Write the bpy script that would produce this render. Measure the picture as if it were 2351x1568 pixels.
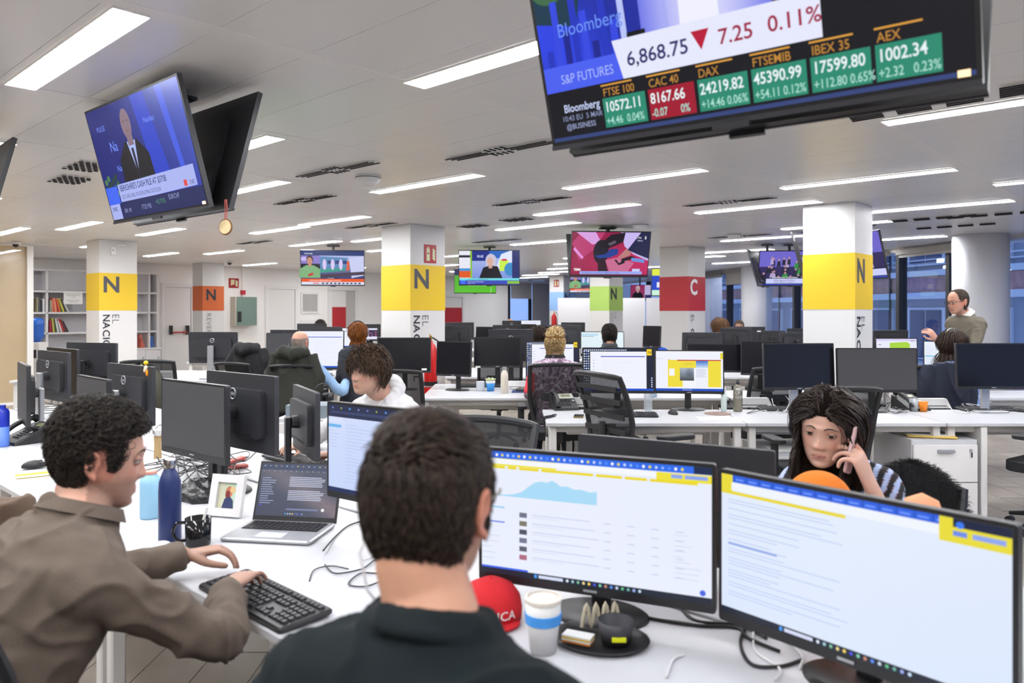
import bpy, math, random
import numpy as np
from mathutils import Vector, Matrix, noise

S = bpy.context.scene
for _o in list(bpy.data.objects): bpy.data.objects.remove(_o)
COL = S.collection
R = math.radians
random.seed(7)
# ---------------------------------------------------------------- camera, world, exposure
FPX, CX, HY, CAMZ = 1755.0, 1175.5, 714.0, 1.52
cam_d = bpy.data.cameras.new('camera'); cam = bpy.data.objects.new('camera', cam_d); COL.objects.link(cam)
cam.location = (0, 0, CAMZ); cam.rotation_euler = (R(90), 0, 0)
cam_d.sensor_width = 36; cam_d.lens = FPX / 2351 * 36
cam_d.shift_y = -(784 - HY) / 2351
cam_d.clip_start = .05; cam_d.clip_end = 300
cam_d.dof.use_dof = True; cam_d.dof.focus_distance = 4.6; cam_d.dof.aperture_fstop = 3.4
S.camera = cam
S.view_settings.view_transform = 'Standard'; S.view_settings.look = 'None'
S.view_settings.exposure = 0.0; S.view_settings.gamma = 1; S.view_settings.use_curve_mapping = False
S.cycles.use_denoising = True
S.cycles.max_bounces = 10; S.cycles.diffuse_bounces = 7; S.cycles.glossy_bounces = 3; S.cycles.transparent_max_bounces = 12
S.cycles.caustics_reflective = False; S.cycles.caustics_refractive = False
S.cycles.sample_clamp_indirect = 4
W = bpy.data.worlds.new('dusk'); S.world = W; W.use_nodes = True
W.node_tree.nodes['Background'].inputs[0].default_value = (.36, .52, .92, 1)
W.node_tree.nodes['Background'].inputs[1].default_value = 1.3
LIGHT_STRENGTH = 50

# ---------------------------------------------------------------- colour + materials
def lin(c):
    if isinstance(c, str):
        c = tuple(int(c[i:i + 2], 16) / 255 for i in (0, 2, 4))
    return tuple(x / 12.92 if x <= .04045 else ((x + .055) / 1.055) ** 2.4 for x in c[:3])
MATS = {}
def mat(name, c, rough=.5, metal=0, spec=.5, bump=0, bscale=200, var=0, vscale=8, alpha=1, trans=0, emit=0, coat=0, sheen=0):
    if name in MATS: return MATS[name]
    m = bpy.data.materials.new(name); m.use_nodes = True; MATS[name] = m
    nt = m.node_tree; b = nt.nodes['Principled BSDF']; c = lin(c)
    b.inputs['Base Color'].default_value = (*c, 1); b.inputs['Roughness'].default_value = rough
    b.inputs['Metallic'].default_value = metal; b.inputs['Specular IOR Level'].default_value = spec
    b.inputs['Alpha'].default_value = alpha
    if trans: b.inputs['Transmission Weight'].default_value = trans
    if coat: b.inputs['Coat Weight'].default_value = coat; b.inputs['Coat Roughness'].default_value = .1
    if sheen: b.inputs['Sheen Weight'].default_value = sheen; b.inputs['Sheen Roughness'].default_value = .5
    if emit:
        b.inputs['Emission Color'].default_value = (*c, 1); b.inputs['Emission Strength'].default_value = emit
    tc = None
    if var or bump:
        tc = nt.nodes.new('ShaderNodeTexCoord')
    if var:
        n = nt.nodes.new('ShaderNodeTexNoise'); n.inputs['Scale'].default_value = vscale; n.inputs['Detail'].default_value = 4
        nt.links.new(tc.outputs['Object'], n.inputs['Vector'])
        r = nt.nodes.new('ShaderNodeMapRange'); r.inputs[1].default_value = .3; r.inputs[2].default_value = .7
        r.inputs[3].default_value = 1 - var; r.inputs[4].default_value = 1 + var
        nt.links.new(n.outputs[0], r.inputs[0])
        mx = nt.nodes.new('ShaderNodeVectorMath'); mx.operation = 'SCALE'; mx.inputs[0].default_value = c
        nt.links.new(r.outputs[0], mx.inputs['Scale']); nt.links.new(mx.outputs[0], b.inputs['Base Color'])
    if bump:
        n = nt.nodes.new('ShaderNodeTexNoise'); n.inputs['Scale'].default_value = bscale; n.inputs['Detail'].default_value = 3
        nt.links.new(tc.outputs['Object'], n.inputs['Vector'])
        bp = nt.nodes.new('ShaderNodeBump'); bp.inputs['Strength'].default_value = bump; bp.inputs['Distance'].default_value = .004
        nt.links.new(n.outputs[0], bp.inputs['Height']); nt.links.new(bp.outputs[0], b.inputs['Normal'])
    return m
def attr_mat(name, rough=.5, emit=None, spec=.5, bump=0, bscale=150, sheen=0, sss=0):
    if name in MATS: return MATS[name]
    m = bpy.data.materials.new(name); m.use_nodes = True; MATS[name] = m
    nt = m.node_tree; b = nt.nodes['Principled BSDF']
    a = nt.nodes.new('ShaderNodeAttribute'); a.attribute_name = 'Col'
    b.inputs['Roughness'].default_value = rough; b.inputs['Specular IOR Level'].default_value = spec
    if emit:
        b.inputs['Base Color'].default_value = (.01, .01, .01, 1)
        nt.links.new(a.outputs['Color'], b.inputs['Emission Color']); b.inputs['Emission Strength'].default_value = emit
    else:
        nt.links.new(a.outputs['Color'], b.inputs['Base Color'])
    if sss:
        b.inputs['Subsurface Weight'].default_value = sss; b.inputs['Subsurface Radius'].default_value = (.01, .004, .002); b.inputs['Subsurface Scale'].default_value = 1
    if sheen: b.inputs['Sheen Weight'].default_value = sheen
    if bump:
        tc = nt.nodes.new('ShaderNodeTexCoord')
        n = nt.nodes.new('ShaderNodeTexNoise'); n.inputs['Scale'].default_value = bscale; n.inputs['Detail'].default_value = 3
        nt.links.new(tc.outputs['Object'], n.inputs['Vector'])
        bp = nt.nodes.new('ShaderNodeBump'); bp.inputs['Strength'].default_value = bump; bp.inputs['Distance'].default_value = .004
        nt.links.new(n.outputs[0], bp.inputs['Height']); nt.links.new(bp.outputs[0], b.inputs['Normal'])
    return m
M_WALL = mat('wall_paint', 'f3f1ef', .6, var=.01, vscale=2)
M_WHITE = mat('white_paint', 'e9e8e8', .5)
M_DESK = mat('desk_laminate', 'cbccd1', .32, var=.01, vscale=3)
M_LEG = mat('white_powder_steel', 'dedddb', .4)
M_BLK = mat('black_plastic', '1d1d20', .42)
M_DGREY = mat('dark_grey_plastic', '34343a', .45, bump=.1, bscale=900)
M_BACK = mat('monitor_back_plastic', '2c2d32', .5, bump=.15, bscale=700)
M_NAVY = mat('switched_off_screen', '15151a', .22, spec=.35)
M_GREYSC = mat('matte_off_screen', '444447', .6, spec=.3)
M_SILVER = mat('silver_plastic', 'b9bbc0', .3, metal=.6)
M_CHROME = mat('chrome', 'd0d0d2', .15, metal=1)
M_RUB = mat('cable_rubber', '17171a', .5)
M_WCAB = mat('white_cable', 'dcdcdc', .45)
M_KEY = mat('key_plastic', '26262a', .45)
M_PAPER = mat('paper', 'f0f0ee', .7)
M_GLASS = mat('clear_glass', 'f4f8fa', .03, trans=1, alpha=1)
M_SCREEN = attr_mat('lit_display', .25, emit=1.0, spec=.25)
M_PRINT = attr_mat('printed_colours', .5)
M_SKIN = attr_mat('skin', .5, spec=.35, bump=.12, bscale=260, sss=.12)

# ---------------------------------------------------------------- mesh builder
class MB:
    def __init__(s): s.v = []; s.f = []; s.m = []; s.c = None; s.mats = []; s.T = Matrix.Identity(4); s.cur = 0
    def use(s, m):
        if m not in s.mats: s.mats.append(m)
        s.cur = s.mats.index(m); return s
    def add(s, vs, fs):
        b = len(s.v); T = s.T
        s.v += [tuple(T @ Vector(p)) for p in vs]
        for f in fs: s.f.append(tuple(b + i for i in f)); s.m.append(s.cur)
    def box(s, c, d, rz=0):
        x, y, z = d[0] / 2, d[1] / 2, d[2] / 2; cs, sn = math.cos(rz), math.sin(rz)
        vs = [(c[0] + a * x * cs - b * y * sn, c[1] + a * x * sn + b * y * cs, c[2] + e * z) for e in (-1, 1) for a, b in ((-1, -1), (1, -1), (1, 1), (-1, 1))]
        s.add(vs, [(3, 2, 1, 0), (4, 5, 6, 7), (0, 1, 5, 4), (1, 2, 6, 5), (2, 3, 7, 6), (3, 0, 4, 7)]); return s
    def ring(s, rings, cap=True, closed=False):
        n = len(rings[0]); vs = [p for r in rings for p in r]; fs = []
        K = len(rings)
        for k in range(K if closed else K - 1):
            k2 = (k + 1) % K
            for i in range(n):
                j = (i + 1) % n; fs.append((k * n + i, k * n + j, k2 * n + j, k2 * n + i))
        if cap and not closed:
            fs.append(tuple(range(n - 1, -1, -1))); fs.append(tuple((K - 1) * n + i for i in range(n)))
        s.add(vs, fs); return s
    def lathe(s, prof, n=24, c=(0, 0, 0)):
        s.ring([[(c[0] + r * math.cos(2 * math.pi * i / n), c[1] + r * math.sin(2 * math.pi * i / n), c[2] + z) for i in range(n)] for r, z in prof]); return s
    def tube(s, pts, r, n=8, cap=True, flat=1.0, closed=False):
        P = [Vector(p) for p in pts]; K = len(P)
        rr = r if isinstance(r, (list, tuple)) else [r] * K
        up = None; rings = []
        for k in range(K):
            if closed: t = P[(k + 1) % K] - P[k - 1]
            else: t = P[min(k + 1, K - 1)] - P[max(k - 1, 0)]
            if t.length < 1e-9: t = Vector((0, 0, 1))
            t.normalize()
            if up is None:
                up = Vector((0, 0, 1)) if abs(t.z) < .9 else Vector((0, 1, 0))
            u = (up - t * up.dot(t)); u = u.normalized() if u.length > 1e-6 else t.orthogonal().normalized()
            up = u; w = t.cross(u)
            rings.append([tuple(P[k] + u * (rr[k] * flat * math.cos(2 * math.pi * i / n)) + w * (rr[k] * math.sin(2 * math.pi * i / n))) for i in range(n)])
        s.ring(rings, cap, closed); return s
    def sphere(s, c, r, n=16, m=10):
        r = (r, r, r) if not isinstance(r, (tuple, list)) else r
        rings = []
        for k in range(m + 1):
            ph = math.pi * (k + .02 if k == 0 else (k - .02 if k == m else k)) / m
            rings.append([(c[0] + r[0] * math.sin(ph) * math.cos(2 * math.pi * i / n), c[1] + r[1] * math.sin(ph) * math.sin(2 * math.pi * i / n), c[2] - r[2] * math.cos(ph)) for i in range(n)])
        s.ring(rings); return s
    def prism(s, poly, z0, z1):
        n = len(poly)
        s.ring([[(p[0], p[1], z0) for p in poly], [(p[0], p[1], z1) for p in poly]]); return s
    def rbox(s, c, d, r=.01, rz=0, n=4):
        "box with rounded vertical edges and a small chamfer on top and bottom"
        x, y, z = d[0] / 2, d[1] / 2, d[2] / 2; r = min(r, x * .99, y * .99); ch = min(r * .5, z * .6, .006)
        def outline(k):
            o = []
            for qx, qy, a0 in ((1, 1, 0), (-1, 1, 90), (-1, -1, 180), (1, -1, 270)):
                for i in range(n + 1):
                    a = R(a0 + 90 * i / n); px = qx * (x - r) + (r - k) * math.cos(a); py = qy * (y - r) + (r - k) * math.sin(a)
                    o.append((px * math.cos(rz) - py * math.sin(rz) + c[0], px * math.sin(rz) + py * math.cos(rz) + c[1]))
            return o
        s.ring([[(p[0], p[1], c[2] + zz) for p in outline(k)] for zz, k in ((-z, ch), (-z + ch, 0), (z - ch, 0), (z, ch))]); return s
    def build(s, name, mats=None, parent=None, smooth=False, cols=None, loc=None, rot=None):
        me = bpy.data.meshes.new(name); me.from_pydata(s.v, [], s.f)
        if mats is None: mats = s.mats or [M_WHITE]
        for m in (mats if isinstance(mats, (list, tuple)) else [mats]): me.materials.append(m)
        if s.mats and len(me.materials) > 1: me.polygons.foreach_set('material_index', s.m)
        if smooth:
            me.polygons.foreach_set('use_smooth', [True] * len(me.polygons))
            if smooth != 'all': me.set_sharp_from_angle(angle=R(40))
        if cols is not None: set_cols(me, cols)
        me.update()
        o = bpy.data.objects.new(name, me); COL.objects.link(o)
        if parent is not None: o.parent = parent
        if loc is not None: o.location = loc
        if rot is not None: o.rotation_euler = rot
        return o
def set_cols(me, cols):
    a = me.color_attributes.new('Col', 'FLOAT_COLOR', 'POINT')
    arr = np.ones((len(me.vertices), 4), np.float32); arr[:, :3] = np.asarray(cols, np.float32).reshape(-1, 3)
    a.data.foreach_set('color', arr.ravel())
def tag(o, label, cat=None, group=None, kind=None):
    if label: o['label'] = label
    if cat: o['category'] = cat
    if group: o['group'] = group
    if kind: o['kind'] = kind
    return o
def thing(name, label, cat, loc=(0, 0, 0), rz=0, group=None, kind=None):
    o = bpy.data.objects.new(name, None); COL.objects.link(o); o.location = loc; o.rotation_euler = (0, 0, rz)
    o.empty_display_size = .1
    return tag(o, label, cat, group, kind)
def struct(o, label=None): o['kind'] = 'structure'; tag(o, label); return o
def quick(name, m, parent=None, smooth=False, **k):
    "one mesh from a list of boxes"
    b = MB()
    for c, d in k['boxes']: b.box(c, d)
    return b.build(name, m, parent, smooth)
# pixel of the photograph -> a point of the room, at a given depth or a given height
def U(x, y, d): return Vector(((x - CX) / FPX * d, d, CAMZ + (HY - y) / FPX * d))
def UZ(x, y, z):
    d = (CAMZ - z) * FPX / (y - HY); return Vector(((x - CX) / FPX * d, d, z))
GA = (-.734, .679); GB = (.679, .734)
ANG_B = math.atan2(GB[1], GB[0])
def ab(a, b, z=0): return Vector((GA[0] * a + GB[0] * b, GA[1] * a + GB[1] * b, z))
def onA(x, y, a):
    "pixel -> point on the vertical plane a = const"
    k = (x - CX) / FPX; Y = a / (GA[1] + GA[0] * k); return U(x, y, Y)
H = 2.61
# ---------------------------------------------------------------- text and flat artwork
_TG = {}
def text_geo(t, bold=0, sp=1):
    k = (t, bold, sp)
    if k in _TG: return _TG[k]
    cu = bpy.data.curves.new('t', 'FONT'); cu.body = t; cu.offset = bold; cu.resolution_u = 3; cu.space_character = sp
    o = bpy.data.objects.new('t', cu); me = o.to_mesh()
    v = np.array([x.co[:2] for x in me.vertices]) if len(me.vertices) else np.zeros((0, 2))
    f = [tuple(p.vertices) for p in me.polygons]
    o.to_mesh_clear(); bpy.data.objects.remove(o); bpy.data.curves.remove(cu)
    _TG[k] = (v, f); return v, f
class Canvas:
    "flat coloured artwork: origin bottom-left, x to the right, y up; lies in local XZ facing -Y, later items nearer the viewer"
    def __init__(s, w, h): s.w = w; s.h = h; s.v = []; s.f = []; s.c = []; s.lay = 0
    def poly(s, pts, col, soft=None):
        s.lay += 1; b = len(s.v); c = lin(col); y = -s.lay * 4e-6 - .0004
        s.v += [(p[0] - s.w / 2, y, p[1]) for p in pts]; s.f.append(tuple(range(b, b + len(pts)))); s.c += [c] * len(pts); return s
    def rect(s, x0, y0, x1, y1, col): return s.poly([(x0, y0), (x1, y0), (x1, y1), (x0, y1)], col)
    def ell(s, x, y, rx, ry, col, n=20, rot=0): 
        cr, sr = math.cos(rot), math.sin(rot)
        return s.poly([(x + rx * math.cos(6.2832 * i / n) * cr - ry * math.sin(6.2832 * i / n) * sr, y + rx * math.cos(6.2832 * i / n) * sr + ry * math.sin(6.2832 * i / n) * cr) for i in range(n)], col)
    def grad(s, x0, y0, x1, y1, fn, nx=8, ny=6):
        s.lay += 1; b = len(s.v); y = -s.lay * 4e-6 - .0004
        for j in range(ny + 1):
            for i in range(nx + 1):
                u, w = i / nx, j / ny; s.v.append((x0 + (x1 - x0) * u - s.w / 2, y, y0 + (y1 - y0) * w)); s.c.append(lin(fn(u, w)))
        for j in range(ny):
            for i in range(nx):
                a = b + j * (nx + 1) + i; s.f.append((a, a + 1, a + nx + 2, a + nx + 1))
        return s
    def text(s, t, x, y, size, col, bold=0, sx=1, align='l', rot=0, sp=1):
        v, f = text_geo(t, bold, sp)
        if not len(v): return s
        v = v * np.array([size * sx, size]); wd = v[:, 0].max()
        v = v - np.array([0 if align == 'l' else (wd / 2 if align == 'c' else wd), 0])
        if rot: v = v @ np.array([[math.cos(rot), math.sin(rot)], [-math.sin(rot), math.cos(rot)]])
        s.lay += 1; b = len(s.v); c = lin(col); yy = -s.lay * 4e-6 - .0004
        s.v += [(x + p[0] - s.w / 2, yy, y + p[1]) for p in v]; s.f += [tuple(b + i for i in q) for q in f]; s.c += [c] * len(v); return s
    def lines(s, x0, y0, x1, y1, n, col, fill=(.4, 1), th=.4, seed=1):
        rr = random.Random(seed)
        for i in range(n):
            y = y1 - (y1 - y0) * (i + .5) / n; hh = (y1 - y0) / n * th / 2
            s.rect(x0, y - hh, x0 + (x1 - x0) * rr.uniform(*fill), y + hh, col)
        return s
    def build(s, name, parent, loc=(0, 0, 0), rot=(0, 0, 0), m=None):
        me = bpy.data.meshes.new(name); me.from_pydata(s.v, [], s.f); me.materials.append(m or M_SCREEN)
        set_cols(me, s.c); o = bpy.data.objects.new(name, me); COL.objects.link(o); o.parent = parent; o.location = loc; o.rotation_euler = rot
        return o
def mix(a, b, t):
    A = [int(a[i:i + 2], 16) / 255 for i in (0, 2, 4)]; B = [int(b[i:i + 2], 16) / 255 for i in (0, 2, 4)]
    t = max(0, min(1, t)); return tuple(x + (y - x) * t for x, y in zip(A, B))
# ================================================================ the room
M_CEIL = mat('ceiling_metal', 'f8f7f6', .3, spec=.5, var=.015, vscale=.7)
M_RAIL = mat('ceiling_rail', 'fbf9f7', .4)
M_FLOOR = mat('floor_base', '6e6862', .5)
def quad_room(z0, z1, name, m):
    b = MB(); P = [(-17, -5), (9.9, -5), (9.9, 4), (3.4, 34), (-17, 34)]
    b.prism(P, z0, z1); return b.build(name, m)
struct(quad_room(-.3, -.004, 'floor', M_FLOOR), 'grey wood-look vinyl floor of the newsroom')
struct(quad_room(H + .01, H + .3, 'ceiling', M_CEIL), 'pale grey metal panel ceiling')
floor = bpy.data.objects['floor']; ceiling = bpy.data.objects['ceiling']
# floor planks run along Y; the ones in view are single parts, the rest one mesh
M_PL = [mat('vinyl_plank_%s' % k, c, .42, var=.07, vscale=6) for k, c in (('light', 'aaa298'), ('mid', 'a39a90'), ('dark', '9b9288'))]
pl_me = []
for m in M_PL:
    b = MB(); b.box((0, 0, -.001), (.236, 1.19, .006)); o = b.build('plank', m); pl_me.append(o.data); bpy.data.objects.remove(o)
rest = MB(); cnt = 0; rr = random.Random(3)
for i in range(-60, 34):
    for j in range(-3, 22):
        x = i * .24; y = j * 1.2 + (i % 3) * .4
        if y > 20 or x > 9 - .16 * max(0, y - 4) or x < -16: continue
        vis = (2.0 < x < 5 and 3.2 < y < 7.2) or (-1.6 < x < .6 and 5.8 < y < 9)
        if vis and cnt < 220:
            o = bpy.data.objects.new('plank', rr.choice(pl_me)); COL.objects.link(o); o.location = (x, y, 0); o.parent = floor; cnt += 1
        else:
            rest.use(rr.choice(M_PL)).box((x, y, -.001), (.236, 1.19, .006))
o = rest.build('plank_field', None, floor); o['kind'] = 'stuff'
# ceiling rails along B and metal planks between them, long side along A
def abbox(b, a0, a1, b0, b1, z0, z1):
    c = ab((a0 + a1) / 2, (b0 + b1) / 2, (z0 + z1) / 2); b.box(c, (abs(b1 - b0), abs(a1 - a0), z1 - z0), ANG_B)
def inroom(p): return -16 < p.x < 9.2 - .165 * max(0, p.y - 4) and -4.4 < p.y < 31
for k in range(-8, 13):
    a = 1.45 + 1.42 * k
    b0 = None
    bs = [x * .5 for x in range(-30, 60) if inroom(ab(a, x * .5))]
    if not bs: continue
    q = MB(); abbox(q, a - .043, a + .043, min(bs), max(bs), H + .0005, H + .012)
    q.build('ceiling_rail', M_RAIL, ceiling)
pm = []
b = MB(); b.box((0, 0, 0), (.397, 1.334, .006)); o = b.build('ceiling_panel', M_CEIL); pan_me = o.data; bpy.data.objects.remove(o)
cand = []
for k in range(-8, 13):
    for j in range(-35, 75):
        c = ab(1.45 + 1.42 * (k + .5), j * .4, H + .006)
        if inroom(c): cand.append(((c.xy.length + (0 if c.y > 1 and abs(c.x) < c.y * .75 + .5 else 100)), c))
cand.sort(key=lambda t: t[0])
fld = MB().use(M_CEIL)
for i, (dd, c) in enumerate(cand):
    if i < 290:
        o = bpy.data.objects.new('ceiling_panel', pan_me); COL.objects.link(o); o.location = c; o.rotation_euler = (0, 0, ANG_B); o.parent = ceiling
    else: fld.box(c, (.397, 1.334, .006), ANG_B)
o = fld.build('ceiling_panel_field', M_CEIL, ceiling); o['kind'] = 'stuff'
# ---------------------------------------------------------------- lights
M_DIFF = mat('light_diffuser', 'ffffff', .6, emit=LIGHT_STRENGTH)
MATS['light_diffuser'].node_tree.nodes['Principled BSDF'].inputs['Emission Color'].default_value = (.97, .98, 1, 1)
LG = [ # cell k, b, label; entries without a label are added fill lights
 (1, 1.10, 'wide white ceiling light nearest the top left corner'), (0, 2.38, 'ceiling light just left of the big ticker television'),
 (-1, 4.71, 'ceiling light cut by the right edge under the ticker television'), (2, 4.29, 'ceiling light in front of the middle yellow column'),
 (2, 2.5, 'ceiling light half hidden behind the left hanging television pair'), (1, 5.31, 'ceiling light ahead of the gas pump television, nearer of two'),
 (0, 6.6, 'ceiling light just in front of the right yellow column'), (2, 6.55, 'ceiling light above the gas pump television, further of two'),
 (1, 7.63, 'ceiling light touching the left side of the right yellow column'), (0, 8.87, 'ceiling light right of the right yellow column'),
 (-1, 7.65, 'ceiling light at the right edge beside a sprinkler'), (3, 7.4, 'ceiling light between the middle column and the gas pump television'),
 (5, 5.4, 'ceiling light left of the striped sweater television, nearest the wall clip'), (6, 4.42, 'ceiling light above the left yellow column'),
 (6, 3.4, 'ceiling light peeking out under the left hanging television'), (8, 6.75, 'ceiling light above the orange column'),
 (6, 6.87, 'ceiling light above the green sweater television'), (5, 7.1, 'ceiling light left of the middle column top'),
 (10, 9.05, 'small far ceiling light right of the orange column'), (4, 9.22, 'ceiling light above the blonde presenter television'),
 (5, 12.35, 'far ceiling light behind the gas pump television, nearest of the row'), (6, 13.75, 'far ceiling light behind the gas pump television, second of the row'),
 (7, 15.2, 'far ceiling light behind the gas pump television, third of the row'), (8, 16.5, 'far ceiling light behind the gas pump television, fourth of the row'),
 (9, 17.4, 'far ceiling light behind the gas pump television, fifth of the row'), (10, 18.6, 'far ceiling light behind the gas pump television, last of the row'),
 (2, 10.95, 'ceiling light left of the right yellow column, above the crowd television'), (3, 12.95, 'ceiling light right of the red column, second row'),
 (4, 13.9, 'short ceiling light just right of the red column top'), (4, 16.0, 'ceiling light right of the red column, lowest row'),
 (6, 8.45, 'ceiling light right of the green sweater television, upper'), (7, 10.3, 'ceiling light right of the green sweater television, lower'),
 (6, 10.3, 'ceiling light just right of the middle column'), (9, 14.4, 'small ceiling light right of the middle column near the football television'),
 (6, 1.9, 'ceiling light at the left edge above the glass partition'), (7, 3.0, None), (8, 4.6, None), (9, 6.2, None), (3, 3.4, None), (4, 5.3, None),
 (8, 12.3, None), (2, 0.4, None), (3, 1.4, None), (4, 3.2, None), (5, 2.0, None), (1, 9.9, None), (1, 12.4, None), (2, 14.2, None), (6, 16.2, None), (3, 18, None),
 (5, 19.5, None), (0, 0.2, None), (-1, 1.9, None), (0, -1.9, None), (-2, 4.2, None), (-1, -.5, None), (-2, .4, None), (1, -1.6, None), (2, -1.9, None), (-2, 6.4, None), (-3, 5.2, None), (-1, 10.1, None), (-3, 2.2, None), (-2, -2.2, None), (4, .6, None), (6, -.4, None), (8, 1.0, None), (-3, 7.6, None), (10, 4.0, None), (10, 11.5, None), (3, -.9, None)]
fb = MB()
fb.box((-.065, 0, 0), (.004, 1.366, .011)); fb.box((.065, 0, 0), (.004, 1.366, .011)); fb.box((0, .681, 0), (.126, .004, .011)); fb.box((0, -.681, 0), (.126, .004, .011))
o = fb.build('frame', M_RAIL); fr_me = o.data; bpy.data.objects.remove(o)
fb = MB(); fb.box((0, 0, -.0005), (.126, 1.358, .0115)); o = fb.build('diffuser', M_DIFF); df_me = o.data; bpy.data.objects.remove(o)
nf = 0
for k, bb, lab in LG:
    c = ab(1.45 + 1.42 * (k + .5), bb, H - .003)
    if not inroom(c): continue
    t = thing('ceiling_light', lab or 'long white ceiling light added as fill for even lighting', 'light', c, ANG_B, 'recessed ceiling lights' if lab else 'added fill ceiling lights')
    for nm, me in (('frame', fr_me), ('diffuser', df_me)):
        o = bpy.data.objects.new(nm, me); COL.objects.link(o); o.parent = t
# ---------------------------------------------------------------- air vents: slots cut in the ceiling metal
M_SLOT = mat('vent_slot_dark', '1b1c1f', .8)
def vent(a, b_, kind, label):
    t = thing('air_vent', label, 'vent', ab(a, b_, H - .0095), ANG_B, 'slotted ceiling vents')
    L = []
    if kind == 'weave':      # staggered long slots with short cross slots in the middle
        for i in range(3): L.append((-.05 + i * .035, .3 - i * .025, .011, .36))
        for i in range(3): L.append((.05 - i * .035, -.3 + i * .025, .011, .36))
        for i in range(4): L.append((.062, .1 + -.05 * i, .06, .014))
        for i in range(4): L.append((-.062, .05 + -.05 * i, .06, .014))
    elif kind == 'grid':
        for i in range(7):
            for j in range(5):
                L.append((-.09 + j * .045 + (i % 2) * .022, -.2 + i * .06, .026, .034))
    else:
        for q in range(4):
            for i in range(6): L.append((-.09 + i * .036, -.36 + q * .24 + .006 * i, .009, .17))
    for x, y, w, l in L:
        q = MB(); q.box((x, y, 0), (w, l, .006)); q.build('slot', M_SLOT, t)
for a_, b_, k_, l_ in ((3.58, 3.74, 'weave', 'slotted ceiling vent just left of the ticker television'), (4.98, 3.39, 'weave', 'slotted ceiling vent left of the round smoke detector'),
    (6.56, 4.1, 'weave', 'slotted ceiling vent between the hanging television and the middle column'), (5.0, 5.67, 'weave', 'slotted ceiling vent above the middle of the room'),
    (3.58, 7.03, 'weave', 'slotted ceiling vent above the red column'), (7.0, 2.15, 'grid', 'square-holed ceiling vent nearest the left edge'), (6.27, 2.04, 'grid', 'square-holed ceiling vent touching the left hanging television'),
    (7.0, 6.81, 'grid', 'patterned ceiling vent right of the middle column, left one'), (6.13, 6.68, 'grid', 'patterned ceiling vent right of the middle column, right one'), (1.06, 4.43, 'bars', 'ventilation slots under the right end of the ticker television'),
    (2.44, 9.9, 'bars', 'ventilation slots right of the right yellow column, left row'), (1.87, 9.98, 'bars', 'ventilation slots at the right edge above the blinds'), (2.46, 11.0, 'bars', 'ventilation slots nearest the round window column'),
    (8.2, 8.5, 'weave', 'thin slotted vent above the blonde presenter television'), (7.9, 5.9, 'weave', 'thin slotted vent above the green sweater television'), (5.1, 10.36, 'weave', 'thin slotted vent left of the crowd television'), (11.2, 6.1, 'weave', 'thin slotted vent above the orange column right side')):
    vent(a_, b_, k_, l_)
def smoke(p, label):
    t = thing('smoke_detector', label, 'smoke detector', (p.x, p.y, H - .018)); t.scale = (1.6, 1.6, 1.6)
    b = MB(); b.lathe([(.001, .012), (.062, .012), (.062, -.004), (.05, -.022), (.03, -.034), (.001, -.036)], 24); b.build('cover', M_WHITE, t, True)
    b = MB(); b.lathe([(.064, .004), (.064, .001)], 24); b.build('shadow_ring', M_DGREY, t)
smoke(UZ(845, 405, H) if 0 else Vector(((845 - CX) / FPX * (1.09 * FPX / 309), 1.09 * FPX / 309, 0)), 'round white smoke detector left of the near ceiling vents')
smoke(Vector(((1470 - CX) / FPX * 9.6, 9.6, 0)), 'flat round detector above the gas pump television')
smoke(Vector(((1685 - CX) / FPX * 10.8, 10.8, 0)), 'round white detector left of the right yellow column')
# ---------------------------------------------------------------- walls
def abwall(name, a0, a1, b0, b1, z0=0, z1=H, m=M_WALL, label=None, parent=None):
    q = MB(); abbox(q, a0, a1, b0, b1, z0, z1); o = q.build(name, m, parent)
    if parent is None: struct(o, label)
    return o
AW = 18.0
def bx(x, a=AW): p = onA(x, 700, a); return p.x * GB[0] + p.y * GB[1]
bwin0, bwin1 = bx(1166), bx(1262)
abwall('wall_back', AW, AW + .25, -6, bwin0, label='white back wall with doors and shelving')
abwall('wall_far', AW, AW + .25, bwin1, 27.5, label='white end wall behind the far partitions')
abwall('wall_sill', AW, AW + .25, bwin0, bwin1, 0, .9, label='low wall under the far blinds window')
q = MB(); q.box((-5, -4.6, H / 2), (24, .2, H)); struct(q.build('wall_near', M_WALL), 'plain white wall behind the photographer')
q = MB(); q.box((-15.6, 5, H / 2), (.2, 22, H)); struct(q.build('wall_left', M_WALL), 'plain white wall of the left side')
# far window with roller blinds
M_MULL = mat('dark_mullion', '23242b', .4); M_BLIND = mat('grey_blind', 'a5a3a3', .8, var=.02, vscale=3)
M_PANE = bpy.data.materials.new('window_glass'); M_PANE.use_nodes = True
nt = M_PANE.node_tree; nt.nodes.clear(); _o = nt.nodes.new('ShaderNodeOutputMaterial'); _m = nt.nodes.new('ShaderNodeMixShader'); _t = nt.nodes.new('ShaderNodeBsdfTransparent'); _g = nt.nodes.new('ShaderNodeBsdfGlossy'); _f = nt.nodes.new('ShaderNodeLayerWeight'); _q = nt.nodes.new('ShaderNodeMath'); _q.operation = 'POWER'; _q.inputs[1].default_value = 4; _r = nt.nodes.new('ShaderNodeMath'); _r.operation = 'MULTIPLY_ADD'; _r.inputs[1].default_value = .7; _r.inputs[2].default_value = .05
_t.inputs[0].default_value = (.86, .9, .97, 1); _g.inputs['Roughness'].default_value = .01; nt.links.new(_f.outputs['Facing'], _q.inputs[0]); nt.links.new(_q.outputs[0], _r.inputs[0])
nt.links.new(_r.outputs[0], _m.inputs[0]); nt.links.new(_t.outputs[0], _m.inputs[1]); nt.links.new(_g.outputs[0], _m.inputs[2]); nt.links.new(_m.outputs[0], _o.inputs[0])
w1 = thing('window_1', None, None, kind='structure')
q = MB()
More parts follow.
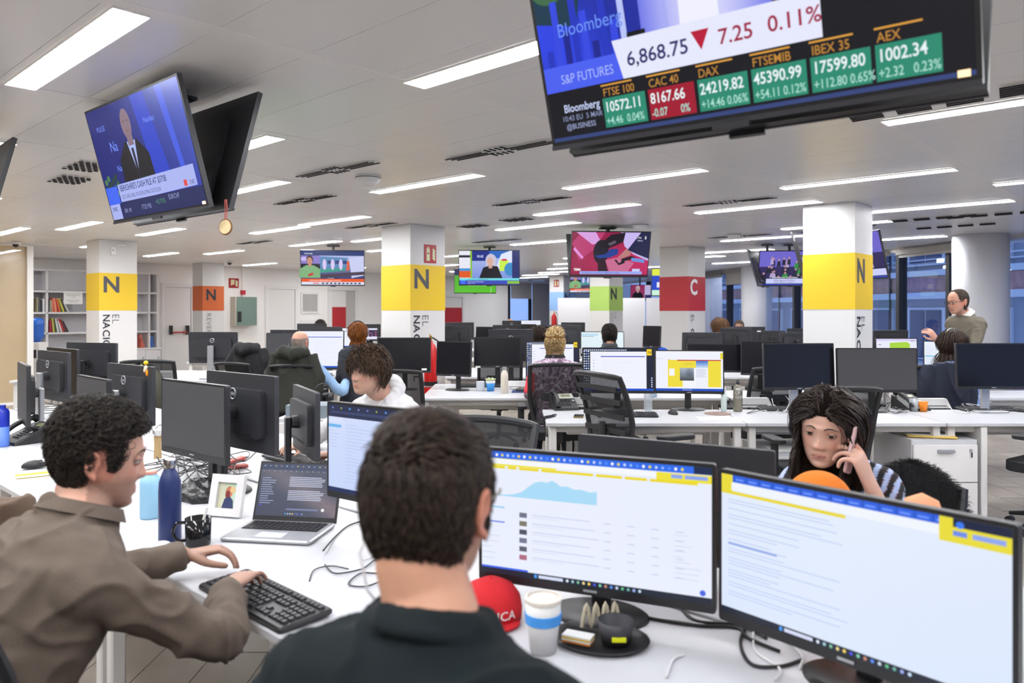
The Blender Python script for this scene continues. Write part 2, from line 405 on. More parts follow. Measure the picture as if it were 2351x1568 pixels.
for bb in (bwin0 + .05, (bwin0 + bwin1) / 2 + .05, bwin1 - .03): abbox(q, AW - .02, AW + .06, bb - .05, bb + .05, .9, H)
abbox(q, AW - .02, AW + .06, bwin0, bwin1, .88, .95); q.build('window_frame', M_MULL, w1)
q = MB(); abbox(q, AW + .1, AW + .11, bwin0, bwin1, .9, H); q.build('pane', M_PANE, w1)
t = thing('roller_blind', 'short grey roller blind on the far window, left one', 'blind', (0, 0, 0), 0, 'roller blinds at the far window')
bm = (bwin0 * .5 + bwin1 * .5)
q = MB(); abbox(q, AW - .1, AW - .09, bwin0 + .05, bm, 1.95, H - .1); q.build('fabric', M_BLIND, t); q = MB(); abbox(q, AW - .14, AW - .05, bwin0, bm + .05, H - .1, H - .02); q.build('cassette', M_WHITE, t)
t = thing('roller_blind', 'long grey roller blind on the far window, right one', 'blind', (0, 0, 0), 0, 'roller blinds at the far window')
q = MB(); abbox(q, AW - .1, AW - .09, bm + .05, bwin1, .95, H - .1); q.build('fabric', M_BLIND, t); q = MB(); abbox(q, AW - .14, AW - .05, bm + .05, bwin1, H - .1, H - .02); q.build('cassette', M_WHITE, t)
# doors in the back wall
M_RED = mat('red_panel', 'b2202a', .45); M_DOOR = mat('door_white', 'e6e4e3', .45)
def door(n, x0, x1, ytop, red=None, gap=None, bar=False, zt=None):
    t = thing('door_%d' % n, None, None, kind='structure')
    b0, b1 = bx(x0), bx(x1); zt = zt or onA((x0 + x1) / 2, ytop, AW).z
    q = MB(); abbox(q, AW - .05, AW + .0, b0, b0 + .09, 0, zt); abbox(q, AW - .05, AW, b1 - .09, b1, 0, zt); abbox(q, AW - .05, AW, b0 + .09, b1 - .09, zt - .09, zt); q.build('door_frame', M_WHITE, t)
    c0, c1 = b0 + .1, b1 - .1 - (gap or 0)
    q = MB(); abbox(q, AW - .03, AW + .01, c0, c1, .01, zt - .1); q.build('door_leaf', M_DOOR, t)
    if gap: q = MB(); abbox(q, AW - .02, AW + .01, c1 + .01, b1 - .1, .01, zt - .1); q.build('side_panel', mat('door_side_grey', 'b9b7b5', .5), t)
    if red: q = MB(); abbox(q, AW - .042, AW - .03, c0 + .03, c1 - .01, red[0], red[1]); q.build('red_panel', M_RED, t)
    if bar:
        z = 1.02; q = MB(); q.tube([ab(AW - .12, c0 + .12, z), ab(AW - .12, c1 - .12, z)], .018, 8); q.build('push_bar', M_RED, t)
        for bb in (c0 + .1, c1 - .1):
            q = MB(); abbox(q, AW - .13, AW - .03, bb - .025, bb + .025, z - .05, z + .16); q.build('bar_bracket', M_BLK, t)
    return t
door(1, 369, 446, 651, bar=True)
door(2, 608, 683, 656)
door(3, 752, 820, 659, red=(.95, 1.63), gap=.3)
door(4, 1012, 1064, 676, red=(1.1, 1.63))
# louvre
t = thing('vent_grille', 'white louvred wall grille between two white doors', 'grille')
b0, b1 = bx(690), bx(731); q = MB()
abbox(q, AW - .03, AW, b0, b0 + .05, 1.45, 2.02); abbox(q, AW - .03, AW, b1 - .05, b1, 1.45, 2.02); abbox(q, AW - .03, AW, b0 + .05, b1 - .05, 1.45, 1.5); abbox(q, AW - .03, AW, b0 + .05, b1 - .05, 1.97, 2.02); q.build('frame', M_WHITE, t)
for i in range(14):
    q = MB(); z = 1.52 + i * .0325; abbox(q, AW - .022, AW - .006, b0 + .05, b1 - .05, z, z + .018); q.build('slat', mat('louvre_grey', 'bdbbba', .5), t)
struct(abwall('wall_panel', AW - .03, AW, b0, b1, .5, 1.28, M_WHITE))
# partition closing the meeting room at the left
M_BEIGE = mat('reflective_beige_glass', 'cbb795', .12, spec=.6, alpha=.75, var=.08, vscale=.8)
t = thing('glass_partition', 'beige tinted glass partition at the left edge', 'partition')
for b0, b1 in ((-6, -1.2), (-1.17, 1.3), (1.33, 3.78)):
    q = MB(); abbox(q, 14.3, 14.32, b0, b1, .05, H - .03); q.build('glass_pane', M_BEIGE, t)
q = MB(); abbox(q, 14.26, 14.36, 3.78, 3.87, 0, H - .02); q.build('post', M_WHITE, t)
q = MB(); abbox(q, 14.26, 14.36, -6, 3.78, H - .04, H - .015); abbox(q, 14.26, 14.36, -6, 3.78, 0, .05); q.build('rail', M_WHITE, t)
# far low partition behind the green column
t = thing('partition_screen', 'long white partition screen behind the green column', 'partition')
for x0, x1 in ((1280, 1381), (1383, 1481), (1483, 1610)):
    p0, p1 = U(x0, 700, 20), U(x1, 700, 20); q = MB(); q.box(((p0.x + p1.x) / 2, 20, .93), (p1.x - p0.x - .012, .06, 1.86)); q.build('panel', mat('partition_white', 'd6d5da', .6), t)
# ---------------------------------------------------------------- columns
def column(cx, d, s, zt, zb, col, side, texts, ceil=True, label='', facing=0):
    "square pillar: cx,d pixel column and depth of the near edge; letters sit on the face whose outward normal is -A (right face) "
    c = U(cx, 700, d); t = thing('column', label, 'column', (c.x, c.y, 0), ANG_B, kind='structure')
    q = MB(); q.box((s / 2, s / 2, H / 2), (s, s, H)); q.build('shaft', mat('column_white', 'd6d5d5', .5), t)
    q = MB(); q.box((s / 2, s / 2, (zt + zb) / 2), (s + .006, s + .006, zt - zb)); q.build('colour_band', mat('band_' + col, col, .5), t)
    return t
def letter(t, s, x, z, size, col, bold=0, sx=1, rot=0, name='letter', sp=1, face=0):
    # local +x runs along the lettered face (outward normal local -y)
    v, f = text_geo_cached(s_:=s, bold, sp) if 0 else text_geo(s, bold, sp)
    V = v * np.array([size * sx, size]); 
    if rot: V = V @ np.array([[math.cos(rot), math.sin(rot)], [-math.sin(rot), math.cos(rot)]])
    q = MB(); n = len(V)
    q.add([(x + p[0], -.0055, z + p[1]) for p in V], f)
    return q.build(name, mat('ink_' + col, col, .5), t)
YEL = 'd9b622'
def sign(t, L, L2, thin, x0, zt, col2='2c2e3c', big='4a4a55', z2=None, size=.36):
    letter(t, L, x0, zt - .04 - size * .72, size, big, .012, .98)
    z2 = z2
    if L2: 
        x = x0 - .005
        for ch in L2:
            if ch != ' ': letter(t, ch, x, z2, .155, col2, .014, 1.0, -math.pi / 2)
            z2 -= .135 * (.45 if ch in 'I ' else 1)
zB = 1.527
# letters are on the face along +B seen at the right of each corner
C_L = column(228, 11.6, .55, zB + .575, zB, YEL, 1, None, label='yellow banded column at the left, EL NACIONAL in full')
C_M = column(942, 9.54, .58, zB + .575, zB, YEL, 1, None, label='yellow banded column in the middle with a fire extinguisher sign')
C_R = column(1963, 7.6, .52, zB + .575, zB + .01, YEL, 1, None, label='yellow banded column at the right, nearest and largest')
C_C = column(1581, 12.8, .56, zB + .575, zB - .005, 'b3202e', 1, None, label='red banded column with a white letter C')
C_G = column(1398.5, 17.9, .56, zB + .575, zB, 'a6c764', 1, None, label='green banded column behind the gas pump television')
C_B = column(1294, 23.3, .56, zB + .575, zB, '8fb4e4', 1, None, label='light blue banded column, farthest one')
C_O = column(465.2, 17.2, .5, zB + .56, zB, 'c8622f', 1, None, label='orange banded column behind the white stand monitor')
def down(t, txt, x, z, size, col, bold, sx=1.0):
    "a word running downwards, each letter a part of its own"
    for ch in txt:
        v, f = text_geo(ch, bold)
        if len(v):
            letter(t, ch, x, z, size, col, bold, sx, -math.pi / 2); z -= (v[:, 0].max() + .07) * size * sx
        else: z -= .2 * size
    return z
zt = zB + .575
for t, s_ in ((C_L, .55), (C_M, .58), (C_R, .52)):
    k = s_ / .56
    letter(t, 'N', .045 * k, zt - .29, .335, '45464f', .028, 1.0 * k)
    down(t, 'NACIONAL', .05 * k, zB - .055, .145, '23242e', .016, 1.05); down(t, 'EL', .185 * k, zB - .05, .15, '55565e', -.012, 1.0)
letter(C_C, 'C', .045, zt - .3, .36, 'f0f0f0', .03, .95); down(C_C, 'EL', .07, zB - .06, .15, '55565e', -.012); down(C_C, 'CAS', .07, zB - .3, .15, '23242e', .016)
letter(C_G, 'N', .05, zt - .3, .36, '23242e', .028, .95); down(C_G, 'LA', .2, zB - .04, .13, '777777', -.012); down(C_G, 'GOL', .06, zB - .04, .13, '777777', -.012)
letter(C_B, 'N', .05, zt - .3, .36, '35405a', .028, .95)
letter(C_O, 'N', .07, zt - .33, .34, '2d3238', .03, .95); down(C_O, 'REVERS', .09, zB - .05, .16, '6d6d72', -.01)
# round columns by the windows
for x, Y, r, lab in ((2251, 11.0, .36, 'large round white column beside the standing man'), (1737, 18.6, .36, 'round white column below the crowd television')):
    c = U(x, 700, Y); q = MB(); q.lathe([(r, 0), (r, H + .01)], 40); o = q.build('round_column', mat('round_column_paint', 'd2d3da', .45), None, 'all', loc=(c.x, c.y, 0)); struct(o, lab)
# ---------------------------------------------------------------- window wall on the right, and the street side behind it
def fac(Y, off=0): return Vector((7.2 - .162 * (Y - 11) + off, Y, 0))
ANGF = math.atan2(1, -.162)
def facbox(q, Y0, Y1, o0, o1, z0, z1):
    p = (fac(Y0, (o0 + o1) / 2) + fac(Y1, (o0 + o1) / 2)) / 2; L = (fac(Y1) - fac(Y0)).length
    q.box((p.x, p.y, (z0 + z1) / 2), (L, abs(o1 - o0), z1 - z0), ANGF)
q = MB(); facbox(q, -4.5, 10.2, 0, .2, 0, .12); facbox(q, 10.2, 31, 0, .2, 0, .12); facbox(q, -4.5, 31, -.02, .25, H - .06, H + .05); struct(q.build('wall_right', M_WALL), 'glazed window wall of the right side')
yy = [-4.4, -1.5, 1.2, 3.9, 6.3, 8.4, 10.62, 11.6, 12.25, 13.45, 15.4, 16.9, 18.9, 20.2, 21.7, 24, 26.5, 30.5]
for i in range(len(yy) - 1):
    t = thing('window_%d' % (i + 2), None, None, kind='structure')
    q = MB(); facbox(q, yy[i] - .04, yy[i] + .04, -.03, .13, .12, H - .06); facbox(q, yy[i] + .04, yy[i + 1] - .04, .0, .1, .12, .18); q.build('window_frame', M_MULL, t)
    q = MB(); facbox(q, yy[i] + .04, yy[i + 1] - .04, .045, .055, .18, H - .06); q.build('pane', M_PANE, t)
for Y0, Y1, zb_, lab in ((9.4, 10.55, 2.25, 'grey roller blind at the right edge beside the round column'), (11.75, 13.3, 2.44, 'rolled up grey blind above the windows behind the standing man'), (13.6, 15.2, 2.36, 'rolled up grey blind right of the right yellow column'), (19.0, 20.1, 2.2, 'half lowered grey blind above the far window'), (20.3, 21.8, 2.42, 'rolled up grey blind at the far window')):
    t = thing('roller_blind', lab, 'blind')
    q = MB(); facbox(q, Y0, Y1, -.16, -.06, H - .12, H - .03); q.build('cassette', mat('cassette_grey', '8e8b86', .6), t)
    q = MB(); facbox(q, Y0 + .03, Y1 - .03, -.12, -.1, zb_, H - .12); q.build('fabric', M_BLIND, t)
q = MB(); p0 = U(1616, 700, 21.3); q.box((p0.x + .3, 21.6, H / 2), (.5, .3, H)); struct(q.build('wall_stub', mat('stub_white', 'c9cbd8', .6)), 'pale wall stub beside the far windows')
# neighbouring buildings
M_BRICK = mat('brick_facade', 'b58a80', .8, var=.2, vscale=5); M_SPAN = mat('white_spandrel', 'd2dae4', .7); M_DW = mat('dark_window', '3a4a6c', .15); M_CONC = mat('grey_render', '9aa0ac', .8, var=.08, vscale=1)
def building(name, label, org, ang, length, floors=4, z0=-6):
    t = thing(name, label, 'building', org, ang)
    hgt = 3.1
    q = MB(); q.box((length / 2, 4.2, z0 + floors * hgt / 2), (length, 8, floors * hgt)); q.build('wall', M_CONC, t)
    for f in range(floors):
        z = z0 + f * hgt
        q = MB(); q.box((length / 2, .1, z + .45), (length, .3, .5)); q.build('brick_band', M_BRICK, t)
        q = MB(); q.box((length / 2, .06, z + .8), (length, .34, .18)); q.build('spandrel', M_SPAN, t)
        q = MB(); q.box((length / 2, .06, z + .1), (length, .34, .2)); q.build('spandrel', M_SPAN, t)
        for r in (1.06, 1.22): 
            q = MB(); q.box((length / 2, -.05, z + r), (length, .04, .035)); q.build('railing', M_SPAN, t)
        n = int(length / 2.6)
        for i in range(n):
            x = 1.0 + i * 2.6
            q = MB(); q.box((x + .8, .16, z + 1.95), (1.75, .12, 1.75)); w = q.build('window', M_SPAN, t)
            for dx in (.42, 1.2):
                q = MB(); q.box((x + dx, .08, z + 1.95), (.7, .03, 1.6)); q.build('pane', M_DW, w)
        for i in range(0, n, 3):
            q = MB(); q.tube([(x0 := 2.9 + i * 2.6, -.1, z), (x0, -.1, z + hgt)], .04, 6); q.build('downpipe', M_MULL, t)
    return t
building('apartment_building', 'brick and white apartment building outside the right windows', (10.4, 44, 0), math.atan2(-1, .13), 42, 5, -7.4)
c = ab(27.5, 14); building('office_building', 'grey building seen through the far blind window', (c.x, c.y, 0), ANG_B, 13, 4, -6.3)
# ================================================================ furniture builders
DZ = .735
def desk(label, c, rz, L=1.4, D=.8, legs=(-1, 1), group=None, z=DZ, beam=True):
    t = thing('desk', label, 'desk', (c[0], c[1], 0), rz, group)
    q = MB(); q.rbox((0, 0, z - .0125), (L - .004, D, .025), .006, n=1); q.build('desktop', M_DESK, t)
    for s in legs:
        for y in (-1, 1):
            q = MB(); q.rbox((s * (L / 2 - .05), y * (D / 2 - .06), (z - .025) / 2), (.05, .05, z - .025), .006, n=1); q.build('leg', M_LEG, t)
        q = MB(); q.box((s * (L / 2 - .05), 0, z - .05), (.05, D - .17, .05)); q.build('cross_bar', M_LEG, t)
    q = MB(); q.box((0, D / 2 - .12, z - .05), (L - .15, .03, .05)); q.box((0, -D / 2 + .1, z - .05), (L - .15, .03, .05)); q.build('beam', M_LEG, t)
    q = MB(); q.box((0, D / 2 - .25, z - .14), (L * .75, .16, .012)); q.box((0, D / 2 - .33, z - .1), (L * .75, .008, .07)); q.build('cable_tray', M_LEG, t)
    return t
def monitor(label, p, rz, Wm, Hm, ztop, kind='off', tilt=0, stand='black', content=None, zd=DZ, group=None, logo=True, sticker=None, backarm=.05, name='monitor', bot=.022, base=True, offm=None):
    "kind: lit / off / back ; front normal is local -y"
    t = thing(name, label, 'monitor', (p[0], p[1], zd + .0005), rz, group)
    zc = ztop - Hm / 2 - zd
    tm = Matrix.Translation((0, 0, zc)) @ Matrix.Rotation(-tilt, 4, 'X')
    q = MB(); q.T = tm; q.rbox_xz = None
    # front slab and thicker rear bulge
    def slab(q, w, h, y0, y1, r):
        o = []
        for qx, qz, a0 in ((1, 1, 0), (-1, 1, 90), (-1, -1, 180), (1, -1, 270)):
            for i in range(4):
                a = R(a0 + 30 * i); o.append((qx * (w / 2 - r) + r * math.cos(a), qz * (h / 2 - r) + r * math.sin(a)))
        q.ring([[(x, y1, z) for x, z in o], [(x, y0, z) for x, z in o]])
    slab(q, Wm, Hm, 0, .022, .008); slab(q, Wm * .78, Hm * .62, .02, .05, .03)
    q.build('housing', M_BACK if kind == 'back' else M_BLK, t, True)
    if kind == 'back':
        q = MB(); q.T = tm
        if logo:
            pts = [(.024 * math.cos(2 * math.pi * i / 20), .0235 if Hm * .62 / 2 < Hm * .31 - 0 else .05, Hm * .30 + .024 * math.sin(2 * math.pi * i / 20)) for i in range(20)]
            pts = [(x, .0525, z) for x, y, z in pts] if 0 else [(x, .0512, min(z, 9)) for x, y, z in pts]
            q2 = MB(); q2.T = tm @ Matrix.Translation((0, 0, -Hm * .06)); q2.tube(pts, .0028, 6, closed=True); q2.build('logo_ring', M_SILVER, t)
            cv = Canvas(.05, .05); cv.text('DELL', .025, .019, .017, 'c8cace', .01, 1.0, 'c')
            o = cv.build('logo_letters', t, m=M_PRINT); o.matrix_local = tm @ Matrix.Translation((0, .0508, Hm * .24 - .025)) @ Matrix.Rotation(math.pi, 4, 'Z')
        for i in range(7):
            q.box((-.12 + .04 * i, .0505, -Hm * .27), (.026, .002, .004))
        if q.v: q.build('vent_slots', M_SLOT, t)
    else:
        b = .009
        w, h = Wm - 2 * b, Hm - b - bot
        if content: cv = Canvas(1, 1); cv = content(w, h)
        if content:
            o = cv.build('display', t); o.matrix_local = tm @ Matrix.Translation((0, -.0006, -h / 2 + (bot - b) / 2))
        else:
            q = MB(); q.T = tm; q.box((0, -.0004, (bot - b) / 2), (w, .0012, h)); q.build('display', offm or (M_NAVY if kind == 'off' else M_GREYSC), t)
        q = MB(); q.T = tm; q.box((0, -.0008, -Hm / 2 + bot * .5), (.035, .001, .006)); q.build('maker_badge', M_SILVER, t)
    if sticker:
        q = MB(); q.T = tm; q.box((sticker[0], -.001 if kind != 'back' else .0235, sticker[1]), (.05, .0015, .018)); q.build('sticker', M_PAPER, t)
    sm = M_SILVER if stand == 'silver' else M_BLK
    y0 = .05
    q = MB(); q.T = tm; q.tube([(0, .045, 0), (0, .085, -.0)], [.035, .03], 14); q.build('swivel_mount', M_BLK, t, True)
    zt_ = max(.06, zc + .02)
    q = MB(); q.rbox((0, .1, zt_ / 2 + .006), (.07 if stand == 'silver' else .05, .03, zt_), .01); q.build('stand_neck', sm, t)
    if base:
        q = MB()
        if stand == 'silver': q.rbox((0, .06, .006), (.24, .18, .012), .02)
        else: q.T = Matrix.Scale(.72, 4, (0, 1, 0)); q.lathe([(.001, 0), (.13, 0), (.13, .006), (.12, .012), (.001, .016)], 28, (0, .11, 0))
        q.build('stand_base', sm, t, stand != 'silver')
    return t
# ---- what the lit displays show
def c_analytics(w, h):
    c = Canvas(w, h); c.rect(0, 0, w, h, 'e9eefd'); c.rect(0, h * .945, w * .93, h, '2f6be8'); c.rect(w * .93, h * .945, w, h, '1d2c50')
    for i in range(34): c.ell(w * (.02 + i * .0262), h * .972, w * .006, h * .012, ('8fb8ff', 'e8d94a', '4f8cff', 'c7d8ff', 'ffffff')[(i * 7) % 5] if i != 6 else 'f3d500', 8)
    c.rect(0, h * .885, w * .35, h * .945, 'eee23a'); c.rect(w * .03, h * .9, w * .8, h * .94, 'f4f7fd'); c.rect(w * .78, h * .88, w, h * .94, 'efe13a')
    c.rect(w * .84, h * .902, w * .885, h * .93, '8da6ee'); c.rect(w * .895, h * .902, w * .985, h * .93, '8da6ee')
    x = 0
    for ww in (.12, .05, .1, .24, .12, .1, .2): c.rect(w * x, h * .862, w * (x + ww - .008), h * .884, 'ecd92c'); x += ww + .004
    P = [(0, .66), (.05, .655), (.10, .65), (.15, .66), (.19, .685), (.22, .73), (.25, .77), (.28, .785), (.31, .78), (.33, .80), (.35, .785), (.37, .76), (.4, .765), (.43, .745), (.46, .75), (.5, .735), (.53, .745), (.53, .64), (0, .64)]
    c.poly([(p[0] * w * 1.0, (p[1] - .0) * h) for p in P], 'a9dbf7')
    c.text('11:55', .07 * w, .2 * h, .001, 'e0e0ff')
    c.rect(.0, h * .54, w * .11, h * .552, '8fcdf0'); c.rect(0, h * .42, w * .11, h * .432, '6d8ae8')
    for i in range(6):
        y = h * (.5 - i * .068); c.rect(w * .18, y - h * .02, w * .215, y + h * .02, ('6d7388', '7c7868', '4b4f63', '70768f', '5d5f6f', 'b06a80')[i])
        c.rect(w * .24, y + h * .004, w * (.5 + .02 * (i % 3)), y + h * .012, 'cdd5ee'); c.rect(w * .24, y - h * .014, w * (.36 + .03 * (i % 2)), y - h * .008, 'd8def2')
        for k in range(4): c.rect(w * (.56 + k * .1), y, w * (.59 + k * .1), y + h * .008, 'c9d2ee')
    c.lines(w * .0, h * .1, w * .1, h * .38, 6, 'd3daf0', (.3, 1), .15); c.lines(w * .85, h * .14, w * .97, h * .5, 9, 'd3daf0', (.3, 1), .15, 4)
    c.ell(w * .965, h * .075, w * .012, h * .022, '4a67e0'); c.rect(0, 0, w, h * .045, '1c2436'); c.rect(0, h * .045, w * .22, h * .06, '2d62e6')
    taskbar(c, w, h, .25); return c
def taskbar(c, w, h, x0):
    c.rect(w * x0, h * .008, w * (x0 + .012), h * .036, '3f9bf5'); c.rect(w * (x0 + .02), h * .01, w * (x0 + .13), h * .034, 'd5dcf5')
    for i in range(14): c.ell(w * (x0 + .15 + i * .024), h * .022, w * .006, h * .012, ('dfe9f5', '9fc9d0', '7fc0a0', 'f0d890', 'f0d060', '4a50e0', '80d0b0', 'c98a70', '5a90f0', 'c8d8e8', '60c080', '70b0a0', 'a0b0f0', 'c8e0f8')[i], 10)
def c_doc(w, h):
    c = Canvas(w, h); c.grad(0, 0, w, h, lambda u, v: mix('d3e1fb', 'e6eefc', .5 + .5 * v - .3 * abs(u - .4)), 6, 5)
    c.rect(0, h * .95, w * .83, h, '2f62e0')
    for i in range(15): c.rect(w * (.056 * i - .002), h * .952, w * (.056 * i), h, '16307c'); c.rect(w * (.056 * i + .008), h * .966, w * (.056 * i + .042), h * .978, '6f97ff')
    c.rect(0, h * .87, w * .05, h, 'e9dc3a'); c.rect(w * .045, h * .89, w * .8, h * .945, 'f0f5fc'); c.rect(0, h * .862, w * .5, h * .885, 'ead835')
    c.rect(w * .8, h * .86, w, h * .95, 'e9dc3a'); c.rect(w * .8, h * .9, w * .84, h, 'e9dc3a'); c.rect(w * .84, h * .95, w, h, '1a2440'); c.ell(w * .86, h * .965, w * .012, h * .02, '3a7af0')
    c.rect(w * .84, h * .9, w * .88, h * .93, '6f8ee8'); c.rect(w * .895, h * .9, w * .985, h * .93, '8fa8ee')
    rr = random.Random(5)
    y = .82
    while y > .1:
        n = rr.choice((1, 2, 2, 3))
        for k in range(n): c.rect(w * .03, h * y, w * (.06 + rr.uniform(.15, .46)), h * (y + .006), 'bccbf2'); y -= .022
        y -= .022
    c.rect(w * .03, h * .5, w * .24, h * .512, '8aa4e6'); c.rect(0, 0, w, h * .045, '1b2334'); taskbar(c, w, h, .25); return c
def c_mail(w, h):
    c = Canvas(w, h); c.grad(0, 0, w, h * .9, lambda u, v: mix('bccdf6', 'd3defb', .5 + .5 * v - .4 * u), 5, 5); c.rect(0, h * .86, w, h, '2b3350')
    for i in range(12): c.ell(w * (.04 + .08 * i), h * .965, w * .008, h * .012, ('6a7cc0', '9aa03a', '5aa0f0', '7f8cc8')[i % 4], 8)
    c.rect(w * .02, h * .9, w * .6, h * .93, '3b456c'); c.rect(0, h * .8, w * .14, h * .86, 'd8e2fb'); c.rect(0, h * .74, w * .12, h * .775, '6fb6f0')
    c.lines(w * .16, h * .12, w * .6, h * .8, 18, 'a9baea', (.1, 1), .12); c.lines(w * .01, h * .5, w * .11, h * .72, 6, 'aebdea', (.4, 1), .14); c.rect(0, 0, w, h * .05, '20305c'); return c
def c_white(side='2d4a9a', bar='3f50c8', dots=True, y=False):
    def f(w, h):
        c = Canvas(w, h); c.rect(0, 0, w, h, 'eef1fd'); c.rect(0, 0, w, h * .045, '1f55c8'); c.rect(w * .1, h * .83, w * .97, h * .85, bar)
        if dots:
            for i in range(9): c.ell(w * .055, h * (.14 + .075 * i), w * .006, h * .011, '5a62b8', 8)
        c.lines(w * .14, h * .45, w * .3, h * .75, 8, 'd3d9f2', (.4, 1), .12); c.lines(w * .34, h * .1, w * .95, h * .78, 14, 'dfe3f5', (.2, 1), .1); c.lines(w * .3, h * .9, w * .8, h * .95, 2, 'cdd3ee', (.6, 1), .2)
        if y: c.rect(w * .97, h * .88, w, h * .97, 'e9d83a')
        return c
    return f
def c_dots(w, h):
    "wallpaper of small round icons left and right of a document window"
    c = Canvas(w, h); c.rect(0, 0, w, h, '1b2238'); rr = random.Random(2)
    for i in range(3):
        for j in range(16): c.ell(w * (.015 + .03 * i), h * (.06 + .058 * j), w * .011, h * .018, ('c8d0ee', '8fa6e0', 'e8ecf8')[rr.randrange(3)], 8)
    for i in range(22): c.ell(w * (.02 + .028 * i), h * .965, w * .011, h * .018, 'c8d0ee', 8)
    for j in range(5): c.ell(w * .975, h * (.1 + .05 * j), w * .011, h * .018, 'c8d0ee', 8)
    c.rect(w * .0 if w > .56 else w * .1, h * .05, w * .9, h * .93, 'eff1fc'); x0 = 0 if w > .56 else .1
    c.rect(w * (x0 + .15), h * .80, w * .88, h * .822, '4a4cc0'); c.rect(0, 0, w, h * .05, '1d4fc8')
    for i in range(9): c.ell(w * (x0 + .05), h * (.12 + .075 * i), w * .006, h * .011, '5a62b8', 8)
    c.lines(w * (x0 + .18), h * .15, w * .85, h * .75, 14, 'dfe2f3', (.1, .9), .1)
    c.rect(w * .905, h * .84, w * .975, h * .99, 'f2cf1f'); c.text('N', w * .925, h * .88, h * .09, '22232c', .01); return c
def c_page(w, h):
    c = Canvas(w, h); c.rect(0, 0, w, h, 'eff1fc'); c.rect(0, 0, w, h * .06, '1f4fc0')
    for i in range(6): c.rect(w * (.4 + .025 * i), h * .018, w * (.41 + .025 * i), h * .042, 'd8e4ff')
    c.rect(w * .18, h * .1, w * .97, h * .78, 'f0dc3c'); c.rect(w * .32, h * .76, w * .97, h * .785, 'c02a40'); c.rect(w * .3, h * .62, w * .4, h * .75, 'f0dc3c')
    c.grad(w * .6, h * .58, w * .78, h * .76, lambda u, v: mix('cfe0f5', '3f72c8', v), 3, 5); c.rect(w * .4, h * .1, w * .62, h * .58, 'f4f4fb'); c.rect(w * .6, h * .1, w * .78, h * .58, 'eef0fa')
    c.grad(w * .36, h * .26, w * .57, h * .58, lambda u, v: mix('5a6470', 'aab6c8', v * v + .2 * math.sin(u * 7)), 6, 6); c.grad(w * .36, h * .26, w * .57, h * .36, lambda u, v: mix('3c4148', '6a7078', v), 4, 3)
    c.lines(w * .6, h * .34, w * .76, h * .56, 12, 'b8c0d8', (.8, 1), .35); c.rect(w * .2, h * .38, w * .28, h * .56, 'f4f4fb'); c.lines(w * .42, h * .64, w * .58, h * .72, 4, 'a89c3a', (.7, 1), .2)
    c.rect(0, h * .8, w * .1, h * .82, 'd9dbe8'); c.ell(w * .19, h * .79, w * .006, h * .01, 'c03060'); c.rect(w * .96, h * .8, w, h * .96, 'e9d83a'); return c
def c_teal(w, h):
    c = Canvas(w, h); c.rect(0, 0, w, h, 'e3f1f8'); c.rect(0, h * .84, w * .4, h * .93, 'b7dcf0'); c.rect(w * .02, h * .8, w * .3, h * .815, '3a4a58'); c.lines(w * .03, h * .1, w * .95, h * .75, 8, 'b8ccd8', (.3, 1), .1); c.rect(0, 0, w, h * .05, '30506c'); return c
def c_green(w, h):
    c = Canvas(w, h); c.rect(0, 0, w, h, 'e9ebf8'); c.rect(0, h * .93, w, h, 'd5cdf0'); c.poly([(w * .33, h * .6), (w * .83, h * .62), (w * .83, h * .83), (w * .76, h * .9), (w * .33, h * .87)], 'a8d43a'); c.rect(w * .05, h * .8, w * .12, h * .82, '5c648c'); c.rect(w * .85, h * .92, w * .96, h * .94, '7a80a8'); c.lines(w * .1, h * .1, w * .9, h * .5, 8, 'cfd3ea', (.3, 1), .12); return c
def c_list(w, h):
    c = Canvas(w, h); c.rect(0, 0, w, h, 'e8effc'); c.rect(w * .0, h * .55, w * .35, h * .58, '6cc0ea'); c.lines(w * .04, h * .1, w * .3, h * .9, 12, 'b6c6e8', (.4, 1), .15); c.rect(w * .36, 0, w * .37, h, 'c8d4ee'); c.rect(0, 0, w, h * .06, '2b5fb8'); return c
def c_dark(w, h):
    c = Canvas(w, h); c.rect(0, 0, w, h, 'e4e4fa'); c.rect(w * .5, h * .25, w, h * .85, '3a3154'); c.ell(w * .62, h * .4, w * .12, h * .2, 'a06a80'); c.ell(w * .62, h * .4, w * .09, h * .15, '40305a')
    for i in range(8): c.rect(w * .88, h * (.3 + .06 * i), w * .96, h * (.32 + .06 * i), 'd86a78')
    c.lines(w * .04, h * .5, w * .4, h * .9, 6, 'b8bce0', (.3, 1), .12); c.rect(w * .03, h * .1, w * .12, h * .2, '52c060'); c.rect(w * .13, h * .1, w * .3, h * .2, 'b84858'); return c
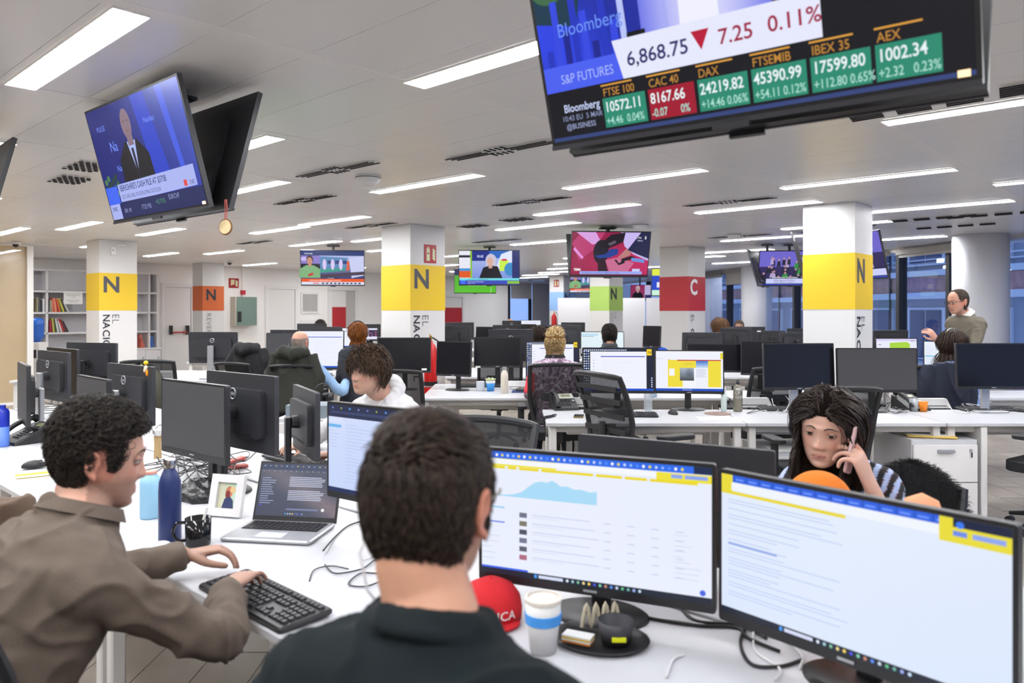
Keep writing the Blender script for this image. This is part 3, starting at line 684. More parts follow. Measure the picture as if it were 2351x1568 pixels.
def c_laptop(w, h):
    c = Canvas(w, h); c.grad(0, 0, w, h, lambda u, v: mix('4a4f63', 'a08a8c', max(0, .75 - abs(u * .9 + v - 1.0) * 2.2) * (.4 + .6 * u)), 12, 10); c.rect(0, h * .88, w, h, '34405e')
    for i in range(14): c.ell(w * (.04 + .07 * i), h * .955, w * .008, h * .013, ('b8c0d8', '8090c0', 'd8c870', 'c88a80')[i % 4], 8); c.ell(w * (.03 + .07 * i), h * .86, w * .008, h * .01, '9098b8', 8)
    c.lines(w * .03, h * .22, w * .22, h * .74, 12, 'aeb8dc', (.5, 1), .25); 
    for y0, y1, n in ((.56, .76, 6), (.3, .5, 6)): c.lines(w * .38, h * y0, w * .84, h * y1, n, 'd0d6ee', (.85, 1), .4)
    c.rect(w * .38, h * .12, w * .78, h * .15, '7b83a8'); c.ell(w * .84, h * .14, w * .02, h * .03, 'f2f2fa'); c.ell(w * .05, h * .2, w * .01, h * .017, '5a50f0')
    for i in range(8): c.ell(w * (.38 + .03 * i), h * .05, w * .009, h * .014, ('40b0f8', 'c8d0e0', 'e0e0e0', 'f0d850', '6070d0', '7090e0', '5058e0', 'a8b0d0')[i], 8)
    return c
# ---- televisions
def tv(label, p, rz, tilt, Wt=1.02, Ht=.594, content=None, remote=False, name='television', zc=None):
    t = thing(name, label, 'television', (p[0], p[1], p[2]), rz)
    tm = Matrix.Rotation(tilt, 4, 'X')   # top leans towards the viewer
    q = MB(); q.T = tm; q.box((0, .012, 0), (Wt, .024, Ht)); q.box((0, .035, -.03), (Wt * .62, .03, Ht * .7)); q.build('housing', M_BLK, t)
    q = MB(); q.T = tm; q.box((0, -.002, -Ht / 2 + .004), (Wt, .006, .012)); q.box((0, -.004, -Ht / 2 - .006), (.09, .012, .014)); q.build('lower_trim', M_DGREY, t)
    w, h = Wt - .02, Ht - .03
    if content:
        c = content(w, h); o = c.build('display', t); o.matrix_local = tm @ Matrix.Translation((0, -.0006, -h / 2 + .004))
    else:
        q = MB(); q.T = tm; q.box((0, -.0008, .004), (w, .0015, h)); q.build('display', M_NAVY, t)
    q = MB(); q.T = tm
    for i in range(9): q.box((Wt * .4, .0255, -.2 + i * .035), (.02, .003, .012))
    q.build('port', M_SLOT, t)
    if remote:
        q = MB(); q.T = tm; q.box((Wt * .47, -.003, -Ht / 2 + .025), (.022, .006, .014)); q.build('sensor', mat('warm_sensor', 'ffe0b0', .4, emit=.8), t)
    # ceiling pole
    top = H - p[2] - .012
    q = MB(); q.box((0, .15, top - .008), (.2, .16, .016)); q.box((0, .15, top / 2), (.04, .04, top)); q.box((0, .09, 0), (.06, .13, .03)); q.build('ceiling_bracket', M_DGREY, t)
    return t
def man(c, x, y, s, suit='16161e', skin='c89c88', hair=None, shirt='e8e8f4', tie=None, w=1.0):
    c.poly([(x - .5 * s * w, y), (x - .46 * s * w, y + .5 * s), (x - .2 * s, y + .72 * s), (x + .2 * s, y + .72 * s), (x + .46 * s * w, y + .5 * s), (x + .5 * s * w, y)], suit)
    if shirt: c.poly([(x - .12 * s, y + .72 * s), (x + .14 * s, y + .72 * s), (x + .02 * s, y + .2 * s)], shirt)
    if tie: c.poly([(x - .03 * s, y + .62 * s), (x + .04 * s, y + .62 * s), (x + .05 * s, y + .2 * s), (x - .01 * s, y + .2 * s)], tie)
    c.rect(x - .08 * s, y + .66 * s, x + .09 * s, y + .82 * s, skin)
    if hair: c.ell(x, y + 1.03 * s, .185 * s, .24 * s, hair)
    c.ell(x - .01 * s, y + .96 * s, .15 * s, .21 * s, skin)
    for dx in (-.06, .05): c.ell(x + dx * s - .01 * s, y + 1.0 * s, .018 * s, .012 * s, '3a2c2c', 8)
    c.rect(x - .06 * s, y + .86 * s, x + .04 * s, y + .873 * s, '8a5a50')
def v_suit(w, h):
    c = Canvas(w, h); c.grad(0, 0, w, h, lambda u, v: mix('141f78', '4a62d0', max(0, min(1, (u - .45) * 1.3 + (v - .5) * .5))), 8, 6)
    c.poly([(w * .62, 0), (w * .78, 0), (w * .66, h), (w * .52, h)], '2440c8'); c.poly([(w * .86, h * .2), (w * .9, h * .2), (w * .84, h), (w * .78, h)], '3f5ae0')
    for x, y, t_, s_ in ((.08, .8, 'PULSE', .05), (.18, .6, 'Na', .1), (.2, .42, 'Nasdaq', .06), (.6, .75, 'Nasdaq', .05)): c.text(t_, w * x, h * y, s_ * h * 1.3, '6f8cf5', .005)
    for i in range(14): c.ell(w * (.02 + .012 * i), h * (.2 + .03 * (i * 5 % 7)), w * .02, h * .03, ('2f5a3c', '4a7a4a', '1f4030')[i % 3], 7)
    man(c, w * .42, h * .2, h * .62, '15151f', '86707e', None, 'a8b8f0', '232038')
    c.poly([(w * .15, h * .14), (w * .96, h * .16), (w * .96, h * .33), (w * .15, h * .31)], 'aab4f0'); c.text("BERKSHIRE'S CASH PILE AT $370B", w * .17, h * .245, h * .075, '303878', .01, .82)
    c.text('CEO GREG ABEL ON DEVELOPING OUTLOOK', w * .17, h * .175, h * .05, '4a5290', 0, .75); c.rect(w * .84, h * .17, w * .87, h * .22, 'e04848'); c.text('CNBC', w * .89, h * .175, h * .05, '303878', 0, .7)
    c.rect(0, 0, w, h * .15, '20295e'); c.text('FTSE MIB', w * .36, h * .05, h * .06, '8a94c8', 0, .8); c.text('+0.71%', w * .52, h * .07, h * .06, '5aa070'); c.text('EUR/CHF', w * .66, h * .09, h * .06, '9aa4d8', 0, .8)
    c.rect(0, h * .14, w * .14, h * .3, '3f66f2'); c.rect(0, 0, w * .12, h * .14, 'a8b2ee'); c.text('CNBC', w * .02, h * .08, h * .05, '30407a', .01, .8); c.text('EX: 10', w * .16, h * .05, h * .05, 'b8c0f0'); return c
def v_ticker(w, h):
    c = Canvas(w, h); c.rect(0, 0, w, h, '14141c'); W_ = w
    c.grad(0, h * .24, w * .72, h, lambda u, v: mix('1a2a9c', '2f46e8', .5 + .5 * math.sin(u * 9 + v * 4)), 10, 8)
    c.poly([(0, h * .55), (w * .12, h * .5), (w * .2, h), (0, h)], '1a3a50'); c.ell(w * .05, h * .72, w * .06, h * .1, '3f6a48'); c.ell(w * .1, h * .85, w * .06, h * .1, '2c6078')
    for i in range(9): c.rect(w * (.02 + .028 * i), h * .3, w * (.04 + .028 * i), h * (.42 + .07 * (i * 3 % 5)), ('2236c0', '3448e0', '1a2490')[i % 3])
    c.poly([(w * .245, h * .3), (w * .262, h * .3), (w * .255, h), (w * .238, h)], 'b8c4f8'); c.rect(w * .19, h * .62, w * .225, h * .68, 'c8d8ff')
    c.text('Bloomberg', w * .06, h * .47, h * .085, '6a90f4', 0, .9)
    c.grad(w * .3, h * .3, w * .62, h, lambda u, v: mix('7078e8', 'd8d8fc', math.sin(u * 3.1)), 10, 4); c.poly([(w * .40, h * .3), (w * .50, h * .3), (w * .49, h), (w * .41, h)], 'f0f0fe')
    c.poly([(w * .36, h * .3), (w * .375, h * .3), (w * .36, h), (w * .345, h)], 'a8acf4'); c.poly([(w * .25, h * .22), (w * .31, h * .22), (w * .31, h * .42), (w * .26, h * .42)], '101018')
    c.ell(w * .34, h * .74, w * .03, h * .04, '8a5030'); c.rect(w * .62, h * .3, w * .72, h, '4a3048')
    c.poly([(0, h * .23), (w * .235, h * .23), (w * .22, h * .345), (0, h * .345)], '4a60f0'); c.text('S&P FUTURES', w * .05, h * .262, h * .06, 'a8b8fa', 0, .8)
    c.poly([(w * .235, h * .23), (w * .72, h * .23), (w * .72, h * .4), (w * .215, h * .4)], 'e6e8fc')
    c.text('6,868.75', w * .25, h * .28, h * .086, '30306a', .012); c.poly([(w * .425, h * .36), (w * .47, h * .36), (w * .4475, h * .28)], 'b81838'); c.text('7.25', w * .49, h * .285, h * .086, 'a02848', .012); c.text('0.11%', w * .605, h * .29, h * .086, 'a02848', .012)
    c.text('IFORCE, which combines', w * .735, h * .42, h * .055, 'c8d4f8', .006, .75); c.text('UFORCE, which combines', w * .735, h * .5, h * .055, '8a96d8', .004, .75)
    c.text('Bloomberg', w * .045, h * .13, h * .052, 'c8d4f8', .012, .85); c.text('10:43 EU  5 MAR', w * .035, h * .09, h * .035, '8a94b8', .004, .9); c.text('@BUSINESS', w * .045, h * .05, h * .035, '98a2c8', .006, .9)
    D = (('FTSE 100', '10572.11', '+4.46  0.04%', '2a8a70'), ('CAC 40', '8167.66', '-0.07      0%', 'a01830'), ('DAX', '24219.82', '+14.46 0.06%', '2a8a70'), ('FTSEMIB', '45390.99', '+54.11 0.12%', '2a8a70'), ('IBEX 35', '17599.80', '+112.80 0.65%', '2a8a70'), ('AEX', '1002.34', '+2.32   0.23%', '2a8a70'))
    for i, (a_, b_, d_, col) in enumerate(D):
        x = .166 + i * .131; c.rect(w * x, h * .215, w * (x + .09), h * .222, 'e0a040'); c.text(a_, w * (x + .004), h * .17, h * .05, 'c08838', .006, .85); c.rect(w * x, h * .03, w * (x + .122), h * .162, col)
        c.text(b_, w * (x + .004), h * .1, h * .064, 'e8f4f8', .016, .8); c.text(d_, w * (x + .004), h * .042, h * .05, 'a8dcd0', .01, .74)
    c.rect(0, 0, w, h * .018, '34447a'); return c
def v_green_sweater(w, h):
    c = Canvas(w, h); c.rect(0, 0, w, h, '2c3c74'); c.text('RODALIES', w * .06, h * .9, h * .05, 'f0f0f8', .015); 
    c.rect(0, h * .2, w * .3, h * .86, '1c1c2c'); c.rect(0, h * .62, w * .3, h * .86, '8a7ac8'); c.ell(w * .05, h * .76, w * .05, h * .06, 'c8b8f0'); man(c, w * .14, h * .2, h * .52, '7fb07c', 'c8907c', '3a2a2a', None, None, 1.2); c.poly([(w * .1, h * .24), (w * .18, h * .28), (w * .2, h * .36), (w * .12, h * .32)], 'c83030')
    c.grad(w * .3, h * .2, w, h * .86, lambda u, v: mix('3a3f70', 'b8c0ec', v), 6, 6); c.poly([(w * .3, h * .35), (w * .7, h * .42), (w * .74, h * .8), (w * .3, h * .84)], '5a88b8'); c.poly([(w * .3, h * .35), (w * .7, h * .42), (w * .7, h * .5), (w * .3, h * .46)], '3a9a88')
    for i in range(3): c.rect(w * (.42 + .12 * i), h * .62, w * (.49 + .12 * i), h * .72, '31407c'); c.ell(w * (.37 + .13 * i), h * .6, w * .03, h * .16, 'd8c8f0')
    c.poly([(w * .72, h * .42), (w * .76, h * .42), (w * .77, h * .7), (w * .73, h * .7)], 'e05a28'); c.poly([(w * .8, h * .2), (w, h * .28), (w, h * .86), (w * .76, h * .8)], 'c8cdf0'); c.poly([(w * .3, h * .2), (w, h * .3), (w, h * .4), (w * .3, h * .3)], '4a3c50')
    c.rect(0, h * .08, w, h * .175, 'e85a20'); c.text('CANCELLACIONS, RESPERADES PELS LIMITS DE VELOCITAT', w * .12, h * .105, h * .055, 'ffe8d8', .01, .62); c.rect(w * .4, h * .178, w * .62, h * .215, '20285a'); c.text('CAOS DE RODALIES', w * .41, h * .184, h * .03, 'f0f0f8', .01, .7)
    c.rect(0, 0, w, h * .08, 'dfe4f8'); c.rect(w * .18, h * .03, w * .28, h * .055, 'd84020')
    for i in range(10): c.rect(w * (.32 + .065 * i), h * .02, w * (.36 + .065 * i), h * .06, '2a3060')
    return c
def v_blonde(w, h):
    c = Canvas(w, h); c.grad(0, 0, w, h, lambda u, v: mix('6f86d8', 'b8c4ee', v), 4, 4); c.rect(w * .2, h * .7, w * .5, h, '1f2f88'); c.rect(w * .5, h * .78, w * .85, h, '2c68c0'); c.text('RNE', w * .3, h * .8, h * .1, 'c8d0f8', .02)
    c.poly([(w * .62, h * .55), (w * .7, h * .9), (w * .85, h), (w, h), (w, h * .4), (w * .7, h * .4)], 'dfe6fa'); c.rect(w * .67, h * .4, w * .82, h * .72, 'c8ee4a'); c.ell(w * .75, h * .73, w * .05, h * .03, 'd02050'); c.ell(w * .85, h * .45, w * .1, h * .2, '3a8ac8'); c.rect(w * .88, h * .1, w, h, '18246c')
    c.rect(0, 0, w * .185, h, 'e8e8f4'); c.rect(0, h * .8, w * .185, h * .87, '2a2a38'); c.rect(0, h * .4, w * .185, h * .48, '4a90d0'); c.rect(0, h * .2, w * .185, h * .4, 'e05a20'); c.rect(w * .185, h * .1, w * .215, h, '8ac030')
    c.ell(w * .53, h * .72, w * .09, h * .19, 'c8c4d8'); c.poly([(w * .44, h * .5), (w * .62, h * .5), (w * .6, h * .75), (w * .46, h * .75)], 'c8c4d8'); c.poly([(w * .33, h * .18), (w * .4, h * .5), (w * .5, h * .56), (w * .64, h * .54), (w * .72, h * .18)], '16161f'); c.rect(w * .49, h * .48, w * .55, h * .6, 'd0a090'); c.ell(w * .515, h * .68, w * .05, h * .12, 'd8ac9c')
    c.rect(0, h * .12, w, h * .185, '70d8e0'); c.text('UN TREN CALCINAT, UN GRAN NOMBRE D AFECTATS', w * .14, h * .132, h * .04, '3050a0', .008, .62); c.rect(0, 0, w, h * .12, '3a48b8'); c.rect(w * .02, h * .01, w * .1, h * .12, '3a70f0'); c.text('El metro i el bus tenen moltes incidencies', w * .14, h * .065, h * .04, 'f0f0ff', .008, .7); c.text('Seguiment en directe', w * .14, h * .02, h * .035, 'd0d4f8', .006, .7); c.rect(w * .8, h * .02, w, h * .1, '8ac030'); return c
def v_fuel(w, h):
    c = Canvas(w, h); c.grad(0, 0, w, h, lambda u, v: mix('8a1440', 'c02860', u + .3 * math.sin(v * 5)), 6, 5); c.poly([(0, h * .75), (w * .12, h), (w * .42, h), (w * .3, h * .62), (w * .1, h * .35)], 'b83a70')
    c.poly([(w * .05, h), (w * .3, h), (w * .38, h * .75), (w * .26, h * .72)], 'd8a0e0'); c.poly([(w * .02, h * .6), (w * .14, h * .38), (w * .16, h * .42), (w * .04, h * .66)], 'e090d8'); c.poly([(w * .62, h), (w, h), (w, h * .35), (w * .8, h * .5), (w * .68, h * .68)], 'c8b8f0')
    c.ell(w * .38, h * .55, w * .1, h * .28, '1c1828'); c.poly([(w * .34, h * .7), (w * .5, h * .95), (w * .68, h * 1), (w * .66, h * .78), (w * .46, h * .62)], '1c1420'); c.poly([(w * .46, h * .74), (w * .55, h * .82), (w * .57, h * .76), (w * .49, h * .69)], '5a5260')
    c.poly([(w * .36, h * .0), (w * .34, h * .4), (w * .44, h * .38), (w * .5, 0)], '2a0e22'); c.poly([(w * .5, h * .1), (w * .44, h * .36), (w * .6, h * .42), (w * .82, h * .3), (w * .74, h * .08)], 'c86a90')
    c.poly([(w * .3, h * .46), (w * .44, h * .5), (w * .5, h * .62), (w * .6, h * .62), (w * .6, h * .5), (w * .5, h * .42), (w * .36, h * .4)], '1f3c90'); c.poly([(w * .56, h * .36), (w * .62, h * .24), (w * .7, h * .3), (w * .68, h * .4), (w * .65, h * .39), (w * .65, h * .32), (w * .62, h * .29), (w * .58, h * .38)], '15151f')
    c.poly([(w * .6, h * .42), (w * .7, h * .62), (w * .78, h * .6), (w * .76, h * .48), (w * .66, h * .4)], 'b87a78'); c.poly([(w * .66, h * .4), (w * .78, h * .46), (w * .84, h * .42), (w * .7, h * .34)], '1a1620'); c.poly([(w * .78, h * .42), (w * .95, h * .38), (w * .95, h * .3), (w * .78, h * .34)], '6a90d8'); c.poly([(w * .72, h * .6), (w * .88, h), (w, h), (w, h * .4), (w * .85, h * .5)], '1c2048')
    c.text('...TN', w * .82, h * .86, h * .06, 'f0f0ff', .01); c.text('3', w * .93, h * .85, h * .09, 'ffffff', .03); c.text('Vallbona', w * .84, h * .8, h * .045, 'e0e0f8', .01, .8)
    c.rect(w * .12, h * .03, w * .93, h * .1, '9aa8ee'); c.text('ELS PREUS DE LA BENZINA COMENCEN A PUJAR', w * .15, h * .045, h * .055, '5a62b0', .008, .72); c.text('TEMA', w * .04, h * .11, h * .08, 'ffffff', .03, .8); c.rect(w * .8, h * .1, w * .9, h * .16, 'c8d0f8'); c.rect(0, 0, w, h * .025, '5a1030'); return c
def v_crowd(w, h):
    c = Canvas(w, h); c.rect(0, 0, w, h, '2a2058'); c.rect(0, h * .55, w, h, '6a62c8'); rr = random.Random(11)
    for i in range(34):
        x = rr.uniform(.02, .95); y = rr.uniform(.2, .78); s = .1 * (1.25 - y); c.poly([(w * (x - s * .6), h * (y - .16)), (w * (x - s * .4), h * y), (w * (x + s * .4), h * y), (w * (x + s * .6), h * (y - .16))], rr.choice(('14142a', '1c1c34', '2a8a3a', '20203c', 'b0a0d0'))); c.ell(w * x, h * (y + .035), w * .018, h * .038, 'b08898', 8)
    c.rect(0, 0, w, h * .22, '16163a'); c.rect(w * .12, h * .045, w, h * .19, 'c8ccf8'); c.text('Les amenaces de Trump a Espanya', w * .22, h * .21, h * .055, 'ffffff', .012, .9); c.text('Robles nega que el Gobierno', w * .24, h * .125, h * .055, '3a3a68', .008, .9); c.text('tornes a EE.UU. en la guerra', w * .24, h * .065, h * .055, '3a3a68', .008, .9); c.rect(0, 0, w, h * .03, '3048c0'); return c
def v_pitch(w, h):
    c = Canvas(w, h); c.grad(0, 0, w, h * .8, lambda u, v: mix('5ac02a', '4aa828', v), 3, 3); c.rect(0, h * .75, w, h, '2a2a58'); c.rect(w * .3, h * .3, w * .9, h * .31, 'c8f0b0'); c.rect(w * .88, 0, w * .89, h * .6, 'c8f0b0')
    for x, y in ((.3, .4), (.5, .5), (.62, .3), (.2, .6)): c.rect(w * x, h * y, w * (x + .01), h * (y + .08), '203060')
    return c
def v_pundit(w, h):
    c = Canvas(w, h); c.rect(0, 0, w, h, 'b8b0d8'); c.rect(0, 0, w * .7, h, '8a1c50'); man(c, w * .35, 0, h * .75, '14141f', 'b89090', 'c0b8c0', None); c.rect(w * .72, 0, w, h * .35, '2a2a60'); return c
def v_blue(w, h):
    c = Canvas(w, h); c.rect(0, 0, w, h, '2048c8'); c.rect(0, h * .75, w, h, 'e0e84a'); c.rect(0, 0, w * .5, h * .2, 'c8f0d8'); c.rect(w * .1, h * .3, w * .3, h * .5, 'e8e8f8'); return c
# ================================================================ televisions in the room
def tvpair(l1, l2, p, yaw, tilt, c1, c2=None, gap=.27, **k):
    tv(l1, p, yaw, tilt, content=c1, **k)
    n = Vector((-math.sin(yaw), math.cos(yaw), 0)) * gap
    if l2: tv(l2, (p[0] + n.x, p[1] + n.y, p[2]), yaw + math.pi, tilt, content=c2)
tvpair('hanging television at upper left showing a bald man in a suit', 'back of the dark television hanging behind the suited man television', (-1.811, 3.744, 2.278), R(-40.5), R(14.8), v_suit, v_pitch, remote=True)
tvpair('biggest hanging television at the top with stock market figures', 'dark television behind the stock market television', (.468, 1.743, 2.251), R(-37.6), R(16.4), v_ticker, v_suit, remote=True)
tvpair('hanging television with a presenter in a green sweater and a train', None, (-2.92, 12.45, 2.218), R(9), R(17), v_green_sweater)
tvpair('hanging television showing a blonde woman in black', None, (-.379, 12.72, 2.238), R(-.7), R(12), v_blonde)
tvpair('hanging television showing a hand filling a red car with fuel', 'back of the television behind the fuel pump television', (1.25, 9.735, 2.241), R(5.4), R(17.7), v_fuel, v_pitch)
tvpair('hanging television showing a crowd, left of the right yellow column', None, (4.497, 12.31, 2.205), R(-7.8), R(20), v_crowd)
tv('dark television seen from behind, left of the crowd television', (4.02, 12.5, 2.2), R(-118), R(16)); tv('dark television wedge touching the right yellow column', (3.95, 10.6, 2.28), R(-112), R(14))
tv('edge of a dark television right of the right yellow column', U(1962, 590, 9.6), R(-76), R(14), content=v_crowd)
p = U(1091, 646, 18.6); tv('small television with a green football pitch', p, R(4), R(10), content=v_pitch)
p = U(1350, 648, 21.5); tv('far television left of the green column with the same green sweater presenter', p, R(6), R(8), content=v_green_sweater)
p = U(1471, 672, 24); tv('far small television with a man on a crimson background', p, 0, R(8), .64, .5, content=v_pundit)
p = U(1552, 648, 16.2); tv('television mostly hidden behind the red column', p, R(-8), R(10), content=v_blue)
p = U(-40, 440, 4.6); tv('dark television cut off by the left edge', (p.x, p.y, 2.2), R(135), R(14))
# wooden disc on a cord hanging from the rear television
t = thing('wooden_pendant', 'round wooden slice hanging on a red and white cord under the television', 'ornament', U(518, 521, 3.55)); t.rotation_euler = (0, 0, R(-20))
q = MB(); q.T = Matrix.Rotation(R(90), 4, 'X'); q.lathe([(.001, -.006), (.032, -.006), (.0345, 0), (.032, .006), (.001, .006)], 28); q.build('disc', mat('wood_slice', 'e6cf9f', .6, var=.12, vscale=40), t, True)
q = MB(); q.T = Matrix.Rotation(R(90), 4, 'X'); q.tube([(.0345 * math.cos(6.2832 * i / 28), .0345 * math.sin(6.2832 * i / 28), 0) for i in range(28)], .004, 6, closed=True); q.build('bark_rim', mat('bark', '7a5230', .8), t, True)
for s in (-1, 1): q = MB(); q.tube([(s * .004, 0, .034), (s * .006 + .003, 0, .08), (s * .004, 0, .128)], .0025, 6); q.build('cord', mat('red_white_cord', 'c0605a', .8), t)
# ================================================================ small object builders
M_MESH = mat('chair_mesh', '17181d', .8, alpha=.86); M_FAB = mat('black_chair_fabric', '1c1d22', .9, bump=.3, bscale=500); M_FRAME = mat('chair_frame_black', '1f2024', .45)
def smooth_path(P, n=6):
    P = [Vector(p) for p in P]; out = []
    for i in range(len(P) - 1):
        a, b, c, d = P[max(i - 1, 0)], P[i], P[i + 1], P[min(i + 2, len(P) - 1)]
        for k in range(n):
            t = k / n; out.append(.5 * ((2 * b) + (c - a) * t + (2 * a - 5 * b + 4 * c - d) * t * t + (3 * b - a - 3 * c + d) * t ** 3))
    return out + [P[-1]]
CH_PROTO = {}
def chair_proto(kind):
    "faces +y; kind 'mesh' or 'ribbed'"
    t = thing('office_chair', 'x', 'chair')
    q = MB(); q.rbox((0, .02, .455), (.5, .48, .07), .09, n=5); q.build('seat', M_FAB, t, True)
    W_, z0, z1 = .235, .58, 1.03
    def by(z): return -.23 - .1 * ((z - .5) / .5) ** 1.5 + .03 * math.sin((z - .55) * 6)
    pts = []
    N = 10
    prof = [(-W_ * (.84 + .16 * min(1, k / 4)), z0 + (z1 - z0) * k / N) for k in range(N + 1)]
    loop = [(-x * -1, z) for x, z in prof]
    top = [(x * W_ / 8, z1 + .012 * (1 - (x / 8) ** 2)) for x in range(-7, 8)]
    right = [(-x, z) for x, z in reversed(prof)]
    bot = [(x * W_ * .84 / 4, z0 - .01) for x in range(3, -4, -1)]
    L = [(x, by(z) - .03 * (1 - (x / W_) ** 2), z) for x, z in prof + top + right + bot]
    q = MB(); q.tube(L, .0165, 8, closed=True, flat=1.1); q.build('backrest_frame', M_FRAME, t, True)
    q = MB(); G = []; nx = 8
    for k in range(N + 1):
        z = z0 + (z1 - z0) * k / N; ww = -prof[k][0]
        G.append([(ww * (2 * i / nx - 1), by(z) - .03 * (1 - (2 * i / nx - 1) ** 2) * 1.0, z) for i in range(nx + 1)])
    vs = [p for r in G for p in r]; fs = [(k * (nx + 1) + i, k * (nx + 1) + i + 1, (k + 1) * (nx + 1) + i + 1, (k + 1) * (nx + 1) + i) for k in range(N) for i in range(nx)]
    q.add(vs, fs); q.build('backrest_mesh', M_MESH, t, True)
    if kind == 'ribbed':
        for z in (.7, .79, .88, .96): q = MB(); q.box((0, by(z) - .036, z), (.42, .01, .03)); q.build('back_rib', M_FRAME, t)
    else: q = MB(); q.box((0, by(.78) - .045, .78), (.3, .02, .06)); q.build('lumbar_bar', M_FRAME, t)
    q = MB(); q.tube(smooth_path([(0, -.05, .4), (0, -.24, .42), (0, by(.6) - .05, .56), (0, by(.75) - .05, .75)]), .026, 8, flat=.6); q.build('back_spine', M_FRAME, t, True)
    for s in (-1, 1):
        q = MB(); q.tube([(s * .25, 0, .42), (s * .3, 0, .46), (s * .3, 0, .66)], .017, 8, flat=1.6); q.rbox((s * .29, .04, .67), (.085, .26, .03), .035); q.build('armrest', M_FRAME, t, True)
    q = MB(); q.tube([(0, 0, .12), (0, 0, .43)], .026, 12); q.box((0, 0, .415), (.2, .26, .03)); q.build('gas_column', M_FRAME, t, True)
    for i in range(5):
        a = R(72 * i + 18); e = (.31 * math.cos(a), .31 * math.sin(a))
        q = MB(); q.tube([(0, 0, .12), (e[0] * .5, e[1] * .5, .105), (e[0], e[1], .075)], [.032, .024, .017], 8, flat=.8); q.build('base_leg', M_FRAME, t, True)
        for s in (-1, 1):
            q = MB(); q.T = Matrix.Translation((e[0] - s * .014 * math.sin(a), e[1] + s * .014 * math.cos(a), .028)) @ Matrix.Rotation(a, 4, 'Z') @ Matrix.Rotation(R(90), 4, 'X'); q.lathe([(.001, -.01), (.026, -.01), (.027, 0), (.026, .01), (.001, .01)], 14); q.build('caster', M_FRAME, t, True)
    return t
def chair(label, p, rz, kind='mesh', group='office chairs', dz=0, sc=1):
    if kind not in CH_PROTO:
        t = chair_proto(kind); CH_PROTO[kind] = t
    else:
        s = CH_PROTO[kind]; t = s.copy(); COL.objects.link(t)
        for ch in s.children:
            c = ch.copy(); COL.objects.link(c); c.parent = t
    t.location = (p[0], p[1], dz); t.rotation_euler = (0, 0, rz); t['label'] = label; t['group'] = group; t.scale = (sc, sc, sc); return t
def keyboard(label, p, rz, z=DZ, single=False, L=.45, D=.155, m=None):
    t = thing('keyboard', label, 'keyboard', (p[0], p[1], z + .001), rz, 'black desk keyboards')
    tm = Matrix.Rotation(R(3), 4, 'X'); q = MB(); q.T = tm; q.rbox((0, 0, .01), (L, D, .016), .012); q.build('base', m or M_BLK, t)
    rows = []
    for r in range(6):
        y = D / 2 - .028 - r * .0192 - (.004 if r else -.004)
        for x0, n in ((-L / 2 + .018, 14), (L / 2 - .154, 3), (L / 2 - .088, 4)):
            for i in range(n):
                if n == 3 and r == 3: continue
                if n == 3 and r == 4 and i != 1: continue
                if n == 14 and r == 5 and 3 < i < 10:
                    if i == 6: rows.append((x0 + i * .0192 + .006, y, .09))
                    continue
                rows.append((x0 + i * .0192 + .006, y, .0165))
    if single:
        cache = {}
        for x, y, w in rows:
            if w not in cache:
                q = MB(); q.ring([[(sx * w / 2, sy * .0082, 0) for sx, sy in ((-1, -1), (1, -1), (1, 1), (-1, 1))], [(sx * (w / 2 - .002), sy * .0062, .006) for sx, sy in ((-1, -1), (1, -1), (1, 1), (-1, 1))]]); o = q.build('key', M_KEY, t); cache[w] = o.data
            else: o = bpy.data.objects.new('key', cache[w]); COL.objects.link(o); o.parent = t
            o.matrix_local = tm @ Matrix.Translation((x, y, .018))
    else:
        q = MB(); q.T = tm
        for x, y, w in rows: q.ring([[(x + sx * w / 2, y + sy * .0082, .018) for sx, sy in ((-1, -1), (1, -1), (1, 1), (-1, 1))], [(x + sx * (w / 2 - .002), y + sy * .0062, .024) for sx, sy in ((-1, -1), (1, -1), (1, 1), (-1, 1))]])
        o = q.build('keys', M_KEY, t); o['kind'] = 'stuff'
    return t
def mouse(label, p, rz, z=DZ, m=None):
    t = thing('mouse', label, 'mouse', (p[0], p[1], z + .001), rz, 'computer mice')
    q = MB(); q.sphere((0, 0, .004), (.03, .055, .032), 16, 10); v = [(x, y, max(zz, 0)) for x, y, zz in q.v]; q.v = v; q.build('shell', m or M_BLK, t, 'all')
    q = MB(); q.box((0, .028, .03), (.006, .016, .008)); q.build('wheel', M_DGREY, t); return t
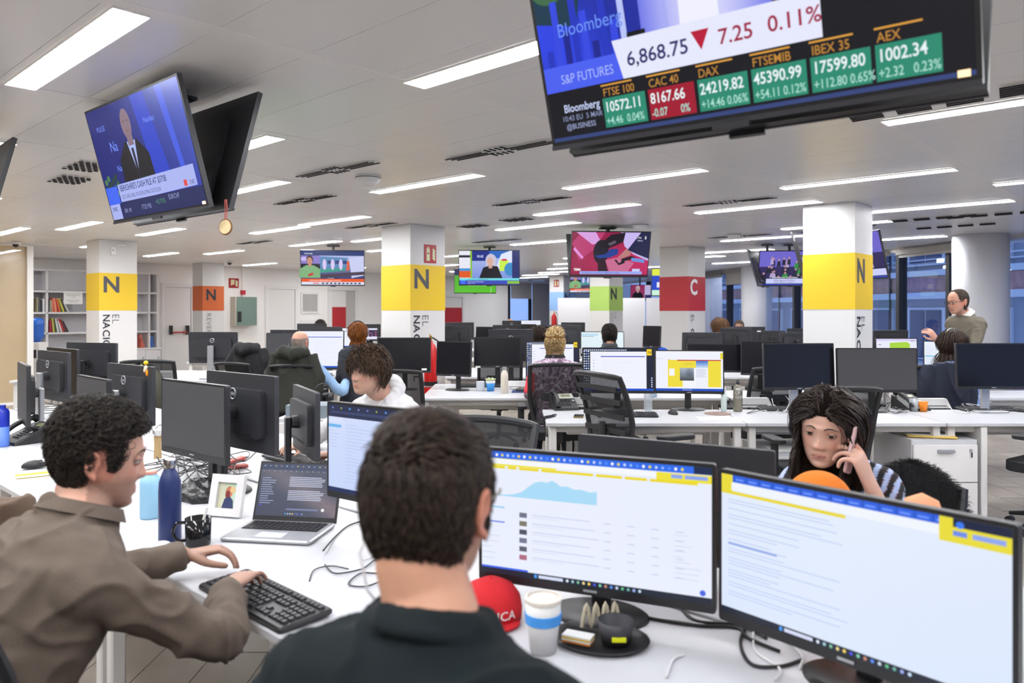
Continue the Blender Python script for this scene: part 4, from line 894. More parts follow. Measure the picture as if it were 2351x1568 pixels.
def desk_phone(label, p, rz, z=DZ, pale=True, g='desk telephones'):
    t = thing('desk_phone', label, 'telephone', (p[0], p[1], z + .001), rz, g)
    q = MB(); q.ring([[(-.1, -.11, 0), (.1, -.11, 0), (.1, .1, 0), (-.1, .1, 0)], [(-.095, -.105, .018), (.095, -.105, .018), (.095, .1, .11), (-.095, .1, .11)]]); q.build('base', M_BLK, t)
    tm = Matrix.Translation((0, 0, .064)) @ Matrix.Rotation(math.atan2(.092, .205), 4, 'X')
    q = MB(); q.T = tm; q.box((.03, .066, .003), (.125, .075, .006)); q.build('fascia', mat('phone_silver', 'cbc9c0', .4) if pale else M_DGREY, t)
    q = MB(); q.T = tm; q.box((.03, .068, .007), (.075, .035, .002)); q.build('phone_display', mat('lcd_green', '8c9270', .3), t)
    q = MB(); q.T = tm
    for i in range(4):
        for j in range(5): q.rbox((-.02 + i * .02, .012 - j * .02, .006), (.013, .011, .006), .003, n=2)
    o = q.build('keypad', M_DGREY, t); q = MB(); q.T = tm; q.rbox((.075, -.01, .006), (.022, .022, .006), .01); q.build('navigation_key', M_SILVER, t)
    q = MB(); q.T = tm; pts = smooth_path([(-.068, -.11, .012), (-.068, -.09, .032), (-.068, -.03, .048), (-.068, .03, .048), (-.068, .09, .034), (-.068, .105, .014)]); q.tube(pts, [.022 if (k < 7 or k > len(pts) - 8) else .015 for k in range(len(pts))], 10); q.build('handset', M_BLK, t, True)
    return t
def cable(label, pts, r=.0028, m=None, group='desk cables', name='cable', coil=None):
    P = smooth_path(pts, 8)
    if coil:
        Q = []; 
        for k, p in enumerate(P[:-1]):
            for j in range(4):
                a = (k * 4 + j) * 1.2; Q.append(p + (P[k + 1] - p) * j / 4 + Vector((math.cos(a) * coil, math.sin(a) * coil * .5, math.sin(a) * coil)))
        P = Q
    q = MB(); q.tube(P, r, 6); o = q.build(name, m or M_RUB, None, 'all'); return tag(o, label, 'cable', group)
def bottle(label, p, prof, m, cap=None, capm=None, z=DZ, name='water_bottle'):
    t = thing(name, label, 'bottle', (p[0], p[1], z + .001))
    q = MB(); q.lathe(prof, 28); q.build('body', m, t, 'all')
    if cap: q = MB(); q.lathe(cap, 24); q.build('cap', capm or M_SILVER, t, True)
    return t
# ================================================================ desks
AA = ANG_B - R(90)      # long side along A, user at the -B side
def abd(a, b): c = ab(a, b); return (c.x, c.y)
NB = [('white desk of the man in the dark green T-shirt', .8, 1.37, AA), ('white desk of the curly haired man', 2.2, 1.37, AA), ('empty white desk past the laptop', 3.6, 1.37, AA), ('white desk with the black telephone at the left', 5.0, 1.37, AA), ('white desk farthest left on the near bench', 6.4, 1.37, AA),
      ('white desk of the woman on the telephone', .8, 2.19, AA + math.pi), ('empty white desk left of the woman on the telephone', 2.2, 2.19, AA + math.pi), ('white desk of the boy in the white hoodie', 3.6, 2.19, AA + math.pi), ('white desk behind the yellow toy monitor', 5.0, 2.19, AA + math.pi), ('white desk farthest left, opposite row', 6.4, 2.19, AA + math.pi), ('white desk cut by the bottom right corner', -.6, 1.37, AA), ('white desk right of the woman on the telephone', -.6, 2.19, AA + math.pi)]
for l, a, b, rz in NB: desk(l, abd(a, b), rz, group='bench desks nearest the camera')
desk('white desk with the silver telephone', (.94, 5.72), 0, 1.4, .74, group='second bench desks')
desk('white desk under the two dark monitors', (2.345, 5.72), 0, 1.4, .74, group='second bench desks')
desk('white desk with the orange cup', (3.75, 5.72), 0, 1.4, .74, group='second bench desks')
for i, (x, lab) in enumerate(((-.13, 'white desk with the cream steel bottle'), (1.28, 'white desk of the man in the patterned shirt'), (2.65, 'white desk behind the brushed steel bottle'), (4.55, 'white desk right under the yellow column'))):
    desk(lab, (x, 7.23), 0, 1.4, .66, group='third bench desks, near side'); i < 2 and desk(lab + ', opposite side', (x, 7.9), math.pi, 1.4, .66, group='third bench desks, far side')
for i, x in enumerate((-.1, 1.31, 2.72, 4.13, 5.0)):
    if i == 4: break
    desk('white desk of the fourth bench, %s' % ('left end', 'behind the dark haired man', 'middle', 'near the red column', 'right end near the windows')[i], (x, 9.45), 0, 1.4, .74, group='fourth bench desks, near side')
    desk('white desk of the fourth bench far side, %s' % ('left end', 'second', 'middle', 'fourth', 'right end')[i], (x, 10.21), math.pi, 1.4, .74, group='fourth bench desks, far side')
for i, x in enumerate((-1.6, -.19, 1.22, 4.3)):
    desk('white desk of the fifth bench, %s' % ('left end', 'second', 'middle', 'right end')[i], (x, 12.5), 0, 1.4, .74, group='fifth bench desks')
for i, x in enumerate((-4.95, -3.54, -2.43)):
    if i == 2: x = -2.48
    desk('white desk %s' % ('with the white stand monitor by the left column', 'of the bald man in the light blue shirt', 'beside the middle yellow column')[i], (x, 8.95), 0, 1.4 if i < 2 else .72, .74, group='left bench desks, near side'); desk('white desk facing %s' % ('the white stand monitor', 'the bald man', 'the middle yellow column')[i], (x, 9.71), math.pi, 1.4 if i < 2 else .72, .74, group='left bench desks, far side')
for i, x in enumerate((-4.3, -2.89)): desk('white desk of the farthest left bench, %s' % ('left', 'right')[i], (x, 12.1), 0, 1.4, .74, group='far left bench desks')
desk('white desk farthest away in the middle', (-.1, 15.6), 0, 2.4, .74)
# ================================================================ monitors
def mp(p, s=1): return (p[0] * s, p[1] * s)
monitor('large lit monitor with a blue area chart, in front of the T-shirt man', (.194, 1.9), R(-22.9), .61, .35, 1.162, 'lit', content=c_analytics)
monitor('largest lit monitor with a text page at the bottom right', (.674, 1.544), R(-50.9), .61, .35, 1.153, 'lit', content=c_doc)
monitor('lit monitor with a pale blue mail page left of the T-shirt man', (-.42, 2.502), R(-35.6), .55, .33, 1.206, 'lit', content=c_mail)
monitor('grey switched off monitor nearest the curly haired man', (-1.388, 3.313), R(-39.6), .55, .33, 1.212, 'greyoff', bot=.03)
monitor('dark monitor back with round badge, in front of the hoodie boy', (-1.164 * 1.03, 3.312 * 1.03), R(-39.3) + math.pi, .55, .335, 1.243, 'back')
p = ab(2.72, 2.06); monitor('dark tilted monitor touching the hoodie boy monitor', (-1.03, 3.86), R(-62) + math.pi, .5, .33, 1.13, 'back', logo=False)
monitor('dark monitor back carrying the small yellow toy', (-2.2, 4.43), R(-38.6) + math.pi, .55, .33, 1.209, 'back', stand='silver')
p = ab(4.0, 1.33); monitor('grey switched off monitor just behind the curly hair', (p.x, p.y), R(-44), .44, .28, 1.2, 'greyoff')
p = ab(5.95, 1.75); monitor('dark monitor back on a grey stand at the left', (p.x, p.y), R(-40) + math.pi, .55, .34, 1.24, 'back', stand='silver')
p = ab(6.6, 1.98); monitor('navy monitor behind the grey stand at the left', (p.x, p.y), R(-40), .6, .36, 1.23, 'off')
p = ab(5.3, 1.42); monitor('grey switched off monitor cut by the left edge', (p.x - .05, p.y), R(-52), .5, .36, 1.2, 'greyoff', stand='silver')
p = ab(7.3, 1.3); monitor('dark monitor at the left edge under the glass partition', (p.x, p.y), R(-40), .55, .34, 1.26, 'off')
p = ab(7.0, 2.25); monitor('dark monitor back behind the left grey stand monitor', (p.x + .1, p.y), R(-20) + math.pi, .55, .34, 1.255, 'back', logo=False)
p = ab(.58, 1.93); monitor('dark monitor back seen over the chart monitor', (.48, 2.29), R(-30) + math.pi, .6, .35, 1.13, 'back', logo=False)
def row(label, x0, x1, yt, Y, kind, yaw=0, content=None, Hm=None, yb=None, stand='black', logo=True, sticker=None, tilt=.06, zd=DZ, **k):
    Wm = (x1 - x0) / FPX * Y; c = U((x0 + x1) / 2, 0, Y); zt_ = CAMZ + (HY - yt) / FPX * Y; Wm /= max(.3, math.cos(yaw)); Hm = Hm or ((yb - yt) / FPX * Y if yb else min(.345, Wm * .6))
    return monitor(label, (c.x, Y), yaw + (math.pi if kind == 'back' else 0), Wm, Hm, min(zt_, 1.9), kind, content=content, stand=stand, logo=logo, sticker=sticker, tilt=tilt, zd=zd, **k)
row('lit monitor with small round icons and a yellow N tag', 1337, 1502, 798, 5.98, 'lit', R(-4), c_dots, yb=903)
row('lit monitor showing a yellow newspaper page', 1505, 1660, 804, 6.0, 'lit', R(-7), c_page, yb=904)
row('dark switched off monitor above the phone woman, left one', 1751, 1918, 788, 5.95, 'off', R(4), yb=895, stand='silver')
row('grey switched off monitor above the phone woman, right one', 1923, 2105, 799, 5.9, 'greyoff', R(-2), yb=901)
row('dark switched off monitor cut by the right edge', 2194, 2366, 788, 5.9, 'off', R(2), yb=893, stand='silver')
row('dark switched off monitor in front of the middle yellow column', 866, 989, 775, 7.55, 'off', R(2), yb=856, sticker=(.2, -.14))
row('dark switched off monitor right of the fire extinguisher', 1000, 1082, 784, 7.5, 'off', R(-26), yb=864)
row('dark switched off monitor behind the empty chair', 1088, 1196, 774, 7.9, 'off', R(0), yb=844, sticker=(-.2, -.15))
row('lit monitor in front of the man with the patterned shirt', 1207, 1331, 783, 7.6, 'lit', R(2), c_dots, yb=868)
row('dark switched off monitor left of the right yellow column', 1578, 1704, 789, 7.6, 'off', R(-3), yb=855)
row('dark switched off monitor touching the right yellow column', 1704, 1790, 783, 7.45, 'off', R(-15), yb=862)
row('dark monitor back with round badge in the middle of the room', 1121, 1224, 756, 8.05, 'back', R(2), yb=830)
row('pale lit monitor before the dark haired man', 1333, 1433, 761, 9.75, 'lit', 0, c_teal, yb=818)
row('lit monitor with a lime green shape', 2010, 2108, 776, 8.0, 'lit', R(2), c_green, yb=853)
row('narrow lit monitor with a list, before the bob haired woman', 2127, 2190, 783, 7.95, 'lit', R(-22), c_list, yb=866)
row('dark monitor back behind the lime green screen', 2003, 2083, 758, 8.35, 'back', R(2), logo=False)
row('dark monitor back below the red column', 1565, 1658, 763, 10.1, 'back', R(2), yb=830, logo=False)
row('dark monitor back right of the red column, first', 1658, 1722, 753, 10.3, 'back', R(-24), logo=False); row('dark monitor back right of the red column, second', 1675, 1756, 750, 12.4, 'back', R(3), logo=False)
row('dark monitor back with a white sticker', 1741, 1800, 759, 10.4, 'back', R(-14), logo=False, sticker=(.16, .1)); row('dark monitor back hidden by the right yellow column', 1788, 1862, 763, 10.0, 'back', R(2), logo=False)
row('dark monitor back peeking left of the right yellow column', 1806, 1880, 754, 12.6, 'back', 0, logo=False)
row('grey monitor back under the partition, before the green column', 1261, 1334, 746, 10.5, 'back', R(-5), yb=800, logo=False); row('dark monitor back under the white partition', 1288, 1343, 740, 12.7, 'back', 0, logo=False)
row('dark monitor back with badge behind the cream bottle', 1131, 1198, 746, 12.5, 'back', R(4)); row('dark monitor back farthest in the middle', 1153, 1196, 736, 15.6, 'back', 0, zd=.735)
row('dark monitor back between the middle column and the cream bottle', 1092, 1132, 750, 12.9, 'off', R(-30)); row('dark monitor back nearest the middle column', 1022, 1088, 740, 12.5, 'back', R(4), logo=False); row('dark monitor right of the middle column, lower one', 1021, 1082, 748, 10.1, 'back', R(-6), logo=False)
row('white lit monitor in the far middle', 1196, 1242, 735, 15.4, 'lit', 0, c_white(dots=False)); row('dark upright monitor before the red column', 1479, 1512, 748, 9.6, 'off', R(-48), yb=798)
row('dark switched off monitor in the middle distance beside long haired person', 1196, 1230, 744, 12.3, 'off', R(-20))
# left bench
row('black monitor back on a tall white stand', 435, 547, 762, 8.9, 'back', R(0), yb=834, stand='silver')
row('lit white monitor of the bald man', 684, 790, 759, 9.15, 'lit', R(-4), c_white(dots=False), yb=848)
row('grey switched off monitor left of the bald man', 612, 694, 764, 9.15, 'greyoff', R(5), yb=820)
row('dark monitor back behind the bald man, left', 622, 690, 757, 9.6, 'back', 0); row('dark monitor back behind the bald man, right', 702, 784, 760, 9.55, 'back', 0)
row('dark monitor back on the far left bench', 683, 751, 743, 12.2, 'back', 0); row('grey monitor back on the far left bench, right one', 706, 785, 750, 12.0, 'back', 0, logo=False)
row('white lit monitor left of the red haired head', 785, 836, 752, 9.25, 'lit', R(6), c_white(dots=False), yb=800); row('lit monitor with a dark picture right of the red haired head', 824, 868, 752, 9.22, 'lit', R(-6), c_dark, yb=783)
row('dark monitor back left of the middle column', 824, 874, 744, 9.62, 'back', R(2), logo=False)
row('small dark monitor below the black jacket', 590, 650, 838, 8.75, 'off', R(8), yb=868, zd=.735)
# ---------------------------------------------------------------- laptop
t = thing('laptop', 'silver laptop with dark text screen before the curly haired man', 'laptop', (-.80, 2.80, DZ + .001), R(-9))
q = MB(); q.rbox((0, -.115, .008), (.325, .23, .014), .012); q.build('base', M_SILVER, t)
q = MB(); q.rbox((0, -.07, .0155), (.285, .1, .002), .004); q.build('keyboard_well', M_BLK, t)
q = MB()
for r in range(5):
    for i in range(14): q.box((-.13 + i * .02, -.03 - r * .0195, .0175), (.016, .0155, .002))
o = q.build('keys', M_KEY, t); o['kind'] = 'stuff'
q = MB(); q.rbox((0, -.175, .0152), (.1, .06, .001), .004); q.build('touchpad', mat('touchpad', 'c4c5ca', .3), t)
lm = Matrix.Translation((0, 0, .012)) @ Matrix.Rotation(R(-19), 4, 'X')
q = MB(); q.T = lm; q.box((0, .004, .108), (.325, .006, .216)); q.build('lid', M_BLK, t)
c = c_laptop(.31, .19); o = c.build('display', t); o.matrix_local = lm @ Matrix.Translation((0, .0005, .018))
# ---------------------------------------------------------------- things on the near desks
keyboard('large black keyboard under the curly haired man hands', ((-.878 - .466) / 2 + .0, 2.06), R(-43.5), single=True)
k2 = UZ(680, 1062, DZ); keyboard('black keyboard under the hoodie boy hands', (k2.x, k2.y + .02), R(-41) + math.pi)
p = UZ(700, 1150, DZ)
# bottles
sb = [(.001, 0), (.034, 0), (.035, .004), (.035, .15), (.033, .18), (.024, .205), (.0175, .215), (.0165, .225)]
p = UZ(390, 1240, DZ); bottle('navy blue steel bottle with a chrome cap', (p.x, p.y), [(r * 1.05, z * 1.12) for r, z in sb], mat('navy_enamel', '1e2f62', .4), [(.02, .248), (.021, .252), (.021, .276), (.018, .281), (.001, .282)], M_CHROME)
p = UZ(345, 1188, DZ); bottle('pale blue plastic bottle beside the navy bottle', (p.x, p.y), [(.001, 0), (.036, 0), (.037, .004), (.037, .13), (.034, .15), (.022, .163), (.02, .168)], mat('pale_blue_plastic', '9fd0ee', .35), [(.024, .166), (.024, .176), (.001, .178)], mat('coral_cap', 'd8988a', .5))
p = UZ(5, 1025, DZ); bottle('two-tone blue bottle at the left edge', (p.x, p.y), [(.001, 0), (.036, 0), (.037, .003), (.037, .115)], mat('light_blue_enamel', '5f86e0', .35), [(.037, .115), (.037, .2), (.03, .215), (.018, .222), (.018, .24), (.001, .24)], mat('royal_blue_enamel', '1a2fa8', .3))
def mug(label, p, r, h, m, rz, z=DZ):
    t = thing('mug', label, 'mug', (p[0], p[1], z + .001), rz); q = MB(); q.lathe([(.001, 0), (r * .9, 0), (r * .95, .006), (r, h), (r * .92, h), (r * .87, .008), (.001, .008)], 28); q.build('cup', m, t, 'all')
    q = MB(); q.tube(smooth_path([(-r * .95, 0, h * .85), (-r * 1.6, 0, h * .82), (-r * 1.85, 0, h * .5), (-r * 1.5, 0, h * .22), (-r * .93, 0, h * .2)]), .0055, 8); q.build('handle', m, t, True); return t
p = UZ(455, 1252, DZ); mug('glossy black mug with a white spoon in it', (p.x, p.y), .042, .092, mat('black_glaze', '111114', .12), R(15))
q = MB(); q.tube([(p.x + .0, p.y, DZ + .012), (p.x + .025, p.y + .01, DZ + .125)], .005, 8); o = q.build('spoon', M_PAPER, None, True); tag(o, 'white spoon standing in the black mug', 'spoon')
t = thing('earbud_case', 'white rounded earbud case left of the black mug', 'case', UZ(373, 1258, DZ)); q = MB(); q.sphere((0, 0, .011), (.028, .022, .012)); q.build('shell', M_WHITE, t, 'all'); q = MB(); q.lathe([(.0285, 0), (.0285, .0006)], 20, (0, 0, .011)); q.build('seam', M_SILVER, t)
# photo frame
p = UZ(515, 1188, DZ); t = thing('photo_frame', 'white photo frame with a small bright portrait', 'photo frame', (p.x, p.y, DZ + .004), R(-14))
fm = Matrix.Rotation(R(-14), 4, 'X'); q = MB(); q.T = fm
for c_, d_ in (((-.055, 0, .078), (.03, .02, .156)), ((.055, 0, .078), (.03, .02, .156)), ((0, 0, .015), (.08, .02, .03)), ((0, 0, .141), (.08, .02, .03))): q.box(c_, d_)
q.build('frame', M_WHITE, t)
c = Canvas(.082, .098); c.grad(0, 0, .082, .098, lambda u, v: mix('d8d4b8', 'b8d8c0', u), 3, 3); c.ell(.045, .06, .016, .022, 'c87858'); c.ell(.04, .05, .01, .016, '7a2f28'); c.poly([(.02, 0), (.028, .035), (.05, .045), (.066, .03), (.07, 0)], '303a60'); c.ell(.06, .07, .012, .012, 'e8c890')
o = c.build('photo', t, m=M_PRINT); o.matrix_local = fm @ Matrix.Translation((0, .004, .03))
q = MB(); q.box((0, .045, .05), (.05, .004, .1)); q.build('back_prop', mat('kraft_board', 'a5844a', .7), t)
# white paper cup with a blue band, cap, tray
p = UZ(1247, 1495, DZ); t = thing('reusable_cup', 'white travel cup with a blue band beside the red cap', 'cup', (p.x, p.y, DZ + .001)); t.scale = (1, 1, .85); q = MB(); q.lathe([(.001, 0), (.03, 0), (.0405, .105), (.041, .14), (.001, .14)], 28); q.build('cup', M_PAPER, t, 'all'); q = MB(); q.lathe([(.0385, .078), (.0415, .079), (.0432, .105), (.0415, .106)], 28); q.build('band', mat('sky_blue_silicone', '3f93e0', .5), t, True); q = MB(); q.lathe([(.043, .136), (.0435, .146), (.036, .149), (.035, .144), (.001, .144)], 28); q.build('lid', mat('cream_lid', 'e6dfd4', .5), t, True)
p = UZ(1126, 1428, DZ); t = thing('baseball_cap', 'red cap with white lettering lying on the desk', 'cap', (p.x + .0, p.y + .03, DZ + .002), R(2)); t.scale = (.86, .86, .86); M_CAP = mat('red_cotton', 'c4121e', .8, bump=.2, bscale=600)
q = MB(); prof = [(.092, 0), (.094, .03), (.088, .065), (.066, .095), (.03, .112), (.001, .115)]; q.lathe(prof, 28); q.build('crown', M_CAP, t, 'all'); q = MB(); q.sphere((0, 0, .115), .006, 8, 6); q.build('button', M_CAP, t)
q = MB(); q.ring([[(.085 * math.cos(a) + (.0), -.06 - .07 * math.sin(a) * k, .004 + z) for a in [R(180 * i / 12) for i in range(13)]] for k, z in ((1, 0), (1, .006))]); q.build('visor', M_CAP, t)
q = MB(); v, f = text_geo('AMERICA', .012); s_ = .036; wd = v[:, 0].max() * s_
q.add([(.097 * math.sin((x * s_ - wd / 2) / .093), -.0965 * math.cos((x * s_ - wd / 2) / .093), .022 + y * s_) for x, y in v], f); q.build('lettering', M_PAPER, t)
p = UZ(1380, 1480, DZ); t = thing('desk_tray', 'black round tray holding a pot and notes under the chart monitor', 'tray', (p.x, p.y + .02, DZ + .001), R(-20)); q = MB(); q.T = Matrix.Scale(.82, 4, (0, 1, 0)); q.lathe([(.001, 0), (.105, 0), (.118, .01), (.114, .011), (.1, .004), (.001, .004)], 36); q.build('dish', M_BLK, t, 'all')
t = thing('pot', 'dark pen pot with a yellow note on the tray', 'pot', (p.x + .035, p.y + .0, DZ + .007)); q = MB(); q.lathe([(.001, 0), (.034, 0), (.043, .052), (.039, .052), (.031, .006), (.001, .006)], 28); q.build('bowl', M_DGREY, t, 'all'); q = MB(); q.rbox((0, 0, 0), (.033, .004, .011), .0015); q.build('yellow_note', mat('fluo_yellow', 'e8ee20', .6), t, loc=(.002, -.038, .02))
t = thing('note_pad', 'stack of white and orange notes on the tray', 'notes', (p.x - .055, p.y - .005, DZ + .012), R(-25)); 
for i, m in enumerate((mat('orange_paper', 'c87a28', .7), M_PAPER, mat('yellow_paper', 'e8c94a', .7), M_PAPER)): q = MB(); q.box((0, .001 * i, .004 * i), (.07, .035, .0038)); q.build('sheet_block', m, t)
t = thing('cable_bundle', 'cream zigzag cable bundle behind the pen pot', 'cables', (p.x + .01, p.y + .075, DZ + .004), R(10)); q = MB(); q.tube(smooth_path([(-.05 + .012 * i, 0, .01 + .055 * (i % 2)) for i in range(9)], 4), .0048, 6); q.build('loops', mat('cream_cable', 'c9c0a8', .6), t, True)
# mouse pad, phone and papers at the left
p = UZ(78, 1092, DZ); t = thing('mouse_pad', 'yellow and white mouse pad at the left', 'mouse pad', (p.x, p.y, DZ + .001), R(35)); q = MB(); q.rbox((0, 0, .002), (.15, .1, .004), .01); q.build('pad', mat('pad_yellow', 'efd90a', .6), t); q = MB(); q.rbox((0, -.03, .003), (.152, .04, .005), .01); q.build('wrist_edge', M_PAPER, t)
p = UZ(78, 1076, DZ); mouse('black mouse on the yellow pad', (p.x, p.y), R(-60), DZ + .006)
p = UZ(62, 1015, DZ); desk_phone('black desk phone at the left edge', (p.x, p.y), R(-35), pale=False)
p = UZ(1288, 938, DZ); desk_phone('desk phone with a silver display panel on the desk corner', (p.x + .02, p.y - .02), R(12)); 
p = UZ(2090, 940, DZ); desk_phone('grey desk phone beside the orange cup', (p.x, p.y), R(12), pale=False)
p = UZ(115, 985, DZ)
def paper(label, x, y, w, h, rz, z=DZ, m=None, n=1):
    p = UZ(x, y, z); q = MB(); q.box((0, 0, .0008 * n), (w, h, .0015 * n)); o = q.build('paper_sheet', m or M_PAPER, None, loc=(p.x, p.y, z + .0006), rot=(0, 0, rz)); return tag(o, label, 'paper')
paper('white papers beside the grey stand monitor', 130, 935, .21, .3, R(50)); paper('blank sheet at the far left desk', 90, 1040, .3, .21, R(-44)); paper('white sheet under the newspaper page monitor', 1650, 962, .3, .2, R(-5)); paper('white sheet by the wavy round mat', 400, 853, .5, .3, 0)
keyboard('black keyboard behind the navy mesh chair', UZ(1440, 955, DZ)[:2], R(-4)); keyboard('black keyboard left of the phone woman hair', UZ(1808, 942, DZ)[:2], R(-3)); keyboard('black keyboard before the right edge monitor', UZ(2268, 942, DZ)[:2], R(2)); keyboard('black keyboard on the desk of the third bench', UZ(1100, 888, DZ)[:2], R(3))
mouse('black mouse left of the round mouse mat', UZ(1545, 951, DZ)[:2], R(20)); p = UZ(1648, 950, DZ); t = thing('round_mat', 'round patterned mouse mat beside the monitor foot', 'mouse mat', (p.x, p.y, DZ + .0005)); q = MB(); q.lathe([(.001, 0), (.1, 0), (.1, .003), (.001, .003)], 28); q.build('mat', mat('patterned_mat', '8a6f68', .7, var=.6, vscale=40), t)
mouse('black mouse at the right edge of the second bench', UZ(2338, 945, DZ)[:2], R(20)); mouse('black mouse beside the far headset', UZ(1760, 905, DZ)[:2], R(60))
t = thing('smartphone', 'black smartphone with gold edge beside the silver desk phone', 'smartphone', UZ(1329, 957, DZ) + Vector((0, 0, .001)), R(-8)); q = MB(); q.rbox((0, 0, .0045), (.075, .14, .009), .01); q.build('body', mat('gold_edge', 'a08a5a', .4, metal=.5), t); q = MB(); q.rbox((0, 0, .0095), (.07, .134, .001), .009); q.build('glass', M_NAVY, t)
p = UZ(1694, 944, DZ); bottle('brushed steel bottle printed MAINLY CLOUDS', (p.x, p.y), [(.001, 0), (.034, 0), (.036, .004), (.036, .17), (.03, .19), (.018, .2), (.017, .208)], mat('brushed_steel', '8f8a7c', .32, metal=.7), [(.017, .205), (.017, .222), (.008, .235), (.008, .245), (.001, .245)], M_BLK)
q = MB(); 
for i, w_ in enumerate(('MAIN', 'LY', 'CLOUDS')):
    v, f = text_geo(w_, .01); s_ = .034 if i != 2 else .026; q.add([(p.x + .0368 * math.sin((x * s_ - .03) / .0368), p.y - .0368 * math.cos((x * s_ - .03) / .0368), DZ + .165 - i * .03 + y * s_) for x, y in v], f)
o = q.build('lettering', M_PAPER); bt = [x for x in bpy.data.objects if x.get('label') == 'brushed steel bottle printed MAINLY CLOUDS'][0]; o.parent = bt; o.location = (-bt.location.x, -bt.location.y, -bt.location.z)
p = UZ(1662, 944, DZ); bottle('white spray bottle left of the steel bottle', (p.x, p.y), [(.001, 0), (.02, 0), (.022, .004), (.022, .14), (.014, .15)], mat('mint_white', 'dcebe6', .4), [(.016, .148), (.016, .185), (.001, .186)], M_WHITE, name='spray_bottle'); p = UZ(1158, 903, DZ); bottle('cream steel bottle on the third bench', (p.x, p.y), [(.001, 0), (.035, 0), (.036, .004), (.036, .16), (.03, .195), (.018, .215), (.017, .225)], mat('cream_enamel', 'cfcabb', .4), [(.019, .222), (.019, .25), (.001, .252)], M_SILVER)
p = UZ(1488, 942, DZ); bottle('clear plastic water bottle behind the navy mesh chair', (p.x, p.y), [(.001, 0), (.032, 0), (.034, .004), (.034, .14), (.014, .175), (.014, .18)], mat('clear_plastic', 'dfe8ee', .1, alpha=.35), [(.016, .178), (.016, .195), (.001, .196)], M_WHITE); p = UZ(1500, 912, DZ); bottle('tall blue tinted water bottle between the lit monitors', (p.x, p.y), [(.001, 0), (.035, 0), (.036, .2), (.016, .26), (.016, .27)], mat('blue_clear', '7fa8c0', .1, alpha=.5), [(.018, .268), (.018, .29), (.001, .29)], mat('bluecap', '3a6fc0', .4))
p = UZ(2120, 945, DZ); t = thing('cup', 'orange plastic cup on the second bench', 'cup', (p.x, p.y, DZ + .001)); q = MB(); q.lathe([(.001, 0), (.024, 0), (.033, .075), (.031, .075), (.022, .004), (.001, .004)], 24); q.build('cup_wall', mat('orange_plastic', 'e8861a', .45), t, 'all'); q = MB(); q.lathe([(.0325, .072), (.035, .075), (.0325, .078)], 24); q.build('rim', mat('orange_plastic', 'e8861a', .45), t, True)
p = UZ(2098, 944, DZ); t = thing('glass', 'clear drinking glass left of the orange cup', 'glass', (p.x, p.y, DZ + .001)); q = MB(); q.lathe([(.001, 0), (.03, 0), (.035, .095), (.033, .095), (.028, .006), (.001, .006)], 24); q.build('tumbler', mat('clear_plastic', 'dfe8ee', .1, alpha=.35), t, 'all'); q = MB(); q.lathe([(.001, .0065), (.028, .0065), (.03, .03), (.001, .03)], 20); q.build('water', mat('water_clear', 'c8d4da', .05, alpha=.3), t)
p = UZ(1126, 898, DZ); t = thing('plant_cup', 'blue paper cup holding a small pale succulent', 'plant', (p.x, p.y, DZ + .001)); q = MB(); q.lathe([(.001, 0), (.033, 0), (.045, .085), (.001, .085)], 24); q.build('cup', mat('blue_print_cup', '2f86cc', .5), t, 'all'); q = MB(); q.lathe([(.042, .078), (.0465, .08), (.0475, .1), (.001, .1)], 24); q.build('rim', M_PAPER, t, True)
for i in range(12):
    a = i * 2.4; r = .006 + .0032 * i; q = MB(); q.T = Matrix.Translation((r * math.cos(a), r * math.sin(a), .115 - .001 * i)) @ Matrix.Rotation(a, 4, 'Z') @ Matrix.Rotation(R(40 - i * 1.5) * -1, 4, 'Y'); q.sphere((.01, 0, 0), (.018, .009, .007), 8, 6); q.build('leaf', mat('succulent', 'c2ccA0'.lower(), .6), t, True)
t = thing('white_box', 'small grey white box left of the blue plant cup', 'box', UZ(1103, 897, DZ) + Vector((0, 0, .001)), R(10)); q = MB(); q.rbox((0, 0, .045), (.08, .06, .09), .006); q.build('carton', mat('pale_grey_card', 'cfd2da', .6), t); q = MB(); q.box((0, 0, .0915), (.07, .05, .002)); q.build('flap', M_WHITE, t)
for x, y, w_, lab in ((1194, 893, .3, 'white plastic modesty box on the third bench'), (1335, 935, .17, 'white cable box beside the silver phone'), (1733, 936, .3, 'white cable box right of the steel bottle'), (2150, 938, .26, 'white cable box right of the orange cup'), (1345, 930, .1, 'small white adapter behind the silver phone')):
    p = UZ(x, y, DZ); t = thing('cable_box', lab, 'box', (p.x, p.y + .05, DZ + .001), 0); q = MB(); q.ring([[(-w_ / 2, -.04, 0), (w_ / 2, -.04, 0), (w_ / 2, .04, 0), (-w_ / 2, .04, 0)], [(-w_ / 2 + .01, -.02, .075), (w_ / 2 - .03, -.02, .075), (w_ / 2 - .03, .03, .075), (-w_ / 2 + .01, .03, .075)]]); q.build('cover', M_WHITE, t); q = MB(); q.box((0, -.036, .02), (w_ * .7, .004, .004)); q.build('slot', M_SLOT, t)
p = UZ(1200, 900, DZ); t = thing('calculator', 'dark desk calculator on a blue notebook', 'calculator', (p.x, p.y + .03, DZ + .013), R(-10)); q = MB(); q.rbox((0, 0, .008), (.12, .15, .016), .008); q.build('body', M_DGREY, t); q = MB(); q.box((0, .045, .0168), (.09, .03, .001)); q.build('readout', mat('lcd_green', '8c9270', .3), t)
t = thing('notebook', 'blue notebook under the calculator', 'notebook', (p.x, p.y + .02, DZ + .001), R(-4)); q = MB(); q.box((0, 0, .005), (.2, .2, .01)); q.build('cover', mat('blue_cover', '3c4a78', .6), t)
